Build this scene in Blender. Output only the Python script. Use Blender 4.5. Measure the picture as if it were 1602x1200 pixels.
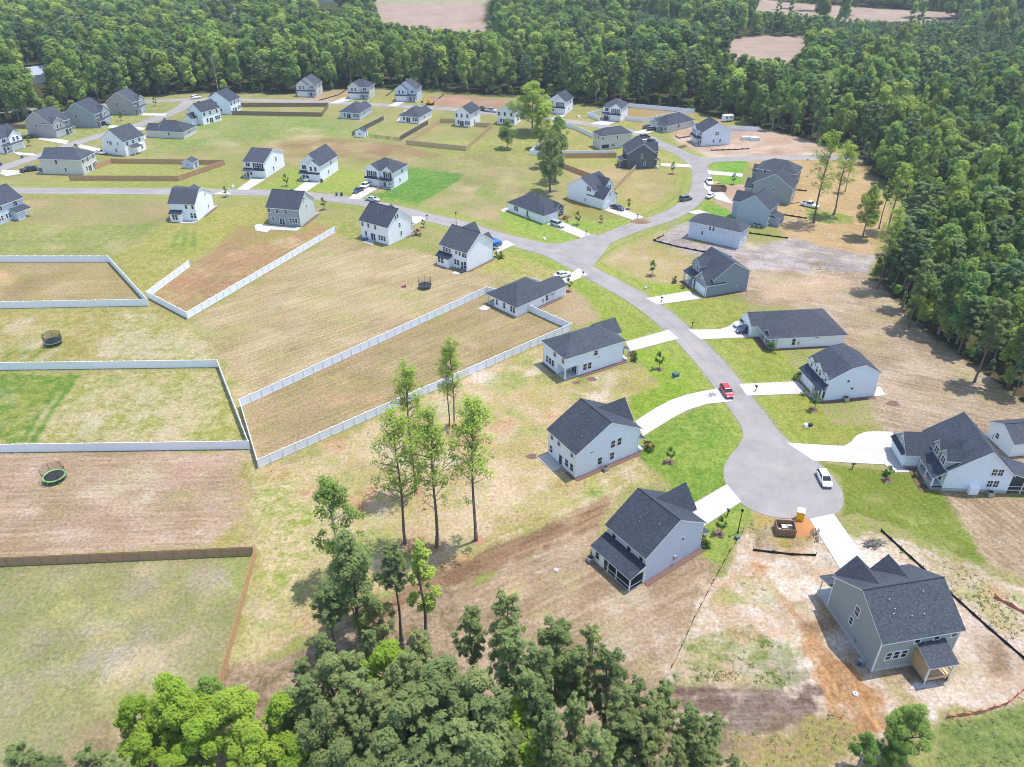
import bpy, math, random
import numpy as np
from math import sin, cos, pi, radians, atan2, hypot

for o in list(bpy.data.objects):
    bpy.data.objects.remove(o)
scene = bpy.context.scene
COL = scene.collection
RND = random.Random(7)

# ------------------------------------------------------------------ camera, sky, sun, exposure
CAM_H, PITCH, FPX = 85.0, radians(32.6), 1213.0      # drone height (m), downward tilt, focal length in photo pixels (1602 wide)
cam = bpy.data.cameras.new('camera'); cam.sensor_width = 36.0; cam.lens = FPX / 1602 * 36
cam.clip_start = 0.5; cam.clip_end = 9000
cam_ob = bpy.data.objects.new('camera', cam); COL.objects.link(cam_ob)
cam_ob.location = (0, 0, CAM_H); cam_ob.rotation_euler = (pi / 2 - PITCH, 0, 0)
scene.camera = cam_ob
SUN_EL, SUN_AZ = radians(71), radians(28)             # azimuth counted from +X towards +Y
world = bpy.data.worlds.new('World'); scene.world = world; world.use_nodes = True
wn = world.node_tree.nodes; wl = world.node_tree.links
sky = wn.new('ShaderNodeTexSky'); sky.sky_type = 'NISHITA'; sky.sun_disc = False
sky.sun_elevation = SUN_EL; sky.sun_rotation = pi / 2 - SUN_AZ
sky.air_density = 1.0; sky.dust_density = 1.0; sky.ozone_density = 1.0
wl.new(sky.outputs[0], wn['Background'].inputs[0]); wn['Background'].inputs[1].default_value = 0.15
sun = bpy.data.lights.new('sun', 'SUN'); sun.energy = 2.7; sun.angle = radians(0.55); sun.color = (1.0, 0.965, 0.91)
sun_ob = bpy.data.objects.new('sun', sun); COL.objects.link(sun_ob)
sun_ob.location = (200, 150, 400)
sun_ob.rotation_euler = (pi / 2 - SUN_EL, 0, SUN_AZ + pi / 2)
vs = scene.view_settings; scene.display_settings.display_device = 'sRGB'
vs.view_transform = 'Standard'; vs.look = 'None'; vs.gamma = 1.0; vs.use_curve_mapping = False
vs.exposure = 1.05
scene.render.engine = 'CYCLES'
cy = scene.cycles
cy.max_bounces = 6; cy.diffuse_bounces = 3; cy.glossy_bounces = 2; cy.transmission_bounces = 3; cy.transparent_max_bounces = 12
cy.volume_bounces = 0; cy.caustics_reflective = False; cy.caustics_refractive = False
cy.filter_width = 1.0; cy.use_denoising = True; cy.use_adaptive_sampling = True; cy.adaptive_threshold = 0.01

# ------------------------------------------------------------------ survey: photo pixel -> place on flat land
SP, CP = sin(PITCH), cos(PITCH)
def P(u, v, z=0.0):
    yc = (v - 600) / FPX
    Z = (CAM_H - z) / (SP + yc * CP)
    return ((u - 801) / FPX * Z, (Z - (CAM_H - z) * SP) / CP)
def depth(x, y, z=0.0):
    return y * CP + (CAM_H - z) * SP
def project(x, y, z=0.0):
    Z = y * CP + (CAM_H - z) * SP
    Y = (CAM_H - z) * CP - y * SP
    return 801 + FPX * x / Z, 600 + FPX * Y / Z

# ------------------------------------------------------------------ materials
KLIT = 2.0
def lin(c):
    c = c / 255.0
    return c / 12.92 if c <= 0.04045 else ((c + 0.055) / 1.055) ** 2.4
def alb(r, g, b, k=KLIT):
    return (min(.86, lin(r) / k * 1.03), min(.86, lin(g) / k * 0.98), min(.86, lin(b) / k * 0.955), 1)
MATS = {}
class NT:
    def __init__(s, name):
        s.m = bpy.data.materials.new(name); s.m.use_nodes = True
        s.t = s.m.node_tree; s.n = s.t.nodes; s.l = s.t.links
        s.b = s.n['Principled BSDF']; s.out = s.n['Material Output']
    def new(s, kind, **kw):
        n = s.n.new(kind)
        for k, v in kw.items(): setattr(n, k, v)
        return n
    def link(s, a, b): s.l.new(a, b)
    def math(s, op, a, b=None, c=None, clamp=False):
        n = s.n.new('ShaderNodeMath'); n.operation = op; n.use_clamp = clamp
        for i, x in enumerate((a, b, c)):
            if x is None: continue
            if isinstance(x, (int, float)): n.inputs[i].default_value = x
            else: s.l.new(x, n.inputs[i])
        return n.outputs[0]
    def mix(s, f, a, b, blend='MIX'):
        n = s.n.new('ShaderNodeMix'); n.data_type = 'RGBA'; n.blend_type = blend; n.clamp_factor = True
        for x, i in ((f, n.inputs[0]), (a, n.inputs[6]), (b, n.inputs[7])):
            if isinstance(x, (int, float)): i.default_value = x
            elif isinstance(x, tuple): i.default_value = x
            else: s.l.new(x, i)
        return n.outputs[2]
    def noise(s, vec, scale, detail=3, rough=0.55, out=0):
        n = s.n.new('ShaderNodeTexNoise'); n.inputs['Scale'].default_value = scale
        n.inputs['Detail'].default_value = detail; n.inputs['Roughness'].default_value = rough
        if vec is not None: s.l.new(vec, n.inputs['Vector'])
        return n.outputs[out]
    def pos(s): return s.n.new('ShaderNodeNewGeometry').outputs['Position']
    def bump(s, h, strength=0.3, dist=0.05):
        n = s.n.new('ShaderNodeBump'); n.inputs['Strength'].default_value = strength; n.inputs['Distance'].default_value = dist
        s.l.new(h, n.inputs['Height']); s.l.new(n.outputs[0], s.b.inputs['Normal'])

def plain(name, col, rough=0.7, metal=0.0, vary=0.12, scale=1.5, spec=0.3):
    if name in MATS: return MATS[name]
    t = NT(name); p = t.pos()
    n = t.noise(p, scale, 4, 0.6)
    f = t.math('MULTIPLY_ADD', n, 2 * vary, 1 - vary)
    c = t.mix(1.0, tuple(col[:3]) + (1,), (1, 1, 1, 1), 'MULTIPLY')
    h = t.new('ShaderNodeHueSaturation'); t.link(f, h.inputs['Value']); t.link(c, h.inputs['Color'])
    t.link(h.outputs[0], t.b.inputs['Base Color'])
    t.b.inputs['Roughness'].default_value = rough; t.b.inputs['Metallic'].default_value = metal
    t.b.inputs['Specular IOR Level'].default_value = spec
    MATS[name] = t.m; return t.m

def siding(name, col):
    """lap siding: fine horizontal courses as relief, slight weathering"""
    if name in MATS: return MATS[name]
    t = NT(name); p = t.pos()
    sx = t.new('ShaderNodeSeparateXYZ'); t.link(p, sx.inputs[0])
    lap = t.math('FRACT', t.math('MULTIPLY', sx.outputs[2], 1 / 0.2))
    n = t.noise(p, 0.5, 4, 0.6); n2 = t.noise(p, 3.0, 3, 0.6)
    f = t.math('ADD', t.math('MULTIPLY_ADD', n, 0.16, 0.90), t.math('MULTIPLY', n2, 0.05))
    h = t.new('ShaderNodeHueSaturation'); h.inputs['Color'].default_value = tuple(col[:3]) + (1,)
    t.link(f, h.inputs['Value']); t.link(h.outputs[0], t.b.inputs['Base Color'])
    t.b.inputs['Roughness'].default_value = 0.6; t.b.inputs['Specular IOR Level'].default_value = 0.25
    t.bump(lap, 0.5, 0.015); MATS[name] = t.m; return t.m

def shingles(name, col):
    if name in MATS: return MATS[name]
    t = NT(name)
    p = t.new('ShaderNodeTexCoord').outputs['Object']
    mp = t.new('ShaderNodeMapping'); mp.inputs['Scale'].default_value = (1.6, 1.6, 4.5); t.link(p, mp.inputs[0])
    n1 = t.noise(mp.outputs[0], 1.6, 2, 0.7)      # tabs: small blotches, flattened into courses
    n2 = t.noise(p, 0.35, 3, 0.5)
    sx = t.new('ShaderNodeSeparateXYZ'); t.link(p, sx.inputs[0])
    course = t.math('FRACT', t.math('MULTIPLY', sx.outputs[2], 1 / 0.11))
    v = t.math('ADD', t.math('MULTIPLY_ADD', n1, 2.3, -0.32), t.math('MULTIPLY', n2, 0.40))
    oi = t.new('ShaderNodeObjectInfo')
    v = t.math('MULTIPLY', v, t.math('MULTIPLY_ADD', oi.outputs['Random'], 0.25, 0.86))
    h = t.new('ShaderNodeHueSaturation'); h.inputs['Color'].default_value = tuple(col[:3]) + (1,)
    t.link(v, h.inputs['Value']); t.link(h.outputs[0], t.b.inputs['Base Color'])
    t.b.inputs['Roughness'].default_value = 0.85; t.b.inputs['Specular IOR Level'].default_value = 0.35
    t.bump(t.math('ADD', course, n1), 0.5, 0.02); MATS[name] = t.m; return t.m

def foliage(name, cols, trans=0.35, vary=(0.30, 0.86)):
    """cols: three base colours; each tree picks its own hue (object random) and each leaf clump its own step (attribute)"""
    if name in MATS: return MATS[name]
    t = NT(name)
    oi = t.new('ShaderNodeObjectInfo')
    at = t.new('ShaderNodeAttribute'); at.attribute_name = 'tint'
    r = t.new('ShaderNodeValToRGB'); r.color_ramp.interpolation = 'LINEAR'
    e = r.color_ramp.elements
    e[0].position = 0.0; e[0].color = tuple(cols[0]) + (1,)
    e[1].position = 1.0; e[1].color = tuple(cols[2]) + (1,)
    m = e.new(0.5); m.color = tuple(cols[1]) + (1,)
    f = t.math('ADD', t.math('MULTIPLY', oi.outputs['Random'], 0.74), t.math('MULTIPLY', at.outputs['Fac'], 0.26), clamp=True)
    t.link(f, r.inputs[0])
    b = t.math('MULTIPLY_ADD', t.math('FRACT', t.math('MULTIPLY', oi.outputs['Random'], 17.3)), vary[0], vary[1])
    h = t.new('ShaderNodeHueSaturation'); t.link(r.outputs[0], h.inputs['Color']); t.link(b, h.inputs['Value'])
    d = t.new('ShaderNodeBsdfDiffuse'); tr = t.new('ShaderNodeBsdfTranslucent'); mx = t.new('ShaderNodeMixShader')
    t.link(h.outputs[0], d.inputs[0])
    tc = t.mix(1.0, h.outputs[0], (1.25, 1.45, 0.6, 1), 'MULTIPLY'); t.link(tc, tr.inputs[0])
    mx.inputs[0].default_value = trans
    t.link(d.outputs[0], mx.inputs[1]); t.link(tr.outputs[0], mx.inputs[2])
    gap = t.new('ShaderNodeBsdfTransparent'); m2 = t.new('ShaderNodeMixShader'); m2.inputs[0].default_value = 0.14    # light slips between the leaves of a clump
    t.link(mx.outputs[0], m2.inputs[1]); t.link(gap.outputs[0], m2.inputs[2]); t.link(m2.outputs[0], t.out.inputs[0])
    MATS[name] = t.m; return t.m

def netting(name, col, alpha):
    if name in MATS: return MATS[name]
    t = NT(name); d = t.new('ShaderNodeBsdfDiffuse'); d.inputs[0].default_value = tuple(col) + (1,)
    tr = t.new('ShaderNodeBsdfTransparent'); mx = t.new('ShaderNodeMixShader'); mx.inputs[0].default_value = alpha
    t.link(tr.outputs[0], mx.inputs[1]); t.link(d.outputs[0], mx.inputs[2]); t.link(mx.outputs[0], t.out.inputs[0])
    MATS[name] = t.m; return t.m

def road_mat():
    t = NT('asphalt'); p = t.pos()
    n = t.noise(p, 0.22, 5, 0.62); n2 = t.noise(p, 3.5, 4, 0.7); n3 = t.noise(p, 0.05, 3, 0.5)
    mp = t.new('ShaderNodeMapping'); mp.inputs['Scale'].default_value = (1, 1, 1); t.link(p, mp.inputs[0])
    at = t.new('ShaderNodeAttribute'); at.attribute_name = 'across'
    track = t.noise(at.outputs['Vector'], 1.0, 3, 0.6)
    v = t.math('ADD', t.math('MULTIPLY_ADD', n, 0.62, 0.40), t.math('MULTIPLY_ADD', n2, 0.34, -0.07))
    v = t.math('ADD', v, t.math('MULTIPLY', n3, 0.22)); v = t.math('ADD', v, t.math('MULTIPLY_ADD', track, 0.42, -0.19))
    h = t.new('ShaderNodeHueSaturation'); h.inputs['Color'].default_value = alb(190, 188, 187); t.link(v, h.inputs['Value'])
    vr = t.new('ShaderNodeTexVoronoi'); vr.feature = 'DISTANCE_TO_EDGE'; vr.inputs['Scale'].default_value = 0.11
    wp = t.new('ShaderNodeVectorMath'); wp.operation = 'ADD'; t.link(p, wp.inputs[0])
    nz = t.noise(p, 0.25, 3, 0.6, 1); t.link(nz, wp.inputs[1]); t.link(wp.outputs[0], vr.inputs['Vector'])
    crack = t.math('LESS_THAN', vr.outputs['Distance'], 0.006)
    c = t.mix(t.math('MULTIPLY', crack, 0.10), h.outputs[0], (0.10, 0.10, 0.11, 1))
    n5 = t.noise(p, 0.09, 5, 0.65); c = t.mix(t.math('MULTIPLY', t.math('MULTIPLY', t.math('SUBTRACT', n5, 0.52), 5.0, clamp=True), 0.45), c, alb(222, 208, 184))
    t.link(c, t.b.inputs['Base Color']); t.b.inputs['Roughness'].default_value = 0.85; t.b.inputs['Specular IOR Level'].default_value = 0.2
    MATS['asphalt'] = t.m; return t.m

M_WHITE = siding('white_siding', (0.82, 0.84, 0.87))
M_SHADEW = siding('shade_tinted_white_siding', (0.72, 0.78, 0.86))  # white siding with the blue cast of shaded walls put into its colour
M_LGREY = siding('light_grey_siding', (0.52, 0.58, 0.68))
M_BEIGE = siding('beige_siding', (0.58, 0.57, 0.53))
M_TAN = siding('greige_siding', (0.36, 0.35, 0.34))
M_GREEN = siding('grey_green_siding', (0.30, 0.34, 0.34))
M_SLATE = siding('slate_siding', (0.24, 0.29, 0.33))
M_DARK = siding('charcoal_siding', (0.11, 0.12, 0.135))
M_BLACK = siding('black_siding', (0.03, 0.033, 0.04))
M_TRIM = plain('white_trim', (0.78, 0.80, 0.82), 0.5, vary=0.05)
M_ROOF = shingles('charcoal_shingles', (0.036, 0.043, 0.060))
M_ROOF2 = shingles('weathered_shingles', (0.046, 0.053, 0.069))
M_METALROOF = plain('dark_metal_roof', (0.02, 0.03, 0.05), 0.45, vary=0.1)
def glass_mat():
    t = NT('window_glass'); t.b.inputs['Base Color'].default_value = (0.015, 0.02, 0.028, 1)
    t.b.inputs['Roughness'].default_value = 0.08; t.b.inputs['Specular IOR Level'].default_value = 0.6
    return t.m
M_GLASS = glass_mat()
M_CONC = plain('concrete', alb(234, 233, 229), 0.85, vary=0.17, scale=0.5)
M_CONC2 = plain('grey_concrete', (0.42, 0.42, 0.41), 0.85, vary=0.15, scale=0.9)
M_MULCH = plain('mulch', (0.15, 0.085, 0.068), 0.95, vary=0.35, scale=6)
M_VINYL = plain('white_vinyl', (0.84, 0.86, 0.90), 0.45, vary=0.05, scale=0.6)
M_CEDAR = plain('cedar_boards', (0.50, 0.31, 0.17), 0.85, vary=0.28, scale=1.7)
M_NEWWOOD = plain('new_pine_boards', (0.54, 0.385, 0.225), 0.8, vary=0.15, scale=1.7)
M_BROWNWOOD = plain('brown_boards', (0.24, 0.165, 0.115), 0.85, vary=0.25, scale=1.7)
M_GREYWOOD = plain('weathered_boards', (0.16, 0.145, 0.125), 0.85, vary=0.25, scale=1.7)
M_BLKFAB = plain('black_silt_fabric', (0.018, 0.018, 0.022), 0.9, vary=0.3, scale=3)
M_ORANGE = plain('orange_mesh', (0.50, 0.17, 0.12), 0.8, vary=0.3, scale=3)
M_BARK = plain('bark', (0.15, 0.115, 0.09), 0.95, vary=0.4, scale=3)
M_PALEBARK = plain('pale_bark', (0.25, 0.22, 0.19), 0.95, vary=0.4, scale=3)
M_TYRE = plain('rubber', (0.02, 0.02, 0.02), 0.9)
M_RIM = plain('alloy_rim', (0.45, 0.45, 0.47), 0.35, 0.8)
M_LAMPW = plain('headlight_lens', (0.75, 0.77, 0.8), 0.15)
M_LAMPR = plain('taillight_lens', (0.45, 0.02, 0.02), 0.25)
M_METAL = plain('galvanised_steel', (0.42, 0.43, 0.45), 0.45, 0.6)
M_BLACK2 = plain('black_plastic', (0.02, 0.02, 0.022), 0.55)
M_ASPH = road_mat()
def paint(name, col, metal=0.0):
    if name in MATS: return MATS[name]
    t = NT(name); t.b.inputs['Base Color'].default_value = tuple(col) + (1,); t.b.inputs['Roughness'].default_value = 0.3
    t.b.inputs['Metallic'].default_value = metal; t.b.inputs['Coat Weight'].default_value = 0.6; t.b.inputs['Coat Roughness'].default_value = 0.08
    MATS[name] = t.m; return t.m

# ------------------------------------------------------------------ mesh and object helpers
class MB:
    def __init__(s): s.v = []; s.f = []; s.m = []
    def poly(s, pts, mat=0):
        n = len(s.v); s.v.extend([tuple(p) for p in pts]); s.f.append(tuple(range(n, n + len(pts)))); s.m.append(mat)
    def hexa(s, b, t, mat=0, top=None, bot=True):
        n = len(s.v); s.v.extend([tuple(p) for p in b]); s.v.extend([tuple(p) for p in t])
        k = len(b)
        for i in range(k):
            j = (i + 1) % k; s.f.append((n + i, n + j, n + k + j, n + k + i)); s.m.append(mat)
        s.f.append(tuple(n + k + i for i in range(k))); s.m.append(mat if top is None else top)
        if bot: s.f.append(tuple(n + k - 1 - i for i in range(k))); s.m.append(mat)
    def box(s, x0, x1, y0, y1, z0, z1, mat=0):
        s.hexa([(x0, y0, z0), (x1, y0, z0), (x1, y1, z0), (x0, y1, z0)], [(x0, y0, z1), (x1, y0, z1), (x1, y1, z1), (x0, y1, z1)], mat)
    def tube(s, p0, p1, r0, r1, n=6, mat=0, cap=True):
        a = np.array(p0, float); b = np.array(p1, float); d = b - a; L = np.linalg.norm(d)
        if L < 1e-6: return
        d /= L; h = np.array((1, 0, 0)) if abs(d[2]) > 0.9 else np.array((0, 0, 1.0))
        e1 = np.cross(d, h); e1 /= np.linalg.norm(e1); e2 = np.cross(d, e1)
        A = [a + (e1 * cos(2 * pi * i / n) + e2 * sin(2 * pi * i / n)) * r0 for i in range(n)]
        B = [b + (e1 * cos(2 * pi * i / n) + e2 * sin(2 * pi * i / n)) * r1 for i in range(n)]
        s.hexa(A, B, mat, bot=cap)
    def mesh(s, name, mats, smooth=False):
        me = bpy.data.meshes.new(name); me.from_pydata(s.v, [], s.f)
        for m in mats: me.materials.append(m)
        if len(mats) > 1: me.polygons.foreach_set('material_index', s.m)
        if smooth: me.polygons.foreach_set('use_smooth', [True] * len(s.f))
        me.update(); return me
    def build(s, name, mats, parent=None, smooth=False):
        if not s.f: return None
        return link(bpy.data.objects.new(name, s.mesh(name, mats if isinstance(mats, (list, tuple)) else [mats], smooth)), parent)
def link(o, parent=None):
    COL.objects.link(o)
    if parent is not None: o.parent = parent
    return o
def inst(name, me, parent=None, loc=(0, 0, 0), rz=0.0, scale=(1, 1, 1), rot=None):
    o = bpy.data.objects.new(name, me); o.location = loc; o.rotation_euler = rot if rot else (0, 0, rz); o.scale = scale
    return link(o, parent)
def tag(o, label, cat, group=None):
    o['label'] = label; o['category'] = cat
    if group: o['group'] = group
    return o
def thing(name, label, cat, loc=(0, 0, 0), rz=0.0, group=None, scale=1.0):
    o = bpy.data.objects.new(name, None); o.location = loc; o.rotation_euler = (0, 0, rz); o.scale = (scale,) * 3
    o.empty_display_size = 0.5
    return tag(link(o), label, cat, group)
def copy_thing(o, label=None):
    c = o.copy(); COL.objects.link(c)
    for ch in o.children:
        d = ch.copy(); COL.objects.link(d); d.parent = c
        for g in ch.children:
            e = g.copy(); COL.objects.link(e); e.parent = d
    if label: c['label'] = label
    return c
def struct(name, mb, mat):
    o = mb.build(name, mat); o['kind'] = 'structure'; return o
# ------------------------------------------------------------------ ground: one sheet, ground cover mapped by lot
def vnoise(x, y, scale, seed):
    """smooth value noise for ragged lot edges"""
    X = x * scale; Y = y * scale
    xi = np.floor(X).astype(np.int64); yi = np.floor(Y).astype(np.int64); fx = X - xi; fy = Y - yi
    fx = fx * fx * (3 - 2 * fx); fy = fy * fy * (3 - 2 * fy)
    def h(a, b):
        n = (a * 374761393 + b * 668265263 + seed * 974711) & 0x7fffffff
        n = ((n ^ (n >> 13)) * 1274126177) & 0x7fffffff
        return ((n ^ (n >> 16)) & 0xffff) / 65535.0
    return (h(xi, yi) * (1 - fx) + h(xi + 1, yi) * fx) * (1 - fy) + (h(xi, yi + 1) * (1 - fx) + h(xi + 1, yi + 1) * fx) * fy
def fbm(x, y, scale, seed):
    return (vnoise(x, y, scale, seed) * 0.55 + vnoise(x, y, scale * 2.1, seed + 1) * 0.28 + vnoise(x, y, scale * 4.3, seed + 2) * 0.17)
def sdf(px, py, poly):
    """signed distance (negative inside) of points to a polygon"""
    n = len(poly); d = np.full(px.shape, 1e18); ins = np.zeros(px.shape, bool)
    for i in range(n):
        ax, ay = poly[i]; bx, by = poly[(i + 1) % n]
        ex, ey = bx - ax, by - ay; L = ex * ex + ey * ey + 1e-12
        t = np.clip(((px - ax) * ex + (py - ay) * ey) / L, 0, 1)
        d = np.minimum(d, (px - ax - ex * t) ** 2 + (py - ay - ey * t) ** 2)
        c = (ay > py) != (by > py)
        if ey != 0: ins ^= c & (px < ax + (py - ay) * ex / ey)
    d = np.sqrt(d); return np.where(ins, -d, d)
def PP(s):
    return [tuple(float(a) for a in q.split(',')) for q in s.split()]
def G(s): return [P(*q) for q in PP(s)]

# road centre lines (photo pixels)
ROAD_MAIN = PP('-160,296 20,298 150,299 280,300 400,301.5 460,304 520,310 580,319 650,335.5 720,352 800,377 860,394 905,416 925,427.5 957,444 995,465.5 1030,490 1061,516 1085,539 1105,560 1124,583 1142,607 1159,630 1178,655 1202,692 1220,735')
ROAD_LOOP = PP('905,398 930,382 960,368 1000,353 1030,343.5 1060,331 1082,315 1093,303 1097,285 1096,266 1084,252 1068,241 1025,222 990,207 925,195 860,186 785,178 700,170.5 600,164.5 500,160.5 400,157 320,155.5 250,158 170,163 60,171 -40,178')
ROAD_SIDE = PP('1086,254 1110,251 1140,249 1200,247.5 1260,247 1345,248')
ROAD_LEFT = PP('-120,291 -40,272 0,264 60,244 125,222 165,210 207,199 262,179 285,168 296,157')
def resample(px, step=3.0):
    q = [np.array(P(*a)) for a in px]; out = []
    ext = [2 * q[0] - q[1]] + q + [2 * q[-1] - q[-2]]
    for i in range(1, len(ext) - 2):
        p0, p1, p2, p3 = ext[i - 1:i + 3]
        n = max(2, int(np.linalg.norm(p2 - p1) / step))
        for k in range(n):
            t = k / n
            out.append(0.5 * (2 * p1 + (p2 - p0) * t + (2 * p0 - 5 * p1 + 4 * p2 - p3) * t * t + (3 * p1 - p0 - 3 * p2 + p3) * t ** 3))
    out.append(q[-1]); return out
ROADS = [resample(r) for r in (ROAD_MAIN, ROAD_LOOP, ROAD_SIDE, ROAD_LEFT)]

# lots: outline in photo pixels | two sRGB tones the ground cover wanders between | edge softness m | raggedness m | streak direction (two pixels) and strength
Z = []
def zone(s, A, B, fe=0.5, rag=0.6, streak=None, amt=0.0):
    Z.append((G(s), A, B, fe, rag, streak, amt))
# far fields and forest floor
FOREST_EDGE = [
 '-400,185 0,196 60,190 150,168 235,151 300,147 400,146 460,147 545,141 610,140 700,146 780,152 850,150 900,163 950,170 1010,166 1090,178 1140,192 1200,205 1262,222 1330,238 1700,235 1700,-2 -400,-2',
 '1335,238 1345,262 1385,288 1420,318 1428,350 1395,385 1362,425 1368,448 1400,480 1440,520 1480,545 1530,580 1575,618 1620,655 1700,700 2000,860 2300,700 2100,235']
zone(FOREST_EDGE[0], (96, 96, 62), (74, 86, 52), 3, 5)
zone(FOREST_EDGE[1], (110, 100, 74), (80, 88, 56), 1.5, 4)
FIELDS = ['585,-8 772,-8 757,6 760,20 752,31 785,40 740,39 700,38 640,31 595,23', '1125,64 1195,58 1264,60 1236,84 1190,80 1135,73',
          '1170,-4 1235,4 1300,8 1380,14 1440,17 1500,20 1495,25 1440,24 1395,27 1300,17 1240,12 1185,7', '322,15 345,7 380,6 376,13 332,19', '495,-8 532,-8 530,3 498,3']
FIELD_GROUND = [FIELDS[0].replace('785,40 740,39 700,38 640,31 595,23', '800,80 700,72 590,55'), '1120,62 1195,56 1270,58 1262,104 1190,108 1128,98', FIELDS[2].replace('1495,25 1440,24 1395,27 1300,17 1240,12 1185,7', '1500,40 1395,44 1300,34 1185,22'), FIELDS[3].replace('376,13 332,19', '380,28 328,34'), FIELDS[4]]
for i, f in enumerate(FIELD_GROUND):
    zone(f, (205, 184, 168), (186, 168, 150), 2, 2, ((600, 20), (750, 24)), 0.5)
zone('590,-8 772,-8 765,5 700,3 640,6 592,4', (186, 186, 150), (170, 172, 138), 4, 3)
# general lawns and meadows of the settlement
zone('-60,305 60,300 280,302 330,345 240,440 180,402 -60,404', (184, 170, 124), (160, 162, 108), 1.5, 3, ((0, 360), (250, 350)), 0.3)
zone('-60,355 245,352 215,380 180,402 -60,404', (152, 164, 98), (168, 170, 110), 1.5, 4, ((60, 400), (150, 350)), 0.4)
zone('180,402 250,352 420,310 480,345 420,360 340,385 296,415 235,463 228,470', (166, 172, 92), (186, 178, 112), 1.5, 3, ((235, 465), (400, 330)), 0.4)
zone('-60,300 0,297 420,299 440,292 340,258 180,246 60,290 -60,300', (164, 176, 96), (176, 174, 112), 1.2, 3)
zone('240,215 310,176 520,182 640,228 560,214 430,218 300,232 240,240', (142, 168, 90), (168, 174, 112), 3, 5, ((260, 215), (560, 205)), 0.5)
zone('20,215 110,225 200,205 300,165 240,160 100,175 20,195', (150, 166, 88), (178, 176, 120), 2, 4)
zone('520,215 640,226 720,240 800,238 830,260 820,330 780,345 730,345 700,300 640,262 560,240', (192, 178, 136), (162, 166, 108), 2, 6, ((520, 240), (820, 300)), 0.4)
zone('400,232 470,214 560,218 700,236 690,246 560,246 470,246 410,248', (178, 152, 118), (160, 138, 100), 1.5, 3, ((420, 235), (690, 242)), 0.7)
zone('640,228 840,205 860,245 800,262 700,245', (162, 172, 96), (180, 178, 118), 2, 5)
zone('600,302 640,262 722,272 718,282 650,322 560,312 540,304', (108, 156, 72), (130, 168, 84), 0.7, 1.2, ((640, 310), (715, 280)), 0.5)
zone('745,300 760,288 782,288 768,308', (112, 152, 74), (140, 166, 92), 1.2, 1.5, ((748, 300), (778, 296)), 0.9)
zone('455,262 535,262 600,280 560,300 430,302 400,296', (158, 182, 88), (172, 182, 100), 1.5, 3)
zone('440,160 480,150 800,160 900,175 880,185 620,162', (160, 172, 92), (182, 178, 118), 2, 4)
zone('670,152 720,150 800,156 812,170 790,176 700,168 670,163', (198, 168, 142), (180, 152, 126), 1.5, 3)
zone('470,150 505,140 545,140 560,152 500,160 455,158', (200, 176, 148), (176, 168, 116), 1.5, 3)
zone('830,180 930,175 1090,176 1150,195 1060,215 980,200 880,190', (166, 172, 92), (190, 176, 126), 1.5, 3)
zone('975,170 1080,170 1078,180 1005,188 980,184', (192, 168, 124), (178, 160, 112), 1, 2)
zone('860,190 940,205 1000,215 1060,240 1085,262 1085,298 1060,325 1005,345 965,325 940,300 960,285 880,262 850,240', (190, 182, 118), (168, 174, 100), 1.2, 3, ((1060, 320), (1085, 280)), 0.5)
zone('870,262 985,262 975,292 940,296 900,280', (200, 182, 140), (186, 172, 126), 1.2, 2)
zone('985,272 1060,262 1030,310 990,322 965,300', (198, 184, 140), (182, 176, 112), 1.5, 4)
zone('780,330 890,345 1000,340 965,362 905,378 860,380 790,360', (150, 182, 84), (168, 184, 98), 1.2, 2, ((800, 368), (900, 380)), 0.5)
zone('885,312 965,326 940,345 900,335', (180, 164, 104), (162, 160, 92), 1.2, 3)
# north-east lots under construction
zone('1060,196 1130,186 1262,218 1345,250 1262,246 1110,249 1070,232 1050,218', (226, 208, 188), (200, 172, 148), 1.2, 3, ((1090, 240), (1260, 238)), 0.5)
zone('1110,196 1150,186 1175,192 1150,204 1080,200', (164, 172, 92), (182, 172, 110), 1.2, 2)
zone('1100,253 1170,250 1165,272 1108,268', (124, 178, 70), (146, 184, 84), 0.7, 1)
zone('1110,272 1162,276 1160,290 1115,286', (124, 178, 70), (146, 184, 84), 0.7, 1)
zone('1104,292 1168,288 1175,322 1150,332 1118,318 1105,310', (222, 200, 178), (196, 168, 144), 0.7, 1.5)
zone('1060,335 1105,312 1140,330 1145,345 1085,342', (128, 178, 74), (146, 184, 84), 0.7, 1)
zone('1172,248 1345,250 1350,275 1400,335 1420,350 1380,385 1340,410 1230,374 1215,345', (216, 190, 146), (198, 172, 126), 1.0, 3, ((1220, 340), (1400, 372)), 0.75)
zone('1040,345 1085,350 1085,378 1172,388 1235,372 1290,385 1372,402 1352,436 1250,428 1180,428 1100,405 1020,378', (210, 203, 200), (166, 156, 152), 1.0, 2.5, ((1180, 395), (1360, 420)), 0.5)
zone('895,398 960,364 1030,345 1050,358 1025,378 1105,405 1075,425 1060,445 1020,440 950,424', (206, 186, 148), (178, 174, 108), 1.0, 3)
zone('897,398 960,368 1030,348 1035,362 980,372 930,392 905,406', (158, 172, 92), (182, 178, 118), 1.0, 2)
zone('1262,326 1340,340 1330,352 1262,345', (128, 168, 74), (178, 172, 108), 1.0, 2)
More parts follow.
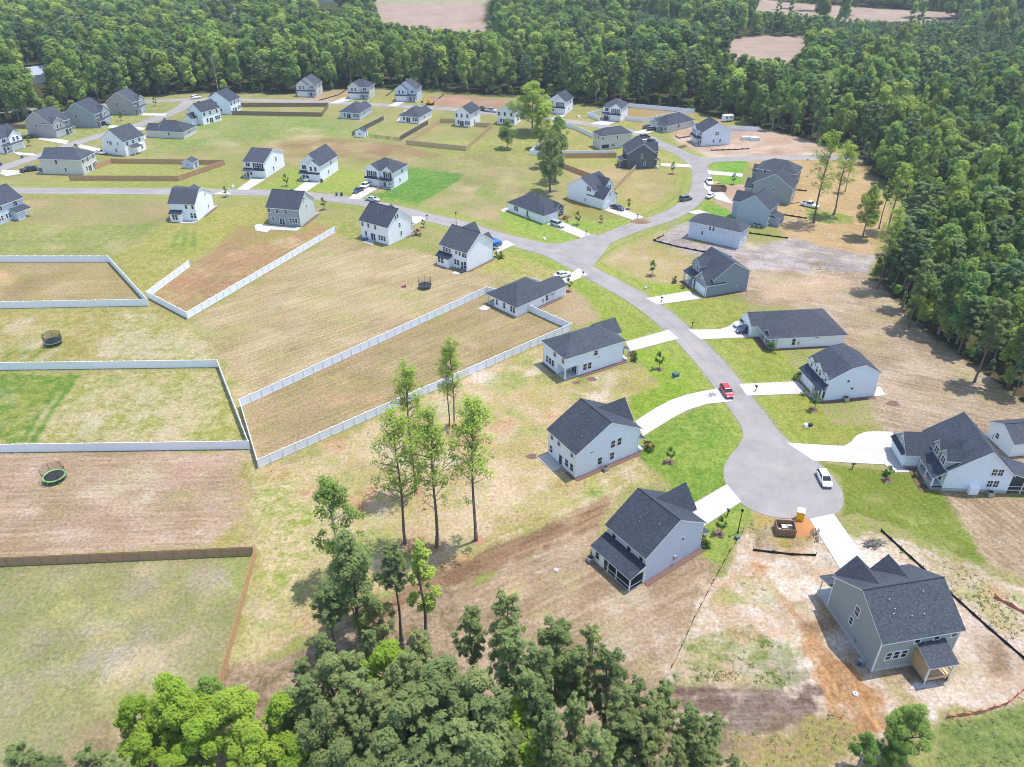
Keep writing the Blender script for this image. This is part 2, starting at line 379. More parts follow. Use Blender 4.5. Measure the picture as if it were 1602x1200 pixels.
# east lots
zone('1105,405 1180,424 1340,424 1372,440 1420,495 1480,545 1540,585 1620,650 1720,720 1720,760 1540,700 1400,690 1370,640 1310,560 1320,520 1230,482 1165,475', (212, 194, 170), (174, 156, 128), 1.0, 3, ((1400, 560), (1600, 600)), 0.6)
zone('1170,440 1260,432 1330,440 1290,470 1200,470', (222, 196, 166), (196, 176, 150), 1.5, 4, ((1180, 450), (1300, 440)), 0.5)
zone('900,402 940,418 1005,440 1078,448 1085,458 1020,466 985,452 940,428', (156, 180, 78), (170, 184, 92), 0.7, 0.8, ((930, 420), (1020, 466)), 0.6)
zone('1030,474 1095,466 1165,472 1172,500 1128,514 1086,516', (158, 172, 84), (176, 178, 98), 0.6, 1, ((1040, 480), (1160, 500)), 0.5)
zone('1096,530 1192,528 1222,546 1260,594 1170,600 1135,576', (152, 168, 80), (172, 176, 94), 0.6, 0.8, ((1110, 540), (1240, 560)), 0.6)
zone('1178,619 1250,616 1282,632 1300,660 1318,668 1366,667 1332,690 1302,697 1232,692 1205,660', (152, 166, 78), (168, 172, 90), 0.35, 0.4, ((1190, 630), (1340, 680)), 0.5)
zone('1272,722 1400,739 1445,742 1468,768 1500,800 1545,884 1490,866 1420,830 1340,803 1318,808 1322,780 1315,745', (144, 154, 74), (122, 144, 62), 0.35, 0.4, ((1330, 760), (1500, 860)), 0.5)
zone('1470,768 1602,780 1720,830 1720,960 1602,905 1548,888 1505,810', (206, 186, 160), (168, 148, 118), 0.8, 2, ((1500, 800), (1600, 880)), 0.7)
# lots west of the main road
zone('700,385 780,378 800,396 860,420 905,430 885,445 870,440 780,440 720,420', (176, 182, 96), (194, 186, 128), 1.2, 3)
zone('745,362 860,390 900,408 880,425 800,395 745,378', (146, 182, 78), (164, 186, 92), 0.8, 1)
zone('885,444 912,432 960,452 1020,500 1038,516 978,536 955,520 925,510 905,500 900,470', (152, 174, 78), (168, 180, 92), 0.7, 1, ((905, 470), (1020, 515)), 0.6)
zone('840,478 890,450 930,480 935,498 905,508 880,500', (200, 180, 146), (182, 164, 122), 1.0, 2)
zone('296,504 420,430 524,366 545,350 570,385 640,392 690,402 720,428 790,432 765,455 575,538 380,632 345,566 320,530', (208, 190, 154), (186, 172, 128), 1.2, 4, ((320, 520), (720, 400)), 0.7)
zone('490,352 560,330 575,390 540,372 520,362', (158, 170, 92), (184, 176, 116), 1.2, 3)
zone('378,636 575,542 762,462 800,492 832,488 890,514 880,520 640,622 405,728', (190, 168, 134), (170, 158, 112), 0.8, 2, ((420, 680), (830, 510)), 0.7)
zone('236,465 296,417 345,385 400,354 440,356 500,350 522,362 420,425 295,496', (188, 150, 118), (182, 162, 116), 1.0, 3, ((250, 465), (500, 350)), 0.9)
zone('370,352 420,345 500,352 505,358 400,385 340,395', (170, 168, 100), (176, 150, 112), 1.5, 3)
zone('-60,412 171,411 230,474 -60,480', (188, 172, 132), (172, 160, 108), 0.6, 1.5, ((0, 440), (170, 440)), 0.5)
zone('-60,420 12,424 32,432 18,446 -60,450', (232, 198, 152), (214, 182, 136), 1.2, 2)
zone('-60,486 238,482 296,500 320,530 341,566 -60,570', (170, 166, 96), (190, 180, 126), 0.8, 3, ((60, 560), (110, 500)), 0.4)
zone('150,565 185,490 292,502 320,530 340,565', (178, 176, 108), (206, 196, 160), 1.2, 3)
zone('-60,584 342,578 389,692 -60,698', (170, 172, 98), (202, 192, 150), 0.6, 2)
zone('-60,584 160,582 130,590 105,604 60,640 25,692 -60,696', (112, 148, 66), (158, 168, 86), 1.5, 4, ((40, 690), (105, 590)), 1.0)
zone('-60,712 392,704 402,735 403,858 -60,874', (206, 184, 160), (178, 156, 126), 0.6, 2, ((0, 780), (400, 770)), 0.7)
zone('360,706 395,706 403,740 403,858 300,862 150,868 330,845 385,800', (176, 172, 106), (196, 172, 140), 1.5, 4)
zone('-60,886 398,868 346,1078 300,1200 280,1330 -60,1330', (178, 172, 132), (152, 158, 104), 0.6, 2)
zone('350,872 398,868 380,925 330,900', (150, 176, 84), (172, 174, 110), 2.5, 4)
zone('403,735 480,716 640,628 860,530 900,560 905,600 880,700 870,720 960,780 800,855 690,890 560,960 470,1010 370,1050 400,868', (230, 208, 176), (190, 178, 122), 1.0, 4)
zone('403,740 470,735 500,850 470,930 420,1000 370,1048 400,868', (164, 178, 88), (214, 198, 158), 2.0, 5)
zone('790,560 850,545 905,600 1010,575 1030,605 985,625 990,655 900,628 880,640 830,640', (212, 194, 150), (176, 174, 100), 1.0, 3)
zone('755,865 900,800 965,770 1040,750 1000,715 930,752 880,765 760,838', (224, 204, 172), (180, 174, 108), 1.0, 3, ((780, 850), (960, 770)), 0.5)
zone('560,958 690,888 860,815 955,775 945,800 935,830 800,888 700,930 600,985 520,1010', (176, 148, 118), (150, 122, 96), 0.8, 2, ((700, 900), (930, 800)), 0.9)
zone('380,1045 520,1000 700,925 930,826 985,925 1010,912 1092,862 1128,884 1050,1046 1040,1090 1000,1080 830,1000 700,1060 500,1150 300,1200 340,1085', (204, 182, 156), (172, 152, 122), 0.8, 3, ((860, 1000), (1060, 900)), 0.6)
zone('985,552 1058,533 1098,578 1128,604 1075,618 1025,639 994,658 985,640 985,620 1035,604 1012,576', (142, 176, 68), (160, 182, 82), 0.4, 0.5, ((1000, 600), (1100, 590)), 0.4)
zone('1007,683 1050,656 1105,633 1136,630 1156,660 1163,684 1148,704 1132,733 1136,758 1082,790 1070,780 1040,748 1000,718', (126, 162, 68), (150, 174, 82), 0.35, 0.4, ((1030, 720), (1130, 650)), 0.4)
zone('1090,830 1158,786 1186,802 1160,832 1132,884 1100,872 1085,858', (134, 166, 74), (160, 176, 92), 0.5, 0.6)
# the open lot round the grey-green house
zone('1130,884 1160,832 1190,806 1268,812 1310,870 1345,830 1480,868 1620,940 1700,1000 1700,1120 1500,1112 1400,1140 1320,1260 1180,1260 1100,1140 1040,1090 1055,1046', (250, 238, 222), (206, 184, 156), 0.8, 3)
zone('1185,806 1250,815 1276,840 1240,865 1190,860 1165,830', (206, 180, 126), (180, 166, 98), 0.8, 2, ((1185, 862), (1280, 868)), 0.8)
zone('1340,832 1385,838 1500,880 1620,945 1700,1010 1700,1100 1602,1040 1480,926 1430,880', (236, 222, 198), (186, 174, 136), 0.8, 2)
zone('1500,940 1602,1010 1602,1090 1540,1105 1480,1110 1440,1080 1505,985', (244, 232, 218), (206, 188, 170), 1.0, 3)
zone('1178,885 1200,888 1240,948 1290,1005 1320,1040 1382,1085 1392,1140 1330,1150 1284,1112 1276,1040 1232,968', (216, 176, 130), (186, 146, 104), 0.8, 3.6, ((1200, 900), (1300, 1050)), 0.9)
zone('1040,1092 1110,1072 1200,1080 1282,1076 1290,1112 1200,1150 1120,1140', (146, 124, 110), (108, 90, 80), 1.0, 5, ((1060, 1095), (1280, 1095)), 0.9)
zone('1085,1010 1150,960 1200,975 1256,1020 1240,1072 1150,1072 1080,1065', (132, 152, 84), (196, 184, 146), 1.0, 4)
zone('1120,1140 1210,1150 1290,1115 1340,1155 1300,1260 1150,1260', (200, 170, 138), (170, 164, 104), 1.0, 3)
zone('1478,1122 1530,1116 1602,1092 1700,1060 1700,1300 1440,1300', (124, 146, 82), (148, 156, 96), 0.8, 2)
zone('100,1160 300,1080 470,1020 700,940 860,985 1000,1075 1130,1150 1160,1300 1100,1500 60,1500', (202, 180, 154), (140, 124, 96), 2, 4)

# tyre marks, mown strips, bare spots
for q in ('268,386 276,361 281,361 276,386', '283,386 289,361 295,361 290,386', '298,386 302,361 308,361 305,386', '742,304 756,288 761,289 749,305', '752,305 765,289 771,290 759,306', '762,306 774,290 779,291 768,307'):
    zone(q, (112, 152, 68), (134, 164, 78), 0.6, 0.5)
for q in ('28,692 60,640 100,592 107,592 70,640 40,692', '44,692 78,640 112,596 118,597 88,640 56,692', '2,560 26,546 32,546 10,560', '28,560 46,542 52,542 36,560', '46,560 66,546 72,546 54,560'): zone(q, (104, 146, 62), (130, 158, 74), 0.5, 0.5)
for q in ('1300,872 1330,842 1350,846 1330,870', '1170,920 1200,905 1230,960 1200,990', '1385,900 1440,940 1430,960 1390,930', '1520,1050 1570,1000 1590,1020 1550,1070', '1440,1090 1500,1060 1540,1070 1480,1100'): zone(q, (240, 230, 214), (214, 196, 172), 1.5, 3)
for q in ('1410,1060 1440,1045 1470,1060 1430,1078', '1545,1040 1575,1035 1580,1062 1550,1066', '1180,830 1210,826 1215,850 1185,852'): zone(q, (176, 168, 150), (150, 142, 118), 1.5, 3)
for q in ('700,735 735,712 742,722 706,742', '560,790 600,782 604,800 566,806', '690,880 730,862 740,872 700,890', '640,690 700,672 710,690 650,706'): zone(q, (196, 150, 116), (206, 176, 134), 1.0, 2.5)
for q in ('130,960 175,955 178,985 132,990', '390,935 404,925 404,955 392,960', '300,900 350,893 352,910 302,915', '90,1040 180,1020 190,1050 100,1070'): zone(q, (200, 192, 172), (178, 172, 140), 2.0, 3)

def patches(s, n, tones, r0, r1, seed, op=.28, fe=0.8, rag=1.8):
    '''scattered natural spots: bare clay, bleached straw, tufts of greener grass'''
    poly = G(s); p = np.array(poly); rg = np.random.default_rng(seed); k = 0
    for _ in range(n * 8):
        if k >= n: break
        x, y = rg.uniform(p[:, 0].min(), p[:, 0].max()), rg.uniform(p[:, 1].min(), p[:, 1].max())
        if sdf(np.array([x]), np.array([y]), poly)[0] > -1.5: continue
        k += 1; r = rg.uniform(r0, r1); th = rg.uniform(0, 3.1); el = rg.uniform(.35, .9); A, B = tones[rg.integers(len(tones))]
        Z.append(([(x + r * rg.uniform(.7, 1.2) * cos(a) * cos(th) - r * el * sin(a) * sin(th), y + r * rg.uniform(.7, 1.2) * cos(a) * sin(th) + r * el * sin(a) * cos(th)) for a in np.linspace(0, 5.6, 9)], A, B, fe * min(1.6, r / 1.3), min(rag * 1.6, r * 1.5), None, 0, op * rg.uniform(.6, 1.3)))
GRN = ((150, 172, 84), (186, 186, 122)); CLY = ((206, 158, 122), (214, 186, 150)); PAL = ((244, 234, 218), (216, 200, 176)); GRY = ((196, 186, 172), (168, 154, 138)); BRN = ((172, 146, 118), (150, 124, 98)); STR = ((226, 212, 174), (204, 190, 140)); DGR = ((122, 150, 70), (150, 168, 86)); OLV = ((166, 166, 104), (186, 176, 126))
patches('405,735 640,630 860,535 905,600 880,700 960,780 690,890 560,960 380,1040 402,870', 144, (GRN, GRN, STR, PAL, CLY, GRN), .8, 4.0, 1, 0.60)
patches('790,560 850,545 1000,600 985,650 860,640', 41, (GRN, STR, PAL, OLV), .6, 2.2, 2, 0.60)
patches('760,860 960,775 1040,750 990,720 880,770', 41, (GRN, STR, PAL, GRN), .6, 2.0, 3, 0.60)
patches('700,930 930,830 985,925 1095,862 1050,1040 1000,1070 830,1000', 54, (STR, BRN, OLV, PAL), .7, 2.6, 4)
patches('1130,884 1190,806 1268,812 1310,870 1330,1000 1270,1060 1060,1080', 96, (PAL, CLY, GRY, GRN, BRN, PAL, CLY), .5, 2.6, 5, 0.62)
patches('1400,870 1480,930 1610,1040 1600,1090 1500,1112 1400,1130 1380,1080', 64, (PAL, GRY, PAL, BRN, OLV, CLY), .5, 2.4, 6, 0.60)
patches('1345,830 1500,885 1610,945 1602,1030 1480,920', 64, (GRN, PAL, OLV, STR, CLY), .5, 2.0, 7, 0.60)
patches('1040,1095 1280,1080 1290,1110 1200,1148 1100,1130', 32, (GRY, BRN, ((120, 102, 92), (138, 118, 104))), .5, 2.4, 8, 0.60)
patches('1105,405 1340,424 1480,545 1620,650 1540,700 1370,640 1310,520 1165,475', 96, (BRN, STR, OLV, PAL, GRY, GRN), .8, 4.0, 9)
patches('1180,335 1400,345 1360,405 1230,372', 35, (STR, OLV, CLY, PAL), 1, 4, 10); patches('1080,372 1235,374 1372,402 1250,428 1100,405', 54, (GRY, PAL, BRN, ((150, 142, 138), (180, 170, 160))), .8, 3.5, 11, 0.50)
patches('1060,200 1260,222 1330,248 1120,248', 41, (CLY, PAL, GRY, BRN), 1, 4, 12); patches('300,505 420,430 524,368 690,402 780,435 575,538 380,628', 64, (OLV, STR, GRN, BRN), 1.5, 6, 13)
patches('385,640 575,545 800,495 880,515 640,620 405,720', 48, (OLV, STR, BRN, CLY), 1, 4.5, 14); patches('240,466 345,386 500,352 515,364 296,492', 41, (BRN, OLV, CLY, STR), 1, 4, 15)
patches('-40,715 392,706 400,850 -40,870', 73, (PAL, BRN, OLV, ((188, 150, 132), (200, 172, 152))), .8, 4, 16); patches('-40,890 390,872 345,1075 200,1180 -40,1190', 96, (STR, OLV, GRN, GRY), .8, 4, 17)
patches('-40,586 340,580 385,690 -40,694', 57, (STR, PAL, OLV, DGR), .7, 3, 18); patches('-40,488 290,500 335,565 -40,568', 57, (STR, OLV, GRN, PAL), .7, 3.5, 19); patches('-40,415 170,413 225,470 -40,478', 32, (STR, OLV, BRN), 1, 4, 20)
patches('-40,310 330,345 240,440 180,400 -40,400', 64, (OLV, STR, DGR, GRN), 1.5, 7, 21); patches('520,235 800,240 820,330 700,300', 80, (OLV, STR, GRN, BRN, DGR), 2, 9, 22); patches('240,216 520,184 640,230 430,240', 64, (OLV, STR, DGR, GRN), 2, 9, 23)
patches('900,400 1030,348 1100,405 1060,440', 41, (GRN, STR, PAL, CLY), .8, 3, 24); patches('865,250 1085,262 1060,325 960,325', 41, (OLV, STR, GRN, CLY), 1, 5, 25); patches('1320,760 1500,800 1535,878 1330,805', 25, (DGR, OLV, GRN), .8, 3, 26)
patches('900,410 1000,440 1070,450 1010,464', 16, (DGR, OLV), .6, 2, 27); patches('1100,540 1200,532 1250,590 1150,590', 19, (DGR, OLV), .6, 2.2, 28); patches('1010,690 1130,640 1160,684 1085,788', 25, (DGR, ((146, 178, 84), (164, 184, 96))), .7, 2.6, 29)
zone('600,302 640,262 722,272 718,282 650,322 560,312 540,304', (108, 156, 72), (130, 168, 84), 0.7, 1.2, ((640, 310), (715, 280)), 0.3)
for i in range(7): zone('%d,%d %d,%d %d,%d %d,%d' % (1060 + 8 * i, 1092 + 7 * i, 1280, 1080 + 5 * i, 1280, 1081.4 + 5 * i, 1060 + 8 * i, 1094 + 7 * i), (176, 160, 146), (120, 102, 92), .25, .3)
patches('1185,895 1240,948 1290,1005 1320,1040 1382,1085 1385,1135 1330,1145 1290,1110 1280,1040 1236,972', 26, (PAL, BRN, CLY, PAL), .4, 1.6, 40, .55)
for i in range(5): zone('%d,%d %d,%d %d,%d %d,%d' % (1300 + 16 * i, 1110 + 3 * i, 1285 + 14 * i, 1060 + 2 * i, 1289 + 14 * i, 1060 + 2 * i, 1304 + 16 * i, 1110 + 3 * i), (236, 196, 148), (176, 126, 78), .25, .3)

def build_ground():
    V = []; F = []; base = 0
    def grid(x0, x1, y0, y1, st):
        nonlocal base
        nx = int(round((x1 - x0) / st)); ny = int(round((y1 - y0) / st))
        xs = np.linspace(x0, x1, nx + 1); ys = np.linspace(y0, y1, ny + 1)
        X, Y = np.meshgrid(xs, ys); V.append(np.stack([X.ravel(), Y.ravel(), np.zeros(X.size)], 1))
        i = np.arange(ny)[:, None] * (nx + 1) + np.arange(nx)[None, :] + base
        F.append(np.stack([i, i + 1, i + nx + 2, i + nx + 1], -1).reshape(-1, 4)); base += (nx + 1) * (ny + 1)
    grid(-132, 148, 36, 160, 0.4)
    grid(-196, 204, 160, 264, 0.8)
    grid(-340, 340, 264, 424, 1.6)
    grid(-620, 620, 424, 824, 4.0)
    grid(-132, 148, -24, 36, 4.0)
    grid(-4000, 4000, 824, 6824, 200)
    grid(-4000, 4000, -4024, -24, 200)
    for a, b, c, d in ((-4000, -620, 424, 824), (620, 4000, 424, 824), (-4000, -340, 264, 424), (340, 4000, 264, 424), (-4000, -196, 160, 264), (204, 4000, 160, 264), (-4000, -132, -24, 160), (148, 4000, -24, 160)):
        grid(a, b, c, d, 20 if (b - a) < 600 else 40)
    V = np.concatenate(V); F = np.concatenate(F)
    n = len(V); x = V[:, 0]; y = V[:, 1]
    A = np.tile(np.array(alb(186, 176, 128)[:3]), (n, 1)); B = np.tile(np.array(alb(156, 166, 94)[:3]), (n, 1))
    S = np.zeros((n, 3)); S[:, 0] = x; S[:, 1] = y
    far = (y > 560) | (np.abs(x) > 500)
    A[far] = alb(96, 104, 64)[:3]; B[far] = alb(74, 90, 52)[:3]
    rag1 = fbm(x, y, 0.22, 3) - 0.5; rag2 = fbm(x, y, 0.8, 9) - 0.5
    def apply(poly, ca, cb, fe, rag, streak, amt, op=1.0):
        p = np.array(poly); m = fe + rag + 1
        idx = np.nonzero((x > p[:, 0].min() - m) & (x < p[:, 0].max() + m) & (y > p[:, 1].min() - m) & (y < p[:, 1].max() + m))[0]
        if not len(idx): return
        d = sdf(x[idx], y[idx], poly) + rag * (rag1[idx] * 1.5 + rag2[idx] * 0.8)
        t = np.clip(0.5 - d / (2 * fe), 0, 1); t = t * t * (3 - 2 * t)
        t = t * op; k = t > 0; idx = idx[k]; t = t[k][:, None]
        A[idx] = A[idx] * (1 - t) + np.array(alb(*ca)[:3]) * t; B[idx] = B[idx] * (1 - t) + np.array(alb(*cb)[:3]) * t
        k2 = idx[t[:, 0] > 0.5]
        if streak:
            a = P(*streak[0]); b = P(*streak[1]); th = atan2(b[1] - a[1], b[0] - a[0])
            S[k2, 0] = x[k2] * cos(th) + y[k2] * sin(th); S[k2, 1] = -x[k2] * sin(th) + y[k2] * cos(th); S[k2, 2] = amt
        elif op == 1.0: S[k2, 0] = x[k2]; S[k2, 1] = y[k2]; S[k2, 2] = 0.12
    for z in Z: apply(*z)
    # mown verge and grey shoulder along each road
    for r in ROADS[:2]:
        pts = np.array(r)
        idx = np.nonzero((y < 330) & (y > 60) & (np.abs(x) < 200))[0]
        d = np.full(len(idx), 1e9)
        for q0, q1 in zip(pts[:-1], pts[1:]):
            e = q1 - q0; L = e @ e + 1e-9
            tt = np.clip(((x[idx] - q0[0]) * e[0] + (y[idx] - q0[1]) * e[1]) / L, 0, 1)
            d = np.minimum(d, np.hypot(x[idx] - q0[0] - e[0] * tt, y[idx] - q0[1] - e[1] * tt))
        w = d + rag1[idx] * 1.2
        t = np.clip((9.0 - w) / 3.0, 0, 1)[:, None] * 0.6
        A[idx] = A[idx] * (1 - t) + np.array(alb(160, 182, 86)[:3]) * t; B[idx] = B[idx] * (1 - t) + np.array(alb(176, 184, 100)[:3]) * t
        t = (np.clip(1 - np.abs(d + rag1[idx] * .8 - 6.0) / .7, 0, 1) * 0.5)[:, None]      # greener line in the bottom of the roadside swale
        A[idx] = A[idx] * (1 - t) + np.array(alb(124, 150, 72)[:3]) * t; B[idx] = B[idx] * (1 - t) + np.array(alb(142, 160, 82)[:3]) * t
        t = (np.clip((4.1 - w) / 0.8, 0, 1) * 0.65)[:, None]
        A[idx] = A[idx] * (1 - t) + np.array(alb(186, 178, 150)[:3]) * t; B[idx] = B[idx] * (1 - t) + np.array(alb(150, 158, 104)[:3]) * t
    me = bpy.data.meshes.new('ground')
    me.vertices.add(n); me.vertices.foreach_set('co', V.ravel().astype(np.float32))
    m = len(F); me.loops.add(m * 4); me.loops.foreach_set('vertex_index', F.ravel().astype(np.int32))
    me.polygons.add(m); me.polygons.foreach_set('loop_start', np.arange(0, m * 4, 4, dtype=np.int32)); me.polygons.foreach_set('loop_total', np.full(m, 4, np.int32))
    me.update(calc_edges=True)
    for nm, arr in (('cover_a', A), ('cover_b', B)):
        at = me.attributes.new(nm, 'FLOAT_VECTOR', 'POINT'); at.data.foreach_set('vector', arr.ravel().astype(np.float32))
    at = me.attributes.new('streak', 'FLOAT_VECTOR', 'POINT'); at.data.foreach_set('vector', S.ravel().astype(np.float32))
    t = NT('ground_cover'); p = t.pos()
    def attr(nm):
        a = t.new('ShaderNodeAttribute'); a.attribute_name = nm; return a.outputs['Vector']
    n1 = t.noise(p, 0.55, 6, 0.7); n2 = t.noise(p, 0.085, 4, 0.6); n3 = t.noise(p, 1.9, 5, 0.75); n4 = t.noise(p, 0.03, 3, 0.5)
    st = t.new('ShaderNodeSeparateXYZ'); t.link(attr('streak'), st.inputs[0])
    cb = t.new('ShaderNodeCombineXYZ'); t.link(t.math('MULTIPLY', st.outputs[0], 0.07), cb.inputs[0]); t.link(t.math('MULTIPLY', st.outputs[1], 0.95), cb.inputs[1])
    ns = t.noise(cb.outputs[0], 1.0, 5, 0.65)
    sf = t.math('MULTIPLY', t.math('MULTIPLY', t.math('SUBTRACT', ns, 0.5), 4.2), st.outputs[2])
    f = t.math('ADD', t.math('MULTIPLY', t.math('SUBTRACT', n1, 0.5), 4.2), t.math('MULTIPLY_ADD', t.math('SUBTRACT', n2, 0.5), 3.6, 0.5))
    wv = t.math('SINE', t.math('ADD', t.math('MULTIPLY', st.outputs[1], 4.6), t.math('MULTIPLY', n2, 14.0)))
    sf = t.math('ADD', sf, t.math('MULTIPLY', t.math('MULTIPLY', t.math('MULTIPLY', wv, t.math('MULTIPLY_ADD', n2, 2.6, -0.95, clamp=True)), 0.30), st.outputs[2]))
    f = t.math('ADD', f, sf, clamp=True)
    c = t.mix(f, attr('cover_a'), attr('cover_b'))
    v = t.math('ADD', t.math('MULTIPLY_ADD', n3, 2.1, -0.50), t.math('MULTIPLY', n1, 0.90))
    v = t.math('ADD', v, t.math('MULTIPLY', sf, -0.16)); v = t.math('ADD', v, t.math('MULTIPLY_ADD', n4, 0.36, -0.18))
    fl = t.noise(p, 1.8, 7, 0.85)   # bleached straw flecks
    c = t.mix(t.math('MULTIPLY', t.math('MULTIPLY', t.math('SUBTRACT', fl, 0.57), 15.0, clamp=True), 0.42), c, alb(232, 220, 190))
    h = t.new('ShaderNodeHueSaturation'); t.link(c, h.inputs['Color']); t.link(v, h.inputs['Value'])
    h.inputs['Saturation'].default_value = 1.04; t.link(h.outputs[0], t.b.inputs['Base Color']); t.b.inputs['Roughness'].default_value = 0.95; t.b.inputs['Specular IOR Level'].default_value = 0.08
    t.bump(t.math('ADD', t.math('MULTIPLY', n1, 1.6), n3), 0.55, 0.22)
    me.materials.append(t.m)
    o = link(bpy.data.objects.new('ground', me)); o['kind'] = 'structure'
build_ground()

# ------------------------------------------------------------------ roads, turning circle, driveways
def ribbon(name, pts, w, z):
    pts = [np.array(p) for p in pts]; mb = MB(); L = []; R = []; acc = []
    for i, p in enumerate(pts):
        d = pts[min(i + 1, len(pts) - 1)] - pts[max(i - 1, 0)]; d = d / np.linalg.norm(d); n = np.array((-d[1], d[0]))
        L.append(p + n * w / 2); R.append(p - n * w / 2)
    K = 6; vs_ = []; at = []; run = 0
    for i in range(len(pts)):
        if i: run += np.linalg.norm(pts[i] - pts[i - 1])
        for k in range(K + 1):
            q = L[i] + (R[i] - L[i]) * k / K; vs_.append((q[0], q[1], z)); at.append((run * 0.05, k / K * 6.0, 0))
    fs = []
    for i in range(len(pts) - 1):
        for k in range(K):
            a = i * (K + 1) + k; fs.append((a, a + 1, a + K + 2, a + K + 1))
    nb = len(vs_)   # skirt down to the ground
    for i in range(len(pts)):
        for q in (L[i], R[i]): vs_.append((q[0], q[1], -0.05)); at.append((0, 0, 0))
    for i in range(len(pts) - 1):
        fs.append((i * (K + 1), (i + 1) * (K + 1), nb + 2 * i + 2, nb + 2 * i)); fs.append((i * (K + 1) + K, (i + 1) * (K + 1) + K, nb + 2 * i + 3, nb + 2 * i + 1))
    me = bpy.data.meshes.new(name); me.from_pydata(vs_, [], fs)
    a = me.attributes.new('across', 'FLOAT_VECTOR', 'POINT'); a.data.foreach_set('vector', np.array(at, np.float32).ravel())
    me.materials.append(M_ASPH); me.update()
    o = link(bpy.data.objects.new(name, me)); o['kind'] = 'structure'; return o
ribbon('road', ROADS[0], 6.1, 0.040); ribbon('road', ROADS[1], 6.1, 0.044); ribbon('road', ROADS[2], 6.0, 0.048); ribbon('road', ROADS[3], 6.0, 0.052)
def slab(name, poly, z, mat, skirt=0.06):
    mb = MB(); mb.hexa([(a, b, -skirt) for a, b in poly], [(a, b, z) for a, b in poly], bot=False)
    return struct(name, mb, mat)
def smooth_poly(pts, n=4):
    """closed outline through the points, corners rounded by a spline"""
    out = []; k = len(pts); q = [np.array(p) for p in pts]
    for i in range(k):
        p0, p1, p2, p3 = q[i - 1], q[i], q[(i + 1) % k], q[(i + 2) % k]
        for j in range(n):
            t = j / n; out.append(tuple(0.5 * (2 * p1 + (p2 - p0) * t + (2 * p0 - 5 * p1 + 4 * p2 - p3) * t * t + (3 * p1 - p0 - 3 * p2 + p3) * t ** 3)))
    return out
slab('turning_circle', smooth_poly(G('1132,735 1142,713 1162,694 1185,680 1212,681 1240,694 1272,716 1302,745 1318,772 1317,795 1302,806 1262,811 1215,810 1180,800 1148,779 1135,757'), 3), 0.056, M_ASPH)
slab('turning_circle_throat', G('1152,640 1158,655 1161,672 1163,684 1154,700 1142,713 1190,716 1240,694 1218,676 1203,658 1188,640'), 0.060, M_ASPH)
slab('road_junction', G('798,368 850,380 875,381.5 905,374 928,366 960,376 925,420 903,408 890,400 840,392'), 0.064, M_ASPH)
slab('road_junction', G('955,361 928,373 910,382.5 899,394 900,404 912,413 930,424 905,417 870,402 905,385'), 0.068, M_ASPH)
slab('road_junction', G('1085,242 1100,246 1118,246.5 1140,246 1140,252.5 1120,254 1108,258 1100,272 1090,262'), 0.072, M_ASPH)
DRIVES = ['979,535 1046,516 1062,530 986,550', '994,659 1025,639 1050,626 1075,617.5 1100,612 1130,606.5 1146,628 1105,632.5 1075,642 1050,655.5 1025,671 1006,683',
 '1080,791 1137,758 1160,785 1091,830', '1266,812 1304,804 1352,872 1314,890',
 '1230,693 1300,697 1320,698 1331,692 1339,682 1353,676 1372,675 1397,676 1394,700 1410,732 1428,739 1398,739.5 1384,727 1340,725 1272,721',
 '1156,601 1248,597 1272,622 1250,616.5 1168,619.5', '1076,516 1125,515.5 1140,511 1149,504.5 1180,502 1194,527 1096,531.5',
 '1010,467 1077,455.5 1100,467 1028,477', '879,437 905,420 920,430 884,445', '770,385 792,376 806,383 778,395', '644,339 658,338.5 667,342.5 646,353',
 '855,351 870,345 884,349 925,367 909,372.5', '945,329 958.5,321 976,327.5 1008,340 994,346', '370,297 393.5,280 417,279.5 388,297.5', '456,300.5 477,285 505,283 478,301',
 '545,311 566,291.5 594,293 562,312.5', '332,304 352,298.5 364,304.5', '1033,255.5 1078,257 1083,262.5 1035,260.4', '1106,266.5 1163,272 1161,277 1109,273',
 '1076,332 1094,328 1112,335 1095,338', '0,272 4,266 34,267 34,272 10,276', '120,231 126,226 158,233 153,240 136,234', '58,218 66,214 108,220 104,226', '168,200 172,196 228,200 224,204', '221,181 225,177 262,178 258,181.5',
 '30,243 20,238 52,240 58,244', '290,182 300,176.5 320,178 318,184', '515,161.5 540,152 556,155 528,162', '607,166 621,159 633,160 620,166.8', '862,187 871,178.5 886,179.5 873,188.5',
 '923,194 944,187 966,190 950,196.5', '988,207.5 1010,202.5 1024,205 1010,210', '208,209 232,213 228,218 202,212', '620,190 634,172 640,172 628,191',
 '990,222 1016,216 1022,220 1000,228', '1100,286 1122,292 1148,320 1120,312 1102,294']
for i, d in enumerate(DRIVES): slab('driveway', G(d), 0.078 + 0.0004 * i, M_CONC2 if i == 3 else M_CONC)
for i, d in enumerate(['840,716 857.5,710 879,731.5 866,738.5', '1365,607 1376,605 1386,619 1366,620.5', '398,353 404,350.5 421,352 471,356.5 464,361.5 424,359.5 417,364 400,361', '568,379 576,374 586,376 584,384',
                       '747,484 758,477 768,481.5 761,486', '706,428 714,423 722,425 717,430', '277,348.5 290,345 310,347 300,350', '1422,1079 1430,1068 1462,1066 1466,1074', '783,329 792,325 796,329 788,333']):
    slab('patio', G(d), 0.10, M_CONC)
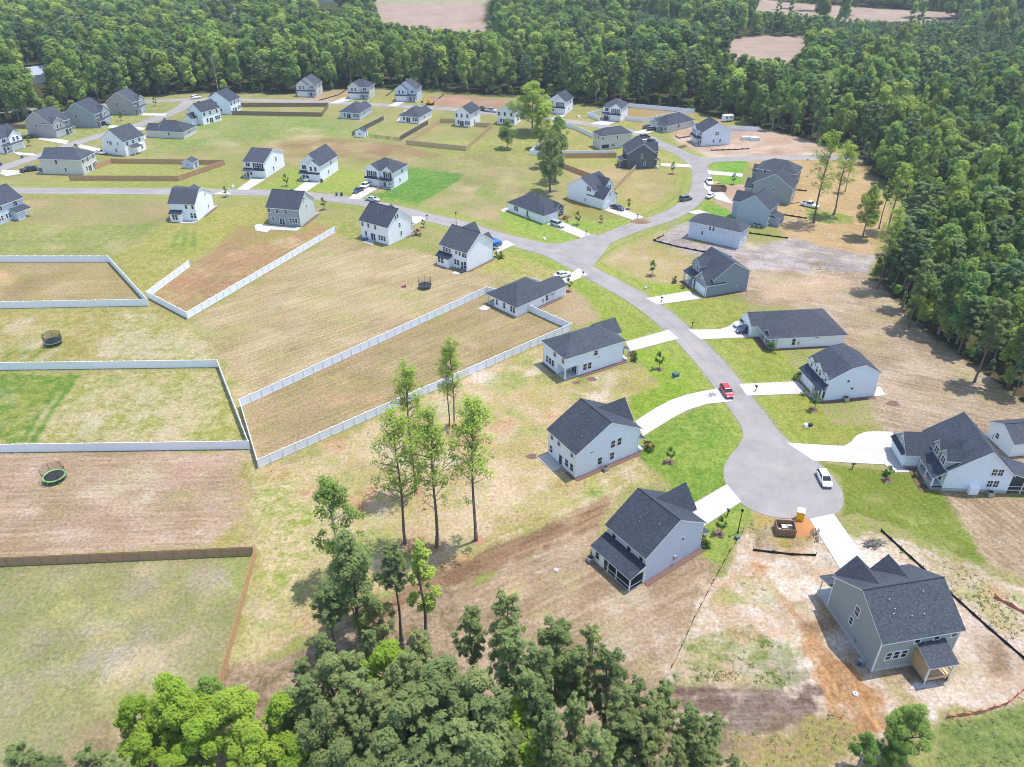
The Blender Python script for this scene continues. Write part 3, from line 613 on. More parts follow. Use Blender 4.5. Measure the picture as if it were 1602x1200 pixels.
# planted island in the drive, spoil heaps
def heap(name, u, v, rx, ry, h, col, label, cat):
    x, y = P(u, v); rr = random.Random(int(u)); vs_ = [(0, 0, h)]; fs = []; n = 14
    for k, (f, z) in enumerate(((0.35, 0.8), (0.7, 0.38), (1.0, -0.05))):
        for i in range(n):
            a = 2 * pi * i / n; q = f * (0.85 + 0.3 * rr.random()); vs_.append((rx * q * cos(a), ry * q * sin(a), h * z * (0.8 + 0.4 * rr.random()) if z > 0 else z))
    for i in range(n): fs.append((0, 1 + i, 1 + (i + 1) % n))
    for k in range(2):
        for i in range(n): a = 1 + k * n + i; b = 1 + k * n + (i + 1) % n; fs.append((a, a + n, b + n, b))
    mb = MB(); mb.v = vs_; mb.f = fs; mb.m = [0] * len(fs)
    o = mb.build(name, col, smooth=True); o.location = (x, y, 0); tag(o, label, cat); return o
heap('sand_heap', 1256, 826, 2.2, 2.6, 0.5, plain('orange_sand', alb(226, 160, 104), 0.95, vary=0.25, scale=2), 'flat heap of orange sand beside the open dumpster', 'sand heap')
heap('soil_heap', 1002, 347, 3.2, 2.2, 1.0, plain('rubble_soil', alb(176, 150, 118), 0.95, vary=0.4, scale=2), 'rubble heap at the road edge opposite the hipped white bungalow', 'soil heap')
heap('soil_heap', 705, 158, 9, 6, 1.4, plain('red_soil', alb(196, 158, 132), 0.95, vary=0.3, scale=1), 'broad bare soil heap on the empty lot by the back road', 'soil heap')
heap('soil_heap', 1130, 838, 3.0, 3.0, 0.001, M_MULCH, 'x', 'x') if False else None
# ------------------------------------------------------------------ houses
class Fr:
    """a wall's own frame: u runs to the right seen from outside, d outwards, z up"""
    def __init__(s, ox, oy, dx, dy, L): s.o = (ox, oy); s.d = (dx, dy); s.L = L; s.rot = atan2(dy, dx)
    def pt(s, u, d, z): return (s.o[0] + s.d[0] * u + s.d[1] * d, s.o[1] + s.d[1] * u - s.d[0] * d, z)
def fbox(mb, F, u0, u1, d0, d1, z0, z1, mat=0):
    q = [(u0, d1), (u1, d1), (u1, d0), (u0, d0)]
    mb.hexa([F.pt(u, d, z0) for u, d in q], [F.pt(u, d, z1) for u, d in q], mat)
def wing(W, R, F, axis, prof, e0, e1, z0=0.0, over=0.4, rake=0.3, t=0.17, ends=(1, 1), over2=None):
    pt = (lambda p, e, z: F.pt(p, e, z)) if axis == 'u' else (lambda p, e, z: F.pt(e, p, z))
    if W is not None:
        for k, e in enumerate((e0, e1)):
            if ends[k]: W.poly([pt(prof[0][0], e, z0)] + [pt(p, e, z) for p, z in prof] + [pt(prof[-1][0], e, z0)])
        for p, z in (prof[0], prof[-1]): W.poly([pt(p, e0, z0), pt(p, e1, z0), pt(p, e1, z), pt(p, e0, z)])
    n = len(prof); a0, a1 = e0 - rake, e1 + rake
    o2 = over if over2 is None else over2
    for i in range(n - 1):
        (pa, za), (pb, zb) = prof[i], prof[i + 1]
        if abs(pb - pa) < 1e-6: continue
        sl = (zb - za) / (pb - pa)
        if i == 0: pa -= over; za -= over * sl
        if i == n - 2: pb += o2; zb += o2 * sl
        b = [pt(pa, a0, za), pt(pb, a0, zb), pt(pb, a1, zb), pt(pa, a1, za)]
        R.hexa(b, [(x, y, z + t) for x, y, z in b], 1, top=0)
def hip(R, F, u0, u1, d0, d1, eave, slope, over=0.4, t=0.17):
    u0 -= over; u1 += over; d0 -= over; d1 += over; z = eave - over * slope + t
    du, dd = u1 - u0, d1 - d0; h = min(du, dd) / 2; zr = z + h * slope
    c = [(u0, d0), (u1, d0), (u1, d1), (u0, d1)]
    if du >= dd: r = [(u0 + h, (d0 + d1) / 2), (u1 - h, (d0 + d1) / 2)]; tops = [[0, 1, 'b', 'a'], [1, 2, 'b'], [2, 3, 'a', 'b'], [3, 0, 'a']]
    else: r = [((u0 + u1) / 2, d0 + h), ((u0 + u1) / 2, d1 - h)]; tops = [[0, 1, 'a'], [1, 2, 'b', 'a'], [2, 3, 'b'], [3, 0, 'a', 'b']]
    g = lambda k: F.pt(*(r[0] if k == 'a' else r[1]), zr) if isinstance(k, str) else F.pt(*c[k], z)
    for q in tops: R.poly([g(k) for k in q], 0)
    for i in range(4):
        a, b = c[i], c[(i + 1) % 4]; R.poly([F.pt(*a, z - t), F.pt(*b, z - t), F.pt(*b, z), F.pt(*a, z)], 1)
    R.poly([F.pt(*q, z - t) for q in c[::-1]], 1)
M_RIDGE = plain('ridge_shingles', (0.022, 0.027, 0.042), .85, vary=.2)
WCACHE = {}
def win_meshes(w, h, trim, style):
    k = (round(w, 2), round(h, 2), trim.name, style)
    if k not in WCACHE:
        f = MB(); a, b = w / 2, h / 2; tr = 0.11
        for x0, x1, z0, z1 in ((-a - tr, a + tr, b, b + tr), (-a - tr, a + tr, -b - tr, -b), (-a - tr, -a, -b, b), (a, a + tr, -b, b)): f.box(x0, x1, -0.07, 0.02, z0, z1)
        if style in ('sash', 'door', 'small'):
            if style == 'sash': f.box(-a, a, -0.05, 0.02, -0.035, 0.035)
        if style == 'grid':
            f.box(-a, a, -0.05, 0.02, -0.03, 0.03); f.box(-0.03, 0.03, -0.05, 0.02, -b, -0.03); f.box(-0.03, 0.03, -0.05, 0.02, 0.03, b)
        if style == 'twin': f.box(-0.06, 0.06, -0.05, 0.02, -b, b)
        p = MB(); p.box(-a, a, -0.025, 0.012, -b, b)
        WCACHE[k] = (f.mesh('window', [trim]), p.mesh('pane', [M_GLASS]))
    return WCACHE[k]
GCACHE = {}
def garage_mesh(w, mat):
    k = (w, mat.name)
    if k not in GCACHE:
        m = MB(); m.box(-w / 2, w / 2, -0.04, 0.02, 0, 2.2)
        n = 4 if w > 3 else 2
        for i in range(n):
            for j in range(4):
                x = -w / 2 + w * i / n + 0.09; m.box(x, x + w / n - 0.18, -0.07, -0.039, 0.08 + 0.54 * j, 0.5 + 0.54 * j)
        GCACHE[k] = m.mesh('garage_door', [mat])
    return GCACHE[k]
NH = [0]
class House:
    def __init__(s, label, A, yaw, W, L, wall, roof=None, trim=None, group=None, name='house', cat='house', px=True):
        x, y = P(*A) if px else A
        s.root = thing(name, label, cat, (x, y, 0), radians(yaw), group)
        s.W, s.L = W, L; s.w = MB(); s.r = MB(); s.acc = {}; s.wm = wall; s.rm = roof or (M_ROOF if NH[0] % 3 else M_ROOF2); s.trim = trim or M_TRIM
        NH[0] += 1
        s.F = {'AC': Fr(0, 0, 1, 0, W), 'AB': Fr(0, L, 0, -1, L), 'CF': Fr(W, 0, 0, 1, L), 'BF': Fr(W, L, -1, 0, W)}
        s.ps = MB(); s.sl = MB()
    def fr(s, f): return s.F[f] if isinstance(f, str) else f
    def extra(s, name, mat):
        k = (name, mat.name)
        if k not in s.acc: s.acc[k] = (MB(), mat)
        return s.acc[k][0]
    def win(s, f, u, z, w=0.85, h=1.45, d=0.0, style='sash'):
        F = s.fr(f); fm, pm = win_meshes(w, h, s.trim, style)
        o = inst('window', fm, s.root, F.pt(u, d, z), F.rot); inst('pane', pm, o); return o
    def wins(s, f, lst, **k):
        for q in lst: s.win(f, *q, **k)
    def garage(s, f, u, w=4.9, d=0.0, mat=None, z=0.05):
        F = s.fr(f); inst('garage_door', garage_mesh(w, mat or M_TRIM), s.root, F.pt(u, d, z), F.rot)
    def door(s, f, u, d=0.0, mat=None, z=0.1):
        F = s.fr(f); fm, pm = win_meshes(0.95, 2.05, s.trim, 'door'); m = MB(); m.box(-0.47, 0.47, -0.03, 0.01, 0, 2.05)
        inst('door', fm, s.root, F.pt(u, d, z + 1.03), F.rot)
        fbox(s.extra('door_leaf', mat or M_DARK), F, u - 0.46, u + 0.46, d, d + 0.045, z, z + 2.05)
    def post(s, f, u, d, z0, z1, w=0.13):
        fbox(s.ps, s.fr(f), u - w / 2, u + w / 2, d - w / 2, d + w / 2, z0, z1)
    def shed(s, f, u0, u1, d0, d1, z0, z1, over=0.25, t=0.14, d_in=0.0):
        """single-pitch roof from the wall (height z1 at d0) out to d1 (height z0)"""
        F = s.fr(f); sl = (z0 - z1) / (d1 - d0); a = d1 + over; za = z0 + over * sl
        b = [F.pt(u0 - over, d0, z1), F.pt(u1 + over, d0, z1), F.pt(u1 + over, a, za), F.pt(u0 - over, a, za)]
        s.r.hexa(b, [(x, y, z + t) for x, y, z in b], 1, top=0)
    def gable(s, ax, eave, rise, x0=0, x1=None, y0=0, y1=None, over=0.4, rake=0.3, z0=0, pos=0.5, eave2=None):
        """main block; ax 'x': ridge parallel to the long AC wall"""
        x1 = s.W if x1 is None else x1; y1 = s.L if y1 is None else y1; F = s.F['AC']; e2 = eave if eave2 is None else eave2
        if ax == 'x': wing(s.w, s.r, F, 'd', [(-y1, e2), (-y0 - (y1 - y0) * pos, eave + rise), (-y0, eave)], x0, x1, z0, over, rake)
        else: wing(s.w, s.r, F, 'u', [(x0, eave), (x0 + (x1 - x0) * pos, eave + rise), (x1, e2)], -y1, -y0, z0, over, rake)
        pp = s.extra('vent_pipe', M_METAL); rr = random.Random(NH[0])
        for k in range(3):
            q = rr.uniform(.15, .42) * pos * 2; w = rr.uniform(.15, .85); z = eave + rise * q / pos + .17
            if ax == 'x': x, y = x0 + (x1 - x0) * w, y0 + (y1 - y0) * q
            else: x, y = x0 + (x1 - x0) * q, y0 + (y1 - y0) * w
            pp.tube((x, y, z - .15), (x, y, z + .38), .07, .07, 6)
        rc = s.extra('ridge_cap', M_METALROOF if s.rm.name == 'pale_metal_roof' else M_RIDGE); zr = eave + rise + .17
        if ax == 'x': yr = y0 + (y1 - y0) * pos; rc.tube((x0 - rake, yr, zr - .01), (x1 + rake, yr, zr - .01), .09, .09, 6)
        else: xr = x0 + (x1 - x0) * pos; rc.tube((xr, y0 - rake, zr - .01), (xr, y1 + rake, zr - .01), .09, .09, 6)
    def hipm(s, eave, slope=0.6, x0=0, x1=None, y0=0, y1=None, walls=True, over=0.4):
        x1 = s.W if x1 is None else x1; y1 = s.L if y1 is None else y1
        if walls: s.w.box(x0, x1, y0, y1, 0, eave)
        hip(s.r, s.F['AC'], x0, x1, -y1, -y0, eave, slope, over)
        pp = s.extra('vent_pipe', M_METAL); rr = random.Random(NH[0] + 50)
        for k in range(3):
            x, y = rr.uniform(x0 + 1.5, x1 - 1.5), rr.uniform(y0 + 1.2, (y0 + y1) / 2); z = eave + slope * min(x - x0, x1 - x, y - y0, y1 - y) + .17; pp.tube((x, y, z - .15), (x, y, z + .38), .07, .07, 6)
    def mulch(s, f, u0, u1, w=0.9):
        fbox(s.extra('mulch_bed', M_MULCH), s.fr(f), u0, u1, 0.02, w, -0.02, 0.085)
    def corner_boards(s, h):
        m = s.extra('corner_board', s.trim)
        for x, y in ((0, 0), (s.W, 0), (0, s.L)):
            m.box(x - 0.06 if x == 0 else x - 0.08, x + 0.08 if x == 0 else x + 0.06, y - 0.06 if y == 0 else y - 0.08, y + 0.08 if y == 0 else y + 0.06, 0.1, h - 0.05)
    def ac_unit(s, f, u, d=0.9):
        m = s.extra('condenser', M_METAL); F = s.fr(f)
        fbox(m, F, u - 0.45, u + 0.45, d - 0.45, d + 0.45, 0.05, 0.85); fbox(s.extra('condenser_grille', M_BLACK2), F, u - 0.38, u + 0.38, d - 0.38, d + 0.38, 0.851, 0.9)
    def front(s, f, side='L', st=2, eave=5.4, gw=6.0, pitch=0.7, proj=0.8, deep=4.0, accent=None, porch=1.9, cross=True, cars=None):
        F = s.fr(f); L = F.L; gw = min(gw, L * 0.62)
        g0, g1 = (0.0, gw) if side == 'L' else (L - gw, L); h0, h1 = (gw, L) if side == 'L' else (0.0, L - gw)
        c = (g0 + g1) / 2; hc = (h0 + h1) / 2; e = eave - 0.06
        if cross: wing(s.w, s.r, F, 'u', [(g0 + 0.02, e), (c, e + gw / 2 * pitch), (g1 - 0.02, e)], -deep, proj, 0, 0.3, 0.25)
        else: proj = 0.0
        s.garage(F, c, min(4.9, gw - 0.8), proj)
        if st == 2:
            if accent:
                m = s.extra('accent_panel', accent); fbox(m, F, c - 1.9, c + 1.9, proj, proj + 0.03, eave - 2.3, eave - 0.3)
            s.win(F, c - 0.85, eave - 1.15, 0.85, 1.4, proj); s.win(F, c + 0.85, eave - 1.15, 0.85, 1.4, proj)
            s.shed(F, g0, g1, proj, proj + 0.7, 2.55, 2.95, 0.1)
            s.win(F, hc, eave - 1.0, 1.5, 1.35, 0.0, 'twin')
        else: s.win(F, c, eave + gw / 2 * pitch * 0.35, 0.7, 0.7, proj, 'grid')
        s.shed(F, h0, h1, 0, porch, 2.5, 3.15, 0.2)
        for u in (h0 + 0.25, h1 - 0.25): s.post(F, u, porch - 0.1, 0.1, 2.52)
        fbox(s.sl, F, h0, h1, 0.005, porch, -0.05, 0.14)
        s.door(F, h0 + (h1 - h0) * 0.3, 0.0, z=0.15); s.win(F, h0 + (h1 - h0) * 0.72, 1.6, 0.9, 1.5)
    def back(s, f, st=2, eave=5.4):
        L = s.fr(f).L
        if st == 2: s.wins(f, [(L * .13, eave - 1.0), (L * .45, eave - 1.0), (L * .82, eave - 1.0)])
        s.wins(f, [(L * .24, 1.65), (L * .72, 1.65), (L * .81, 1.65), (L * .90, 1.65)]); s.win(f, L * .45, 1.2, 1.7, 2.05, 0, 'twin')
    def side(s, f, st=2, eave=5.4, flip=False):
        L = s.fr(f).L; a = (lambda q: L - q) if flip else (lambda q: q)
        if st == 2: s.wins(f, [(a(L * .6), 4.3)])
        s.wins(f, [(a(L * .42), 1.7)], w=0.75, h=1.2)
    def done(s):
        s.w.build('wall', s.wm, s.root); s.r.build('roof', [s.rm, s.trim], s.root)
        near = depth(*s.root.location[:2]) < 270
        def pieces(nm, m, mat):
            if not near or nm in ('wall', 'dormer_wall', 'stone_veneer', 'printed_wrap'):
                o = m.build(nm, mat, s.root)
                if o is not None and nm in ('porch_post', 'porch_floor', 'printed_wrap', 'vent_pipe'): o['kind'] = 'stuff'
                return
            par = list(range(len(m.v)))
            def root(i):
                while par[i] != i: par[i] = par[par[i]]; i = par[i]
                return i
            for f in m.f:
                for i in f[1:]: par[root(i)] = root(f[0])
            isl = {}
            for f, k in zip(m.f, m.m): isl.setdefault(root(f[0]), []).append((f, k))
            for fs in isl.values():
                ids = sorted({i for f, _ in fs for i in f}); mp = {i: j for j, i in enumerate(ids)}; q = MB()
                q.v = [m.v[i] for i in ids]; q.f = [tuple(mp[i] for i in f) for f, _ in fs]; q.m = [k for _, k in fs]; q.build(nm, mat, s.root)
        pieces('porch_post', s.ps, s.trim); pieces('porch_floor', s.sl, M_CONC2)
        for (nm, _), (m, mat) in s.acc.items(): pieces(nm, m, mat)
        return s

# --- the six houses round the turning circle and the lower street, each to its own plan
h = House('white two-storey house with hip roof and open corner patio behind the long white fence', (883.5, 595), 30.5, 14.6, 8.2, M_SHADEW, M_ROOF2)
e = 5.35
h.w.box(0, 14.6, 0, 8.2, 2.65, e); h.w.box(3.3, 14.6, 0, 8.2, 0, 2.65); h.w.box(0, 3.3, 2.8, 8.2, 0, 2.65)
hip(h.r, h.F['AC'], 0, 14.6, -8.2, 0, e, 0.62)
wing(h.w, h.r, h.F['CF'], 'u', [(3.4, e - 0.07), (5.8, e + 2.0), (8.15, e - 0.07)], -3.5, 1.6, 0, 0.35, 0.3)
h.post('AC', 0.12, -0.12, 0, 2.65, 0.22); fbox(h.sl, h.F['AC'], 0.02, 3.3, -2.8, -0.02, -0.02, 0.12)
h.wins('AB', [(1.6, 1.75), (2.65, 1.75), (3.7, 1.75), (4.3, 4.4), (7.35, 4.4)]); h.wins('AC', [(4.9, 1.7), (6.1, 1.7), (7.5, 4.45)])
h.win(Fr(3.3, 2.8, 0, -1, 2.8), 1.4, 1.2, 1.5, 2.05, 0.0, 'twin')
fbox(h.extra('vent', M_DARK), h.F['AC'], 8.0, 8.7, 0.0, 0.05, 3.0, 3.12); h.shed('CF', 0, 3.4, 0, 1.7, 2.5, 3.1, 0.2); h.post('CF', 0.15, 1.6, 0.1, 2.55); h.post('CF', 3.2, 1.6, 0.1, 2.55)
fbox(h.sl, h.F['CF'], 0, 3.4, 0.01, 1.8, -0.02, 0.14); h.win('CF', 1.0, 1.6); h.door('CF', 2.5); h.garage('CF', 5.8, 4.2, 1.6); h.mulch('AC', 3.3, 15.6); h.mulch('AB', 0.2, 5.0, 0.6); h.corner_boards(e); h.done()

h = House('white two-storey gabled house with patio and curved drive, just left of the turning circle', (900, 748.5), 32, 13.6, 8.2, M_SHADEW)
e = 5.35; h.gable('y', e, 3.75)
wing(h.w, h.r, h.F['CF'], 'u', [(3.0, e - 0.06), (5.6, e + 2.9), (8.15, e - 0.06)], -6.3, 0.6, 0, 0.35, 0.3)
h.wins('AC', [(5.1, 1.7), (7.75, 4.25), (9.15, 4.25), (7.75, 1.7)]); h.wins('AB', [(1.0, 4.45), (3.1, 4.45), (6.95, 4.45)], w=0.7); h.wins('AB', [(0.9, 1.6), (5.6, 1.65), (7.05, 1.65)]); h.win('AB', 3.8, 1.15, 0.85, 2.0, 0, 'door')
fbox(h.extra('vent', M_DARK), h.F['AC'], 2.9, 3.6, 0, 0.05, 4.2, 4.32); h.shed('CF', 0, 3.0, 0, 1.5, 2.5, 3.1, 0.2); h.post('CF', 0.15, 1.4, 0.1, 2.55); h.post('CF', 2.8, 1.4, 0.1, 2.55); fbox(h.sl, h.F['CF'], 0, 3, .01, 1.6, -.02, .14)
h.win('CF', 0.9, 1.6); h.door('CF', 2.1); h.garage('CF', 5.6, 4.4, 0.6); h.win('CF', 4.8, 4.2, d=0.6); h.win('CF', 6.4, 4.2, d=0.6)
h.mulch('AC', -0.2, 14.2); h.mulch('AB', 6.0, 8.3, 0.6); h.ac_unit('AC', 5.7, 1.0); h.corner_boards(e); h.done()

h = House('grey gabled house with a lean-to and black screened porch below a short straight drive', (1006, 912), 36, 11.8, 8.1, M_LGREY)
e = 5.35; h.gable('y', e, 3.7)
wing(h.w, h.r, h.F['CF'], 'u', [(3.2, e - 0.06), (5.7, e + 3.0), (8.05, e - 0.06)], -5.4, 1.4, 0, 0.35, 0.3)
h.wins('AB', [(1.5, 4.45), (4.7, 4.45), (7.2, 4.45)], w=0.75); F = h.F['AB']
h.shed('AB', 0, 8.1, 0, 2.8, 2.55, 3.65, 0.25)
lw = h.extra('wall', M_WHITE); fbox(lw, F, 0.0, 2.5, 0.005, 2.8, 0, 2.5)
for u in (0.0, 8.1):     # cheeks of the lean-to
    a = MB(); lw.poly([F.pt(u + (-0.01 if u else 0.01), 0.01, 2.5), F.pt(u + (-0.01 if u else 0.01), 2.75, 2.5), F.pt(u + (-0.01 if u else 0.01), 0.01, 3.6)])
h.win(F, 1.2, 1.6, 0.8, 1.4, 2.8)
scr = h.extra('insect_screen', netting('porch_screen', (0.02, 0.02, 0.025), 0.72)); scr.poly([F.pt(2.5, 2.74, 0.1), F.pt(8.06, 2.74, 0.1), F.pt(8.06, 2.74, 2.5), F.pt(2.5, 2.74, 2.5)]); scr.poly([F.pt(8.04, 0.02, 0.1), F.pt(8.04, 2.7, 0.1), F.pt(8.04, 2.7, 2.5), F.pt(8.04, 0.02, 2.5)])
for u in (2.55, 3.5, 5.3, 8.04): h.post(F, u, 2.74, 0.05, 2.55, 0.15)
h.post(F, 8.04, 0.1, 0.05, 2.9, 0.15); fbox(h.ps, F, 2.5, 8.1, 2.69, 2.79, 0.72, 0.8); fbox(h.ps, F, 7.99, 8.09, 0.1, 2.7, 0.72, 0.8); fbox(h.ps, F, 2.5, 8.1, 2.69, 2.79, 2.42, 2.55)
fbox(h.sl, F, 2.5, 8.1, 0.01, 2.85, -0.02, 0.12)
h.win('AC', 7.4, 4.5, 0.5, 0.5, 0, 'small'); fbox(h.extra('meter_box', M_METAL), h.F['AC'], 6.0, 6.4, 0, 0.2, 1.1, 1.9); fbox(h.extra('vent', M_TRIM), h.F['AC'], 10.4, 10.6, 0, 0.1, 4.9, 5.1); fbox(h.extra('vent', M_TRIM), h.F['AC'], 9.7, 9.9, 0, 0.1, 3.0, 3.2)
h.shed('CF', 0, 3.2, 0, 1.6, 2.5, 3.1, 0.2); h.post('CF', 0.15, 1.5, 0.1, 2.55); h.post('CF', 3.0, 1.5, 0.1, 2.55); fbox(h.sl, h.F['CF'], 0, 3.2, .01, 1.7, -.02, .14); h.win('CF', 1, 1.6); h.door('CF', 2.3); h.garage('CF', 5.6, 4.4, 1.4)
h.mulch('AC', 0, 12.5); h.ac_unit('AB', 0.3, 3.4); h.corner_boards(e); h.done()

h = House('grey-green two-storey house under construction with bare wood rear porch and sandy yard', (1363, 1051.5), 11, 11.1, 10.9, M_GREEN)
e = 5.9; h.gable('x', e, 3.25); F = h.F['BF']
wing(h.w, h.r, F, 'u', [(5.7, e - 0.08), (8.25, e + 2.7), (10.8, e - 0.08)], -5.5, 0.5, 0, 0.12, 0.25)
wing(h.w, h.r, F, 'u', [(1.4, e - 0.1), (3.5, e + 2.2), (5.6, e - 0.1)], -5.5, 0.35, 0, 0.3, 0.25)
h.win('AB', 5.0, 2.95, 0.6, 1.2); h.win('AB', 5.5, 5.3, 0.8, 1.5); h.wins('AC', [(1.65, 2.75), (2.75, 2.75), (3.85, 2.75), (5.1, 5.15), (7.8, 5.15), (10.3, 5.15)], w=0.75, h=1.3)
h.shed(F, 6.5, 11.2, 0, 2.5, 3.3, 4.0, 0.3); h.post(F, 11.0, 2.4, 0.1, 3.35, 0.16); h.post(F, 6.7, 2.4, 0.1, 3.35, 0.16); fbox(h.sl, F, 6.5, 11.2, 0.01, 2.6, -0.05, 0.75); h.door(F, 8.6, z=0.8); h.garage(F, 3.5, 4.0, 0.35)
F = h.F['AC']; raw = h.extra('raw_wood_panel', M_NEWWOOD)
h.shed(F, 5.3, 8.9, 0, 3.0, 3.4, 4.35, 0.25); fbox(raw, F, 5.35, 5.47, 0.02, 2.9, 0.95, 3.3); fbox(raw, F, 5.47, 8.8, 0.0, 0.08, 0.9, 4.0); fbox(raw, F, 5.3, 8.9, 0.1, 2.95, 0.72, 0.9); fbox(raw, F, 5.47, 8.85, 2.85, 2.93, 0.9, 1.15); fbox(raw, F, 8.78, 8.86, 0.1, 2.85, 1.7, 2.0)
for u in (5.4, 8.85): h.post(F, u, 2.9, 0.0, 3.45, 0.17); fbox(h.extra('pier', M_BROWNWOOD), F, u - 0.14, u + 0.14, 2.7, 2.98, -0.05, 0.72)
fbox(h.extra('foundation', M_CONC2), F, 0.03, 11.05, 0.0, 0.04, -0.05, 0.6); fbox(h.extra('foundation', M_CONC2), h.F['AB'], 0.03, 10.85, 0.0, 0.04, -0.05, 0.6)
pp = h.extra('vent_pipe', M_METAL)
for x, y, z in ((2.6, 3.9, 8.3), (7.6, 4.2, 8.4), (6.6, 1.9, 7.0)): pp.tube((x, y, z - 0.3), (x, y, z + 0.45), 0.08, 0.08, 6)
fbox(h.extra('meter_box', M_METAL), h.F['AB'], 6.4, 6.8, 0, 0.2, 0.9, 1.5); h.corner_boards(e); h.done()

h = House('large white house with stone garage wing, twin dormers and screened rear porch', (1453.5, 766.5), -4, 14.4, 10.8, M_SHADEW)
wing(h.w, h.r, h.F['AC'], 'u', [(1.9, 4.3), (7.6, 8.45), (12.4, 3.9)], -10.8, 0.0, 0, 0.25, 0.3)
h.shed('AB', 5.2, 10.8, -1.9, 0.0, 2.75, 4.1, 0.3); F = h.F['AB']; stone = M_TAN
for u in (5.4, 8.0, 10.65): h.post(F, u, -0.12, 0.7, 2.8, 0.2)
fbox(h.sl, F, 5.2, 10.8, -1.9, 0.0, -0.05, 0.7)
Fi = Fr(1.9, 10.8, 0, -1, 10.8); h.win(Fi, 9.3, 1.9, 0.9, 1.5); h.door(Fi, 6.8, z=0.75); h.win(Fi, 8.2, 1.9)
G2 = Fr(-2.4, 11.6, 0, -1, 5.8)       # garage front
wing(h.w, h.r, G2, 'u', [(0, 3.0), (2.9, 5.5), (5.8, 3.0)], -8.0, 0.0, 0, 0.35, 0.3)
sd = h.extra('stone_veneer', stone); sd.poly([G2.pt(0.0, 0.012, 2.6), G2.pt(5.8, 0.012, 2.6), G2.pt(5.8, 0.012, 2.95), G2.pt(2.9, 0.012, 5.4), G2.pt(0, 0.012, 2.95)])
fbox(sd, Fr(-2.4, 5.8, 1, 0, 4.3), 0.02, 4.2, 0.0, 0.03, 0, 0.5); h.garage(G2, 2.9, 4.9, 0.0); h.win(G2, 2.9, 4.1, 0.8, 0.8, 0.02, 'grid'); mr = h.extra('metal_awning', M_METALROOF)
b = [G2.pt(0.1, 0.0, 2.95), G2.pt(5.7, 0.0, 2.95), G2.pt(5.7, 0.75, 2.5), G2.pt(0.1, 0.75, 2.5)]; mr.hexa(b, [(x, y, z + 0.1) for x, y, z in b])
for u in (6.4, 9.1):      # twin dormers over the porch
    D = Fr(1.5, 10.8, 0, -1, 10.8); wing(sd, h.r, D, 'u', [(u - 1.15, 5.9), (u, 7.2), (u + 1.15, 5.9)], -4.2, 0.0, 3.6, 0.2, 0.2); h.win(D, u, 5.15, 1.3, 1.2, 0.0, 'grid')
b = [F.pt(5.2, -1.85, 4.02), F.pt(10.8, -1.85, 4.02), F.pt(10.8, -0.5, 3.2), F.pt(5.2, -0.5, 3.2)]; mr.hexa([(x, y, z + .12) for x, y, z in b], [(x, y, z + 0.2) for x, y, z in b])
for z in (1.9, 4.3): h.win('AC', 9.2, z, 0.8, 1.3, 0, 'grid'); h.win('AC', 10.2, z, 0.8, 1.3, 0, 'grid')
fbox(h.extra('porch_brick', M_TAN), h.F['AC'], -0.02, 1.9, -0.3, 0.0, 0, 0.7); C = h.F['CF']
h.shed(C, 0, 4.4, -2.0, 2.4, 2.7, 4.1, 0.3); fbox(h.sl, C, 0, 4.4, -2.0, 2.3, 0.55, 0.75)
scr = h.extra('insect_screen', netting('porch_screen', (0.02, 0.02, 0.025), 0.72)); scr.poly([C.pt(0.03, -2.0, 0.8), C.pt(0.03, 2.2, 0.8), C.pt(0.03, 2.2, 2.75), C.pt(0.03, -2.0, 3.9)]); scr.poly([C.pt(0.03, 2.2, 0.8), C.pt(4.3, 2.2, 0.8), C.pt(4.3, 2.2, 2.75), C.pt(0.03, 2.2, 2.75)])
for d in (0.2, 2.2): h.post(C, 0.1, d, 0.0, 2.8, 0.15)
h.post(C, 4.2, 2.2, 0, 2.8, 0.15); fbox(h.ps, C, 0.02, 0.1, -2.0, 2.2, 1.45, 1.53)
fbox(h.extra('foundation', M_CONC2), h.F['AC'], 1.9, 12.4, 0.0, 0.03, -0.05, 0.6); h.mulch('AB', 4.6, 11.2, 1.6); h.ac_unit('AC', 9.4, 0.9)
bay = h.extra('bay_chimney', M_WHITE); fbox(bay, h.F['AC'], 6.0, 7.5, 0.0, 0.8, 0.0, 1.6)
for x in (7.95, 9.6): h.extra('vent_pipe', M_METAL).tube((x + 0.8, 8.2 if x < 8 else 5.6, 7.0), (x + 0.8, 8.2 if x < 8 else 5.6, 8.2), 0.07, 0.07, 6)
h.done()

h = House('white house with three white dormers and flag porch, opposite the red car', (1281.5, 628), 9, 11.5, 8.2, M_SHADEW)
wing(h.w, h.r, h.F['AC'], 'u', [(1.0, 4.9), (5.1, 7.15), (7.8, 7.6), (11.4, 5.5)], -8.2, 0.0, 0, 0.2, 0.3, over2=0.35)
F = h.F['AB']; mr = h.extra('metal_roof', M_METALROOF); b = [F.pt(-0.1, -1.0, 3.7), F.pt(8.4, -1.0, 3.7), F.pt(8.4, 0.75, 2.7), F.pt(-0.1, 0.75, 2.7)]; mr.hexa(b, [(x, y, z + 0.13) for x, y, z in b])
fbox(h.w, F, 0.0, 5.6, -1.0, 0.0, 0, 2.95); h.garage(F, 2.9, 4.9, 0.0); h.post(F, 5.75, 0.55, 0.1, 2.75, 0.16); h.post(F, 8.1, 0.55, 0.1, 2.75, 0.16); fbox(h.sl, F, 5.6, 8.2, -1.0, 0.7, -0.02, 0.15)
Fi = Fr(1.0, 8.2, 0, -1, 8.2); h.door(Fi, 6.4, z=0.16); h.win(Fi, 7.5, 1.65); h.win('AC', 0.55, 1.5, 0.55, 1.7, -0.01, 'door')
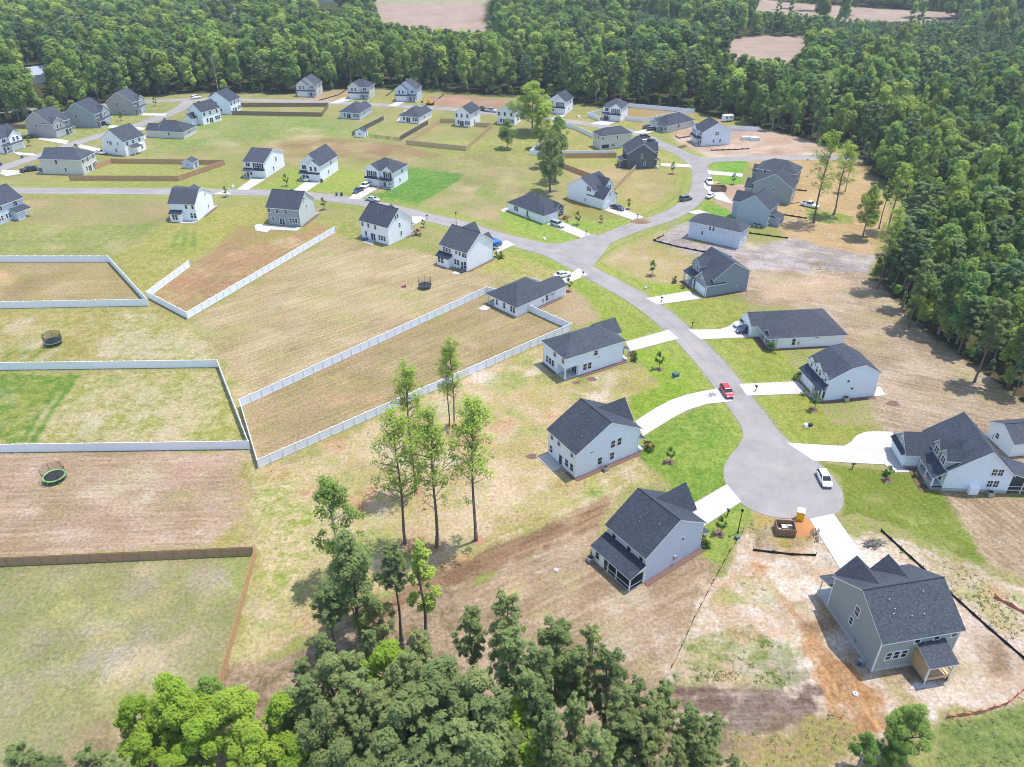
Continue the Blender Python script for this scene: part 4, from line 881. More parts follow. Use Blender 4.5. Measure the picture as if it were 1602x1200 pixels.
for u, ww in ((1.6, 1.0), (4.4, 1.5), (7.3, 0.7)):
    D = Fr(0.85, 8.2, 0, -1, 8.2); wing(h.extra('dormer_wall', M_TRIM), h.r, D, 'u', [(u - ww, 5.3), (u, 5.3 + ww * 0.75), (u + ww, 5.3)], -3.0, 0.0, 3.2, 0.15, 0.2)
    if ww > 1.2: h.win(D, u - 0.65, 4.6, 0.7, 1.2); h.win(D, u + 0.65, 4.6, 0.7, 1.2)
    else: h.win(D, u, 4.6, 0.65, 1.1)
h.win('AC', 5.1, 4.2, 0.5, 0.5, 0, 'small'); h.win('AC', 6.3, 2.4, 0.5, 0.5, 0, 'small'); h.mulch('AC', 0.2, 11.6); h.ac_unit('AC', 5.2, 0.7); h.corner_boards(2.9); h.done()

h = House('long white bungalow with dark hip roof beside two cars parked on its drive', (1203.5, 546.5), 6, 16.8, 12.0, M_WHITE)
e = 2.85; h.w.box(1.5, 16.8, 0, 12.0, 0, e); hip(h.r, h.F['AC'], -0.6, 16.8, -12.0, 0, e, 0.5)
F = h.F['AB']; wing(h.w, h.r, F, 'u', [(0.6, e), (3.4, e + 1.5), (6.2, e)], -5.0, 2.2, 0, 0.35, 0.3); h.garage(F, 3.4, 4.9, 2.2)
wing(None, h.r, F, 'u', [(8.9, e - .05), (10.4, e + 1.1), (11.9, e - .05)], -3.0, 0.2, 0, 0.25, 0.2)
h.extra('porch_gable', M_SLATE).poly([F.pt(8.9, 0.1, e - .05), F.pt(11.9, 0.1, e - .05), F.pt(10.4, 0.1, e + 1.05)])
for u in (6.6, 8.9, 11.85): h.post(F, u, 0.0, 0.1, e - 0.05, 0.17)
fbox(h.sl, F, 6.3, 12.0, -1.5, 0.2, -0.02, 0.14); Fi = Fr(1.5, 12, 0, -1, 12); h.door(Fi, 7.8); h.win(Fi, 9.6, 1.6, 1.6, 1.5, 0, 'twin')
h.win('AC', 5.2, 1.55, 0.75, 1.5); fbox(h.extra('meter_box', M_METAL), h.F['AC'], 6.2, 6.5, 0, 0.2, 0.9, 1.6); fbox(h.extra('vent', M_DARK), h.F['AC'], 10.0, 10.8, 0, 0.06, 2.25, 2.4); h.mulch('AC', 0, 17.0, 0.8); h.mulch('AB', 6.5, 12.2, 1.5); h.done()

h = House('slate grey house with gabled garage, porch and dormer on the verge below the wrapped house', (1103, 465), 19, 11.8, 10.2, M_SLATE)
wing(h.w, h.r, h.F['AC'], 'u', [(1.8, 4.4), (6.8, 8.15), (11.8, 5.3)], -10.2, 0.0, 0, 0.2, 0.3, over2=0.35); F = h.F['AB']
wing(h.w, h.r, F, 'u', [(5.0, 3.1), (7.62, 5.6), (10.24, 3.1)], -5.0, 0.02, 0, 0.22, 0.3); h.garage(F, 7.6, 4.4, 0.02); h.win(F, 7.6, 4.15, 0.6, 0.6, 0, 'grid')
mr = h.extra('metal_roof', M_METALROOF); b = [F.pt(-0.2, -1.8, 3.8), F.pt(5.0, -1.8, 3.8), F.pt(5.0, 0.6, 2.7), F.pt(-0.2, 0.6, 2.7)]; mr.hexa(b, [(x, y, z + 0.13) for x, y, z in b])
for u in (0.2, 2.4, 4.7): h.post(F, u, 0.4, 0.1, 2.75, 0.2)
fbox(h.sl, F, 0, 5.0, -1.8, 0.5, -0.02, 0.16); Fi = Fr(1.8, 10.2, 0, -1, 10.2); h.door(Fi, 3.4, z=0.17); h.win(Fi, 1.5, 1.65); D = Fr(1.3, 10.2, 0, -1, 10.2)
wing(h.extra('dormer_wall', M_SLATE), h.r, D, 'u', [(0.6, 5.5), (2.5, 7.2), (4.4, 5.5)], -4.5, 0, 3.5, 0.2, 0.2); h.win(D, 1.8, 4.9, 0.75, 1.3); h.win(D, 3.2, 4.9, 0.75, 1.3)
fbox(h.extra('vent', M_TRIM), h.F['AC'], 8.6, 8.8, 0, 0.1, 1.6, 2.0); h.mulch('AC', 0.1, 11.8, 0.6); h.mulch('AB', 0, 4.6, 1.5); h.corner_boards(3.0); h.done()

h = House('white bungalow with broad hip roof joined to the white fence, white sedan on its drive', (808, 496.3), 44, 15.0, 10.0, M_WHITE, M_ROOF2)
e = 2.75; h.w.box(0, 13.0, 0, 7.6, 0, e); h.w.box(2.6, 13.0, 7.6, 10.0, 0, e); hip(h.r, h.F['AC'], 0, 13.0, -10.0, 0, e, 0.55)
wing(h.w, h.r, h.F['CF'], 'u', [(0.0, e - .03), (2.7, e + 1.4), (5.4, e - .03)], -5, 2.0, 0, 0.35, 0.3); h.garage('CF', 7.6, 4.2); h.win('CF', 2.7, 1.6, 1.6, 1.5, 2.0, 'twin')
h.post('AB', 0.15, -0.1, 0, e, 0.2); fbox(h.sl, h.F['AB'], 0, 2.5, -2.7, -0.02, -0.02, 0.12); fbox(h.extra('patio_furniture', M_BLACK2), h.F['AB'], 0.9, 2.2, -2.3, -1.4, 0.12, 1.0)
h.wins('AB', [(3.3, 1.6), (5.9, 1.6), (8.3, 1.6), (9.15, 1.6)], w=0.7, h=1.5); h.win('AC', 10.2, 1.6, 0.75, 1.5); fbox(h.extra('meter_box', M_METAL), h.F['AC'], 8.7, 9.0, 0, 0.2, 0.9, 1.7); h.mulch('AC', 4.0, 15.3, 0.8); h.corner_boards(e); h.done()

h = House('white house with metal-roofed sunroom bump and deck, blue canopy on its drive', (731.3, 425), 52, 10.4, 9.3, M_WHITE)
e = 5.4; h.gable('y', e, 3.7)
wing(h.w, h.r, h.F['CF'], 'u', [(0.3, e - .06), (1.9, e + 1.6), (3.5, e - .06)], -4, 0.6, 0, 0.3, 0.25); wing(h.w, h.r, h.F['CF'], 'u', [(4.6, e - .06), (6.9, e + 3.3), (9.2, e - .06)], -5, 0.9, 0, 0.3, 0.25); h.garage('CF', 6.9, 4.2, 0.9); h.shed('CF', 0, 4.4, 0.6, 2.2, 2.5, 3.1, 0.2)
for u in (0.2, 2.3, 4.2): h.post('CF', u, 2.1, 0.1, 2.55)
fbox(h.sl, h.F['CF'], 0, 4.4, 0.61, 2.3, -.02, .14); F = h.F['AB']
fbox(h.w, F, -0.2, 4.0, 0.0, 1.5, 0, 2.55); b = [F.pt(-0.4, 0.0, 3.45), F.pt(4.2, 0.0, 3.45), F.pt(4.2, 1.8, 2.55), F.pt(-0.4, 1.8, 2.55)]; h.extra('metal_roof', M_METALROOF).hexa(b, [(x, y, z + 0.12) for x, y, z in b])
h.wins(F, [(0.8, 1.7), (1.9, 1.7)], d=1.5); h.wins(F, [(1.3, 4.5), (2.3, 4.5), (3.3, 4.5), (6.8, 4.6), (8.0, 4.5), (9.0 - .2, 4.5), (5.2, 1.7), (6.2, 1.7)], w=0.7); h.wins(F, [(7.6, 1.3), (8.6, 1.6)], w=0.75, h=1.9); h.win(F, 5.6, 4.6, 0.6, 1.2)
dk = h.extra('deck', M_GREYWOOD); fbox(dk, F, 6.6, 8.9, 0.02, 1.7, 0.3, 0.45)
for u in (6.7, 7.8, 8.8): fbox(dk, F, u - .05, u + .05, 1.6, 1.7, 0.0, 1.3)
fbox(dk, F, 6.6, 8.9, 1.62, 1.68, 1.2, 1.3); h.mulch('AC', 0, 10.6, 0.7); h.corner_boards(e); h.done()

h = House('white gabled house with a small concrete pad behind, across the road from the silver car', (608.8, 383.8), 56, 9.8, 10.4, M_WHITE)
e = 5.4; h.gable('y', e, 3.7); h.front('CF', 'R', 2, e, gw=5.0)
h.wins('AB', [(0.8, 4.4), (3.1, 4.4), (5.7, 4.4), (1.9, 1.7), (7.0, 1.6), (7.95, 1.6), (8.9, 1.6)], w=0.72, h=1.35); h.win('AB', 4.6, 1.25, 1.6, 2.0, 0, 'twin'); h.wins('AC', [(3.5, 7.1), (4.4, 7.2), (5.0, 4.5), (5.4, 1.9)], w=0.6, h=1.2); fbox(h.extra('deck_box', paint('blue_plastic', (0.02, 0.06, 0.25))), h.F['AB'], 1.4, 2.9, 0.6, 1.4, 0.05, 0.75); h.mulch('AC', 7, 10.5, 0.8); h.done()

h = House('grey-green house with sunlit end gable and broad white concrete terrace behind', (470.8, 355.2), 77, 10.3, 10.2, M_GREEN)
e = 5.4; h.gable('y', e, 3.6); h.front('CF', 'R', 2, e, gw=5.5)
h.extra('wall', siding('sunlit_grey_green_siding', (0.55, 0.58, 0.55))).poly([h.F['AC'].pt(0, .01, 0), h.F['AC'].pt(10.3, .01, 0), h.F['AC'].pt(10.3, .01, e), h.F['AC'].pt(5.15, .01, e + 3.55), h.F['AC'].pt(0, .01, e)])  # sunlight on this end wall is put into a paler siding colour
h.wins('AB', [(0.7, 4.45), (3.2, 4.45), (6.0, 4.45), (1.6, 1.9), (7.2, 1.8), (8.1, 1.8), (9.0, 1.8)], w=0.72, h=1.35); h.win('AB', 4.4, 1.25, 1.6, 2.0, 0, 'twin'); h.wins('AC', [(4.0, 7.0), (4.8, 7.1), (5.2, 4.6)], w=0.55, h=1.1, d=0.02); h.mulch('AC', 0, 11, 0.9); h.done()

h = House('white house with small rear sunroom on the meadow between two roads', (310, 346), 84, 11.6, 8.0, M_WHITE)
e = 5.4; wing(h.w, h.r, h.F['AC'], 'u', [(0, e), (4.0, e + 3.0), (6.0, e + 3.0), (11.6, e)], -8, 0, 0, 0.4, 0.3); h.front('CF', 'R', 2, e, gw=4.8)
h.wins('AB', [(5.2, 4.5), (7.2, 4.5), (6.4, 1.7), (7.4, 1.7)], w=0.65); F = h.F['AB']; fbox(h.w, F, 0.1, 3.6, 0, 1.4, 0, 2.5); b = [F.pt(-0.1, 0.0, 3.2), F.pt(3.8, 0.0, 3.2), F.pt(3.8, 1.7, 2.5), F.pt(-0.1, 1.7, 2.5)]; h.extra('metal_roof', M_METALROOF).hexa(b, [(x, y, z + 0.12) for x, y, z in b])
h.wins(F, [(1.3, 1.5), (2.2, 1.5)], d=1.4, w=0.7); h.wins('AC', [(7.5, 5.9), (8.0, 1.9)], w=0.5, h=1.0); h.mulch('AC', 4, 12, 0.8); h.done()

h = House('cream bungalow with hip roof and dark gable entry on the inside corner of the junction', (850.5, 350.5), 43, 10.6, 15.6, M_WHITE)
e = 2.75; h.hipm(e, 0.6, y0=2.0); h.w.box(0, 6.0, 0, 2.0, 0, e); hip(h.r, h.F['AC'], 0, 6.0, -6.0, 0, e - .02, 0.6); F = h.F['AC']
wing(h.extra('wall', M_DARK), h.r, F, 'u', [(6.4, e), (8.2, e + 1.3), (10.0, e)], -6.0, -1.4, 0, 0.3, 0.3); h.garage(F, 3.0, 4.8); h.win(F, 7.4, 1.6, 0.8, 1.5, -1.38); h.win(F, 8.8, 1.6, 0.8, 1.5, -1.38)
h.wins('AB', [(3.1, 1.65), (4.0, 1.65), (8.6, 1.65)], w=0.72); fbox(h.extra('condenser', M_METAL), h.F['AB'], 8.4, 9.3, 0.1, 1.0, 0, 0.9); fbox(h.sl, h.F['AB'], -1.6, 1.2, -2.5, 0.05, -.02, .12); h.mulch('AC', 6.2, 10.6, 1.6); h.done()

h = House('white house with big side gable and low garage roof, dark blue car on its drive', (943.5, 328), 45, 8.8, 15.0, M_WHITE)
F = h.F['AC']; wing(h.w, h.r, h.F['AB'], 'u', [(0, 4.6), (5.4, 8.0), (11.0, 5.0)], -8.8, 0, 0, 0.35, 0.3); wing(h.w, h.r, F, 'u', [(0.02, 3.3), (2.9, 6.0), (5.8, 3.3)], -6.5, 0, 0, 0.3, 0.3); h.garage(F, 2.9, 4.6); h.win(F, 2.9, 4.3, 0.5, 1.0)
Fm = Fr(0, 4.0, 1, 0, 8.8); wing(h.w, h.r, Fm, 'u', [(4.4, 5.0), (6.6, 7.6), (8.8, 5.0)], -5, 0.6, 0, 0.3, 0.25); h.win(Fm, 6.0, 4.9, 0.7, 1.3, 0.6); h.win(Fm, 7.2, 4.9, 0.7, 1.3, 0.6); h.shed(Fm, 5.8, 8.8, 0.6, 2.6, 2.5, 3.1, 0.2); h.post(Fm, 8.6, 2.5, 0.1, 2.5); h.post(Fm, 6.0, 2.5, 0.1, 2.5); fbox(h.sl, Fm, 5.8, 8.8, .62, 2.6, -.02, .14); h.door(Fm, 6.6, 0.6); h.win(Fm, 8.0, 1.6, d=0.6)
h.win('AB', 8.4, 5.2, 0.8, 1.3); h.win('AB', 9.4, 5.2, 0.8, 1.3); fbox(h.extra('meter_box', M_METAL), h.F['AB'], 7.4, 7.7, 0, .2, 1, 1.8); h.done()

# --- east side cluster
h = House('unfinished hipped house in white weather wrap on the grey graded lot', (1155.3, 389.3), 56, 6.2, 15.2, siding('house_wrap', (0.62, 0.67, 0.76)))
e = 5.0; h.hipm(e, 0.62); h.w.box(-0.02, 6.0, 8.6, 13.0, 0, e - .1) ; F = h.F['AB']
bt = h.extra('printed_wrap', plain('wrap_print', (0.42, 0.49, 0.62), 0.7))
for j in range(9):
    z = 0.35 + j * 0.5
    for i in range(11):
        u = 0.4 + i * 1.36 + (0.5 if j % 2 else 0); 
        if u + 0.8 < 15.1: fbox(bt, F, u, u + 0.8, 0.025, 0.032, z, z + 0.12)
h.wins(F, [(6.3, 4.1), (7.3, 4.1), (4.2, 2.3)], w=0.55, h=1.1, d=0.03); h.wins('AC', [(2.0, 4.0), (4.2, 4.0), (3.4, 1.6)], w=0.6, h=1.1); h.done()
h = House('pale slate house with gabled side and little rear sunroom, behind the wrapped house', (1198, 356.5), 54, 7.6, 9.6, siding('pale_slate_siding', (0.36, 0.43, 0.51)))
e = 5.4; h.gable('x', e, 3.4); wing(h.w, h.r, h.F['BF'], 'u', [(0.2, e - .06), (2.6, e + 2.3), (5.0, e - .06)], -4, 2.4, 0, .3, .25); h.garage('BF', 2.6, 4.2, 2.4); C = h.F['AC']
fbox(h.w, C, 2.8, 6.6, 0.0, 2.8, 0, 2.5); h.shed(C, 2.8, 6.6, 0, 2.8, 2.5, 3.3, 0.25); h.win(C, 4.6, 1.45, 2.6, 1.6, 2.8, 'grid'); h.win(C, 1.2, 1.7, 1.2, 1.5, 0, 'twin'); h.wins(C, [(1.5, 4.4), (5.0, 4.4)]); h.ac_unit('AB', 6.5, .9); h.ac_unit('AB', 7.8, .9); h.done()
h = House('grey-green gabled house with one small upper window, third up the east row', (1234.5, 321), 40, 3.0, 11.5, siding('sage_siding', (0.29, 0.34, 0.35)))
x, y = P(1234.5, 321)
h.W = 10; h.F = {'AC': Fr(0, 0, 1, 0, 10), 'AB': Fr(0, 11.5, 0, -1, 11.5), 'CF': Fr(10, 0, 0, 1, 11.5), 'BF': Fr(10, 11.5, -1, 0, 10)}
h.root.rotation_euler[2] = radians(62); h.W = 8.0; h.F = {'AC': Fr(0, 0, 1, 0, 8), 'AB': Fr(0, 12.0, 0, -1, 12.0), 'CF': Fr(8, 0, 0, 1, 12.0), 'BF': Fr(8, 12.0, -1, 0, 8)}; h.L = 12.0
e = 5.4; h.gable('x', e, 3.7); h.win('AB', 6.4, 4.2, 0.6, 1.2); h.wins('AC', [(1.5, 4.4), (4, 4.4), (6.4, 4.4), (2.4, 1.7), (5.6, 1.7)]); wing(h.w, h.r, h.F['BF'], 'u', [(0.3, 2.9), (3.0, 5.2), (5.7, 2.9)], -3, 3.0, 0, .3, .25); h.garage('BF', 3.0, 4.6, 3.0); h.done()
h = House('dark hipped two-storey house with gable entry at the top of the east row', (1240.5, 297), 60, 8.5, 13.0, siding('fog_siding', (0.22, 0.25, 0.28)))
e = 5.4; h.hipm(e, 0.62); F = h.F['BF']; wing(h.w, h.r, F, 'u', [(3.4, e - 1.6), (5.4, e + .3), (7.4, e - 1.6)], -3, 1.4, 0, .3, .25); h.win(F, 5.4, 3.6, 1.5, 1.2, 1.4, 'twin'); h.garage(F, 1.9, 3.2); h.door(F, 5.4, 1.4); h.wins('AB', [(3, 4.4), (9, 4.4), (6, 1.7)]); h.done()

def T(label, A, yaw, W, L, st, rf, wall, front=None, side='L', backs=(), sides=(), accent=None, gw=5.8, roof=None, rise=None, group=None, porch=1.9, **kw):
    h = House(label, A, yaw, W, L, wall, roof); e = 5.4 if st == 2 else 2.8
    if rf == 'hip': h.hipm(e, 0.6)
    else:
        sp = L if rf == 'gx' else W; h.gable('x' if rf == 'gx' else 'y', e, rise if rise else sp / 2 * 0.68)
    if front: h.front(front, side, st, e, gw, accent=accent, porch=porch, **kw)
    for f in backs: h.back(f, st, e)
    for f in sides: h.side(f, st, e, f in ('AB',))
    return h
# --- middle rows
T('white house with black gable face and black-framed upper storey', (416.7, 278.8), 78, 14.4, 7.6, 2, 'gy', M_WHITE, 'AB', 'R', (), ('AC',), M_BLACK, gw=5.0, rise=2.6, cross=False).done()
T('white house with steep white front gable over blue-grey garage, white car by the door', (504, 283.4), 75, 12.8, 7.6, 2, 'gx', M_WHITE, 'AB', 'R', (), ('AC',), None, gw=4.8, rise=3.4).done()
h = T('white house with two black bay surrounds under twin gables on the vivid green lawn', (617, 294.2), 67, 9.4, 10.6, 2, 'hip', M_WHITE, 'AB', 'L', (), ('AC',), M_BLACK, gw=5.4, roof=M_ROOF2)
wing(h.w, h.r, h.F['AB'], 'u', [(6.6, 5.34), (8.6, 7.0), (10.5, 5.34)], -4, 0.4, 2.9, .3, .25); fbox(h.extra('accent_panel', M_BLACK), h.F['AB'], 7.0, 10.1, 0.4, 0.43, 3.1, 5.1); h.win('AB', 8.6, 4.1, 1.5, 1.4, 0.43, 'twin'); h.done()
T('charcoal gabled house with rear deck roof, seen end-on where the loop road bends', (981, 264), -2, 10.0, 11.5, 2, 'gy', M_DARK, None, 'L', (), ()).done() if False else None
h = House('charcoal gabled house with rear deck roof, seen end-on where the loop road bends', (981, 264), 3, 9.8, 10.6, M_DARK)
e = 5.4; h.gable('y', e, 3.3, pos=0.52); wing(h.w, h.r, h.F['CF'], 'u', [(3.5, e - .06), (6.0, e + 2.2), (8.5, e - .06)], -4, 1.6, 0, .3, .25); h.garage('CF', 6.0, 4.4, 1.6); h.shed('CF', 0.2, 3.4, 0, 1.9, 2.5, 3.2, .2); h.post('CF', .4, 1.8, .1, 2.5); fbox(h.sl, h.F['CF'], .2, 3.4, .01, 1.9, -.02, .14); h.wins('AC', [(5.0, 4.4), (6.2, 1.7)], w=.5, h=1.4)
F = h.F['AB']; h.shed(F, 4.5, 9.5, 0, 2.6, 2.6, 3.2, .25); h.post(F, 9.3, 2.5, 0, 2.6); h.post(F, 4.7, 2.5, 0, 2.6); fbox(h.extra('deck', M_GREYWOOD), F, 4.4, 9.6, .01, 2.7, .2, .4); h.done()
h = T('beige two-storey house with hip roof and screened back porch beyond the brown fence', (939, 235), 21, 13.2, 6.6, 2, 'hip', M_BEIGE, None, 'L', (), (), roof=M_ROOF2)
h.wins('AC', [(0.9, 4.3), (7.0, 4.3), (5.0, 1.5), (5.8, 1.5)], w=.6, h=1.1); fbox(h.extra('insect_screen', M_BLACK2), h.F['AC'], .6, 3.6, .02, .05, .6, 1.9); h.wins('AB', [(2, 4.4), (4.5, 4.4), (2, 1.7)], w=.7); h.done()
T('white house with dark panelled upper front inside the white-fenced lot by the woods', (971.4, 189.8), 68, 10.6, 8.2, 2, 'hip', M_WHITE, 'AB', 'R', (), ('AC',), M_DARK, gw=5).done()
T('low grey-white bungalow with broad hip roof between white-fenced lot and building plot', (1043.7, 207.6), 38, 16.2, 9.4, 1, 'hip', M_BEIGE, 'AB', 'L', (), ('AC', 'AC'), gw=5).done()
h = T('new white house with striped gable roof on the bare sandy lot to the north-east', (1097, 228.7), 12, 12.0, 8.6, 2, 'gy', M_SHADEW, 'AB', 'L', (), (), M_SLATE, gw=5, rise=3.2)
h.wins('AC', [(5.6, 4.5), (6.4, 4.5), (4.9, 1.7), (7.6, 1.7)], w=.6, h=1.2); h.done()
# --- rows by the back woods
for lab, A, yaw, W, L, st, rf, wall, fr, sd, bk, sds, kw in (
 ('beige house with gabled garage on a sandy plot, leftmost against the woods', (496, 151.5), 82, 8.6, 9.6, 2, 'gx', M_BEIGE, 'AB', 'L', (), ('AC',), {}),
 ('cream house with hip roof and columned porch, middle of the three against the woods', (578.7, 155), 81, 8.6, 10.2, 2, 'hip', M_BEIGE, 'AB', 'L', (), ('AC',), {}),
 ('grey-white house with gabled dormers, rightmost of the three against the woods', (652.5, 159), 80, 8.6, 10.2, 2, 'gx', M_LGREY, 'AB', 'L', (), ('AC',), {}),
 ('grey hip-roofed bungalow on open grass right of the rectangular brown fence', (563.7, 187), 77, 12.8, 9.4, 1, 'hip', M_LGREY, 'CF', 'L', ('AB',), ('AC',), {}),
 ('white hip-roofed bungalow with fenced lawn and little shed behind', (656, 193.7), 70, 11.8, 9.3, 1, 'hip', M_WHITE, 'CF', 'L', ('AB',), ('AC',), {}),
 ('tall narrow white house inside the new golden wood fence', (736, 199), 68, 9.6, 7.2, 2, 'gx', M_WHITE, 'CF', 'L', ('AB',), ('AC',), {}),
 ('small white house half hidden behind the big leafy tree in the middle', (805, 196.5), 70, 8.6, 8.0, 2, 'gx', M_WHITE, 'CF', 'L', ('AB',), ('AC',), {}),
 ('white house with two peaked dark front gables at the bend before the woods', (885, 178.7), 68, 9.8, 8.2, 2, 'gx', M_WHITE, 'AB', 'R', (), ('AC',), dict(accent=M_DARK)),
 ('brown-grey house with white gables and porch beside the dark boundary fence at the far left', (86, 216), 72, 9.4, 13.2, 2, 'gx', M_TAN, 'AC', 'L', (), ('AB',), {}),
 ('grey-green house with tall side wall, middle of the left loop row', (152.5, 200), 84, 10.0, 13.4, 2, 'gx', M_GREEN, 'AC', 'R', (), ('AB',), {}),
 ('taupe house with gabled porch on the brown lot nearest the left woods', (212.5, 180), 84, 8.4, 12.4, 2, 'gx', M_TAN, 'AC', 'R', (), ('AB',), {}),
 ('beige bungalow with hip roof in front of the twin white gabled houses', (288.7, 217.5), 80, 9.9, 15.3, 1, 'hip', M_BEIGE, 'BF', 'R', (), ('AB', 'AC'), {}),
 ('beige two-storey house with hip roof and screened porch at the fenced corner lot', (132.5, 273.7), 85, 9.2, 15.2, 2, 'hip', M_BEIGE, 'BF', 'L', ('AC',), ('AB',), {}),
):
    h = T(lab, A, yaw, W, L, st, rf, wall, fr, sd, bk, sds, roof=M_ROOF2 if NH[0] % 2 else M_ROOF, **kw)
    if rf == 'gx' and wall in (M_WHITE, M_BEIGE, M_LGREY) and fr == 'AB' :
        wing(h.w, h.r, h.F['AB'], 'u', [(L - 3.6, 4.9), (L - 2.0, 6.5), (L - 0.4, 4.9)], -4.5, 0.25, 3.0, .25, .2); h.win('AB', L - 2.0, 4.4, 1.3, 1.2, 0.25, 'twin')
    h.done()
h = T('white gabled house with low garage roof, nearer of two by the loop road', (319, 196), 60, 9.8, 8.2, 2, 'gx', M_WHITE, 'BF', 'L', ('AC',), ('AB',)); wing(h.w, h.r, h.F['AB'], 'u', [(0.3, 2.8), (2.6, 4.6), (4.9, 2.8)], -2, 3.0, 0, .3, .25); h.done()
T('white gabled house behind the nearer white one at the loop road junction', (362.5, 179), 78, 9.0, 11.2, 2, 'gx', M_SHADEW, 'BF', 'L', ('AC',), ('AB',)).done()
h = T('white gabled house with black porch roofs between the left road and the wood-fenced yard', (198.7, 244.5), 68, 10.0, 11.0, 2, 'gx', M_WHITE, 'BF', 'L', (), ('AB',)); h.shed('AC', 2, 6, 0, 2.2, 2.6, 3.3); h.post('AC', 2.2, 2.1, 0, 2.6); h.post('AC', 5.8, 2.1, 0, 2.6); h.wins('AC', [(1.5, 4.4), (4.5, 4.4), (7.5, 4.4), (8, 1.7)]); h.wins('AB', [(3, 4.4), (5, 4.4), (8, 4.4)], w=.5, h=.9); h.done()
h = T('white house cut by the left edge, fronting the left road', (6, 240.5), 70, 9.0, 9.5, 2, 'gx', M_WHITE, 'AC', 'R', (), ('AB',)); h.done()
h = T('grey house with solar panels and covered rear porch at the left edge', (-14, 357), 68, 12.5, 10.0, 2, 'gx', M_LGREY, None, 'L', (), ())
h.wins('AC', [(3, 4.5), (5, 4.5), (9.5, 4.4), (10.2, 4.4), (3.5, 1.7), (4.4, 1.7), (6.0, 1.7), (6.9, 1.7)], w=.6, h=1.3); F = h.F['AC']; h.shed(F, 7.5, 12.3, 0, 2.6, 2.5, 3.3); h.post(F, 7.7, 2.5, 0, 2.5); h.post(F, 12.1, 2.5, 0, 2.5); fbox(h.extra('insect_screen', M_LGREY), F, 7.6, 10.2, .02, 2.4, 0, 2.5)
sp = h.extra('solar_panel', paint('solar_glass', (0.015, 0.02, 0.045)))
for i in range(3):
    b = [F.pt(2.2 + i * 1.75, -1.6, 5.4 + 1.6 * .68 + .2), F.pt(3.9 + i * 1.75, -1.6, 5.4 + 1.6 * .68 + .2), F.pt(3.9 + i * 1.75, -4.0, 5.4 + 4.0 * .68 + .2), F.pt(2.2 + i * 1.75, -4.0, 5.4 + 4.0 * .68 + .2)]; sp.hexa(b, [(x, y, z + .06) for x, y, z in b])
h.done()
(ax_, ay_), (bx_, by_) = P(1578, 714.5), P(1542, 681)
h = House('white outbuilding with grey roof at the right edge behind the large house', (1578, 714.5), math.degrees(atan2(by_ - ay_, bx_ - ax_)) - 90, 12.0, hypot(bx_ - ax_, by_ - ay_), M_WHITE)
h.gable('x', 3.0, 1.7); h.win('AB', 2.5, 1.7, .7, 1.0); h.done(); h.root['category'] = 'outbuilding'
h = House('white building with pale roof glimpsed through the trees at far left', (52, 131), 40, 16, 12, M_WHITE, plain('pale_metal_roof', (0.30, 0.35, 0.40), .6)); h.gable('x', 4, 3); h.done()
h = House('long white farm building beyond the woods at the top', (498, 3), 0, 34, 12, M_WHITE, plain('pale_metal_roof', (0.30, 0.35, 0.40), .6)); h.gable('x', 5, 3); h.done()
# --- sheds
def shed(label, A, yaw, W, L, wall, roofm, ax='x'):
    h = House(label, A, yaw, W, L, wall, roofm, name='garden_shed', cat='shed'); h.gable(ax, 2.2, 1.0, over=.15, rake=.15)
    h.door('AC', W * .5, z=0.0); h.win('AB', L * .5, 1.4, .5, .6, 0, 'small'); h.done()
shed('grey garden shed with window inside the brown-fenced yard', (303.5, 264.5), 78, 3.6, 4.4, M_LGREY, M_ROOF2)
shed('small white shed with black roof on the grass by the dark rail fence', (571, 215.5), 80, 3.4, 4.0, M_WHITE, M_ROOF)
h = House('white camper trailer parked at the woods edge near the building plot', (1133, 191.5), 20, 4.5, 4.0, M_WHITE, M_TRIM, name='camper_trailer', cat='camper')
h.w.box(0, 4.5, 0, 2.3, 0.5, 2.6); h.r.box(-.05, 4.55, -.05, 2.35, 2.6, 2.7, 0); h.wins('AC', [(1.2, 1.8), (3.2, 1.8)], w=.8, h=.6, style='small')
for x in (1.6, 2.7): h.extra('wheel', M_TYRE).tube((x, -.05, .35), (x, .2, .35), .35, .35, 12)
h.done()
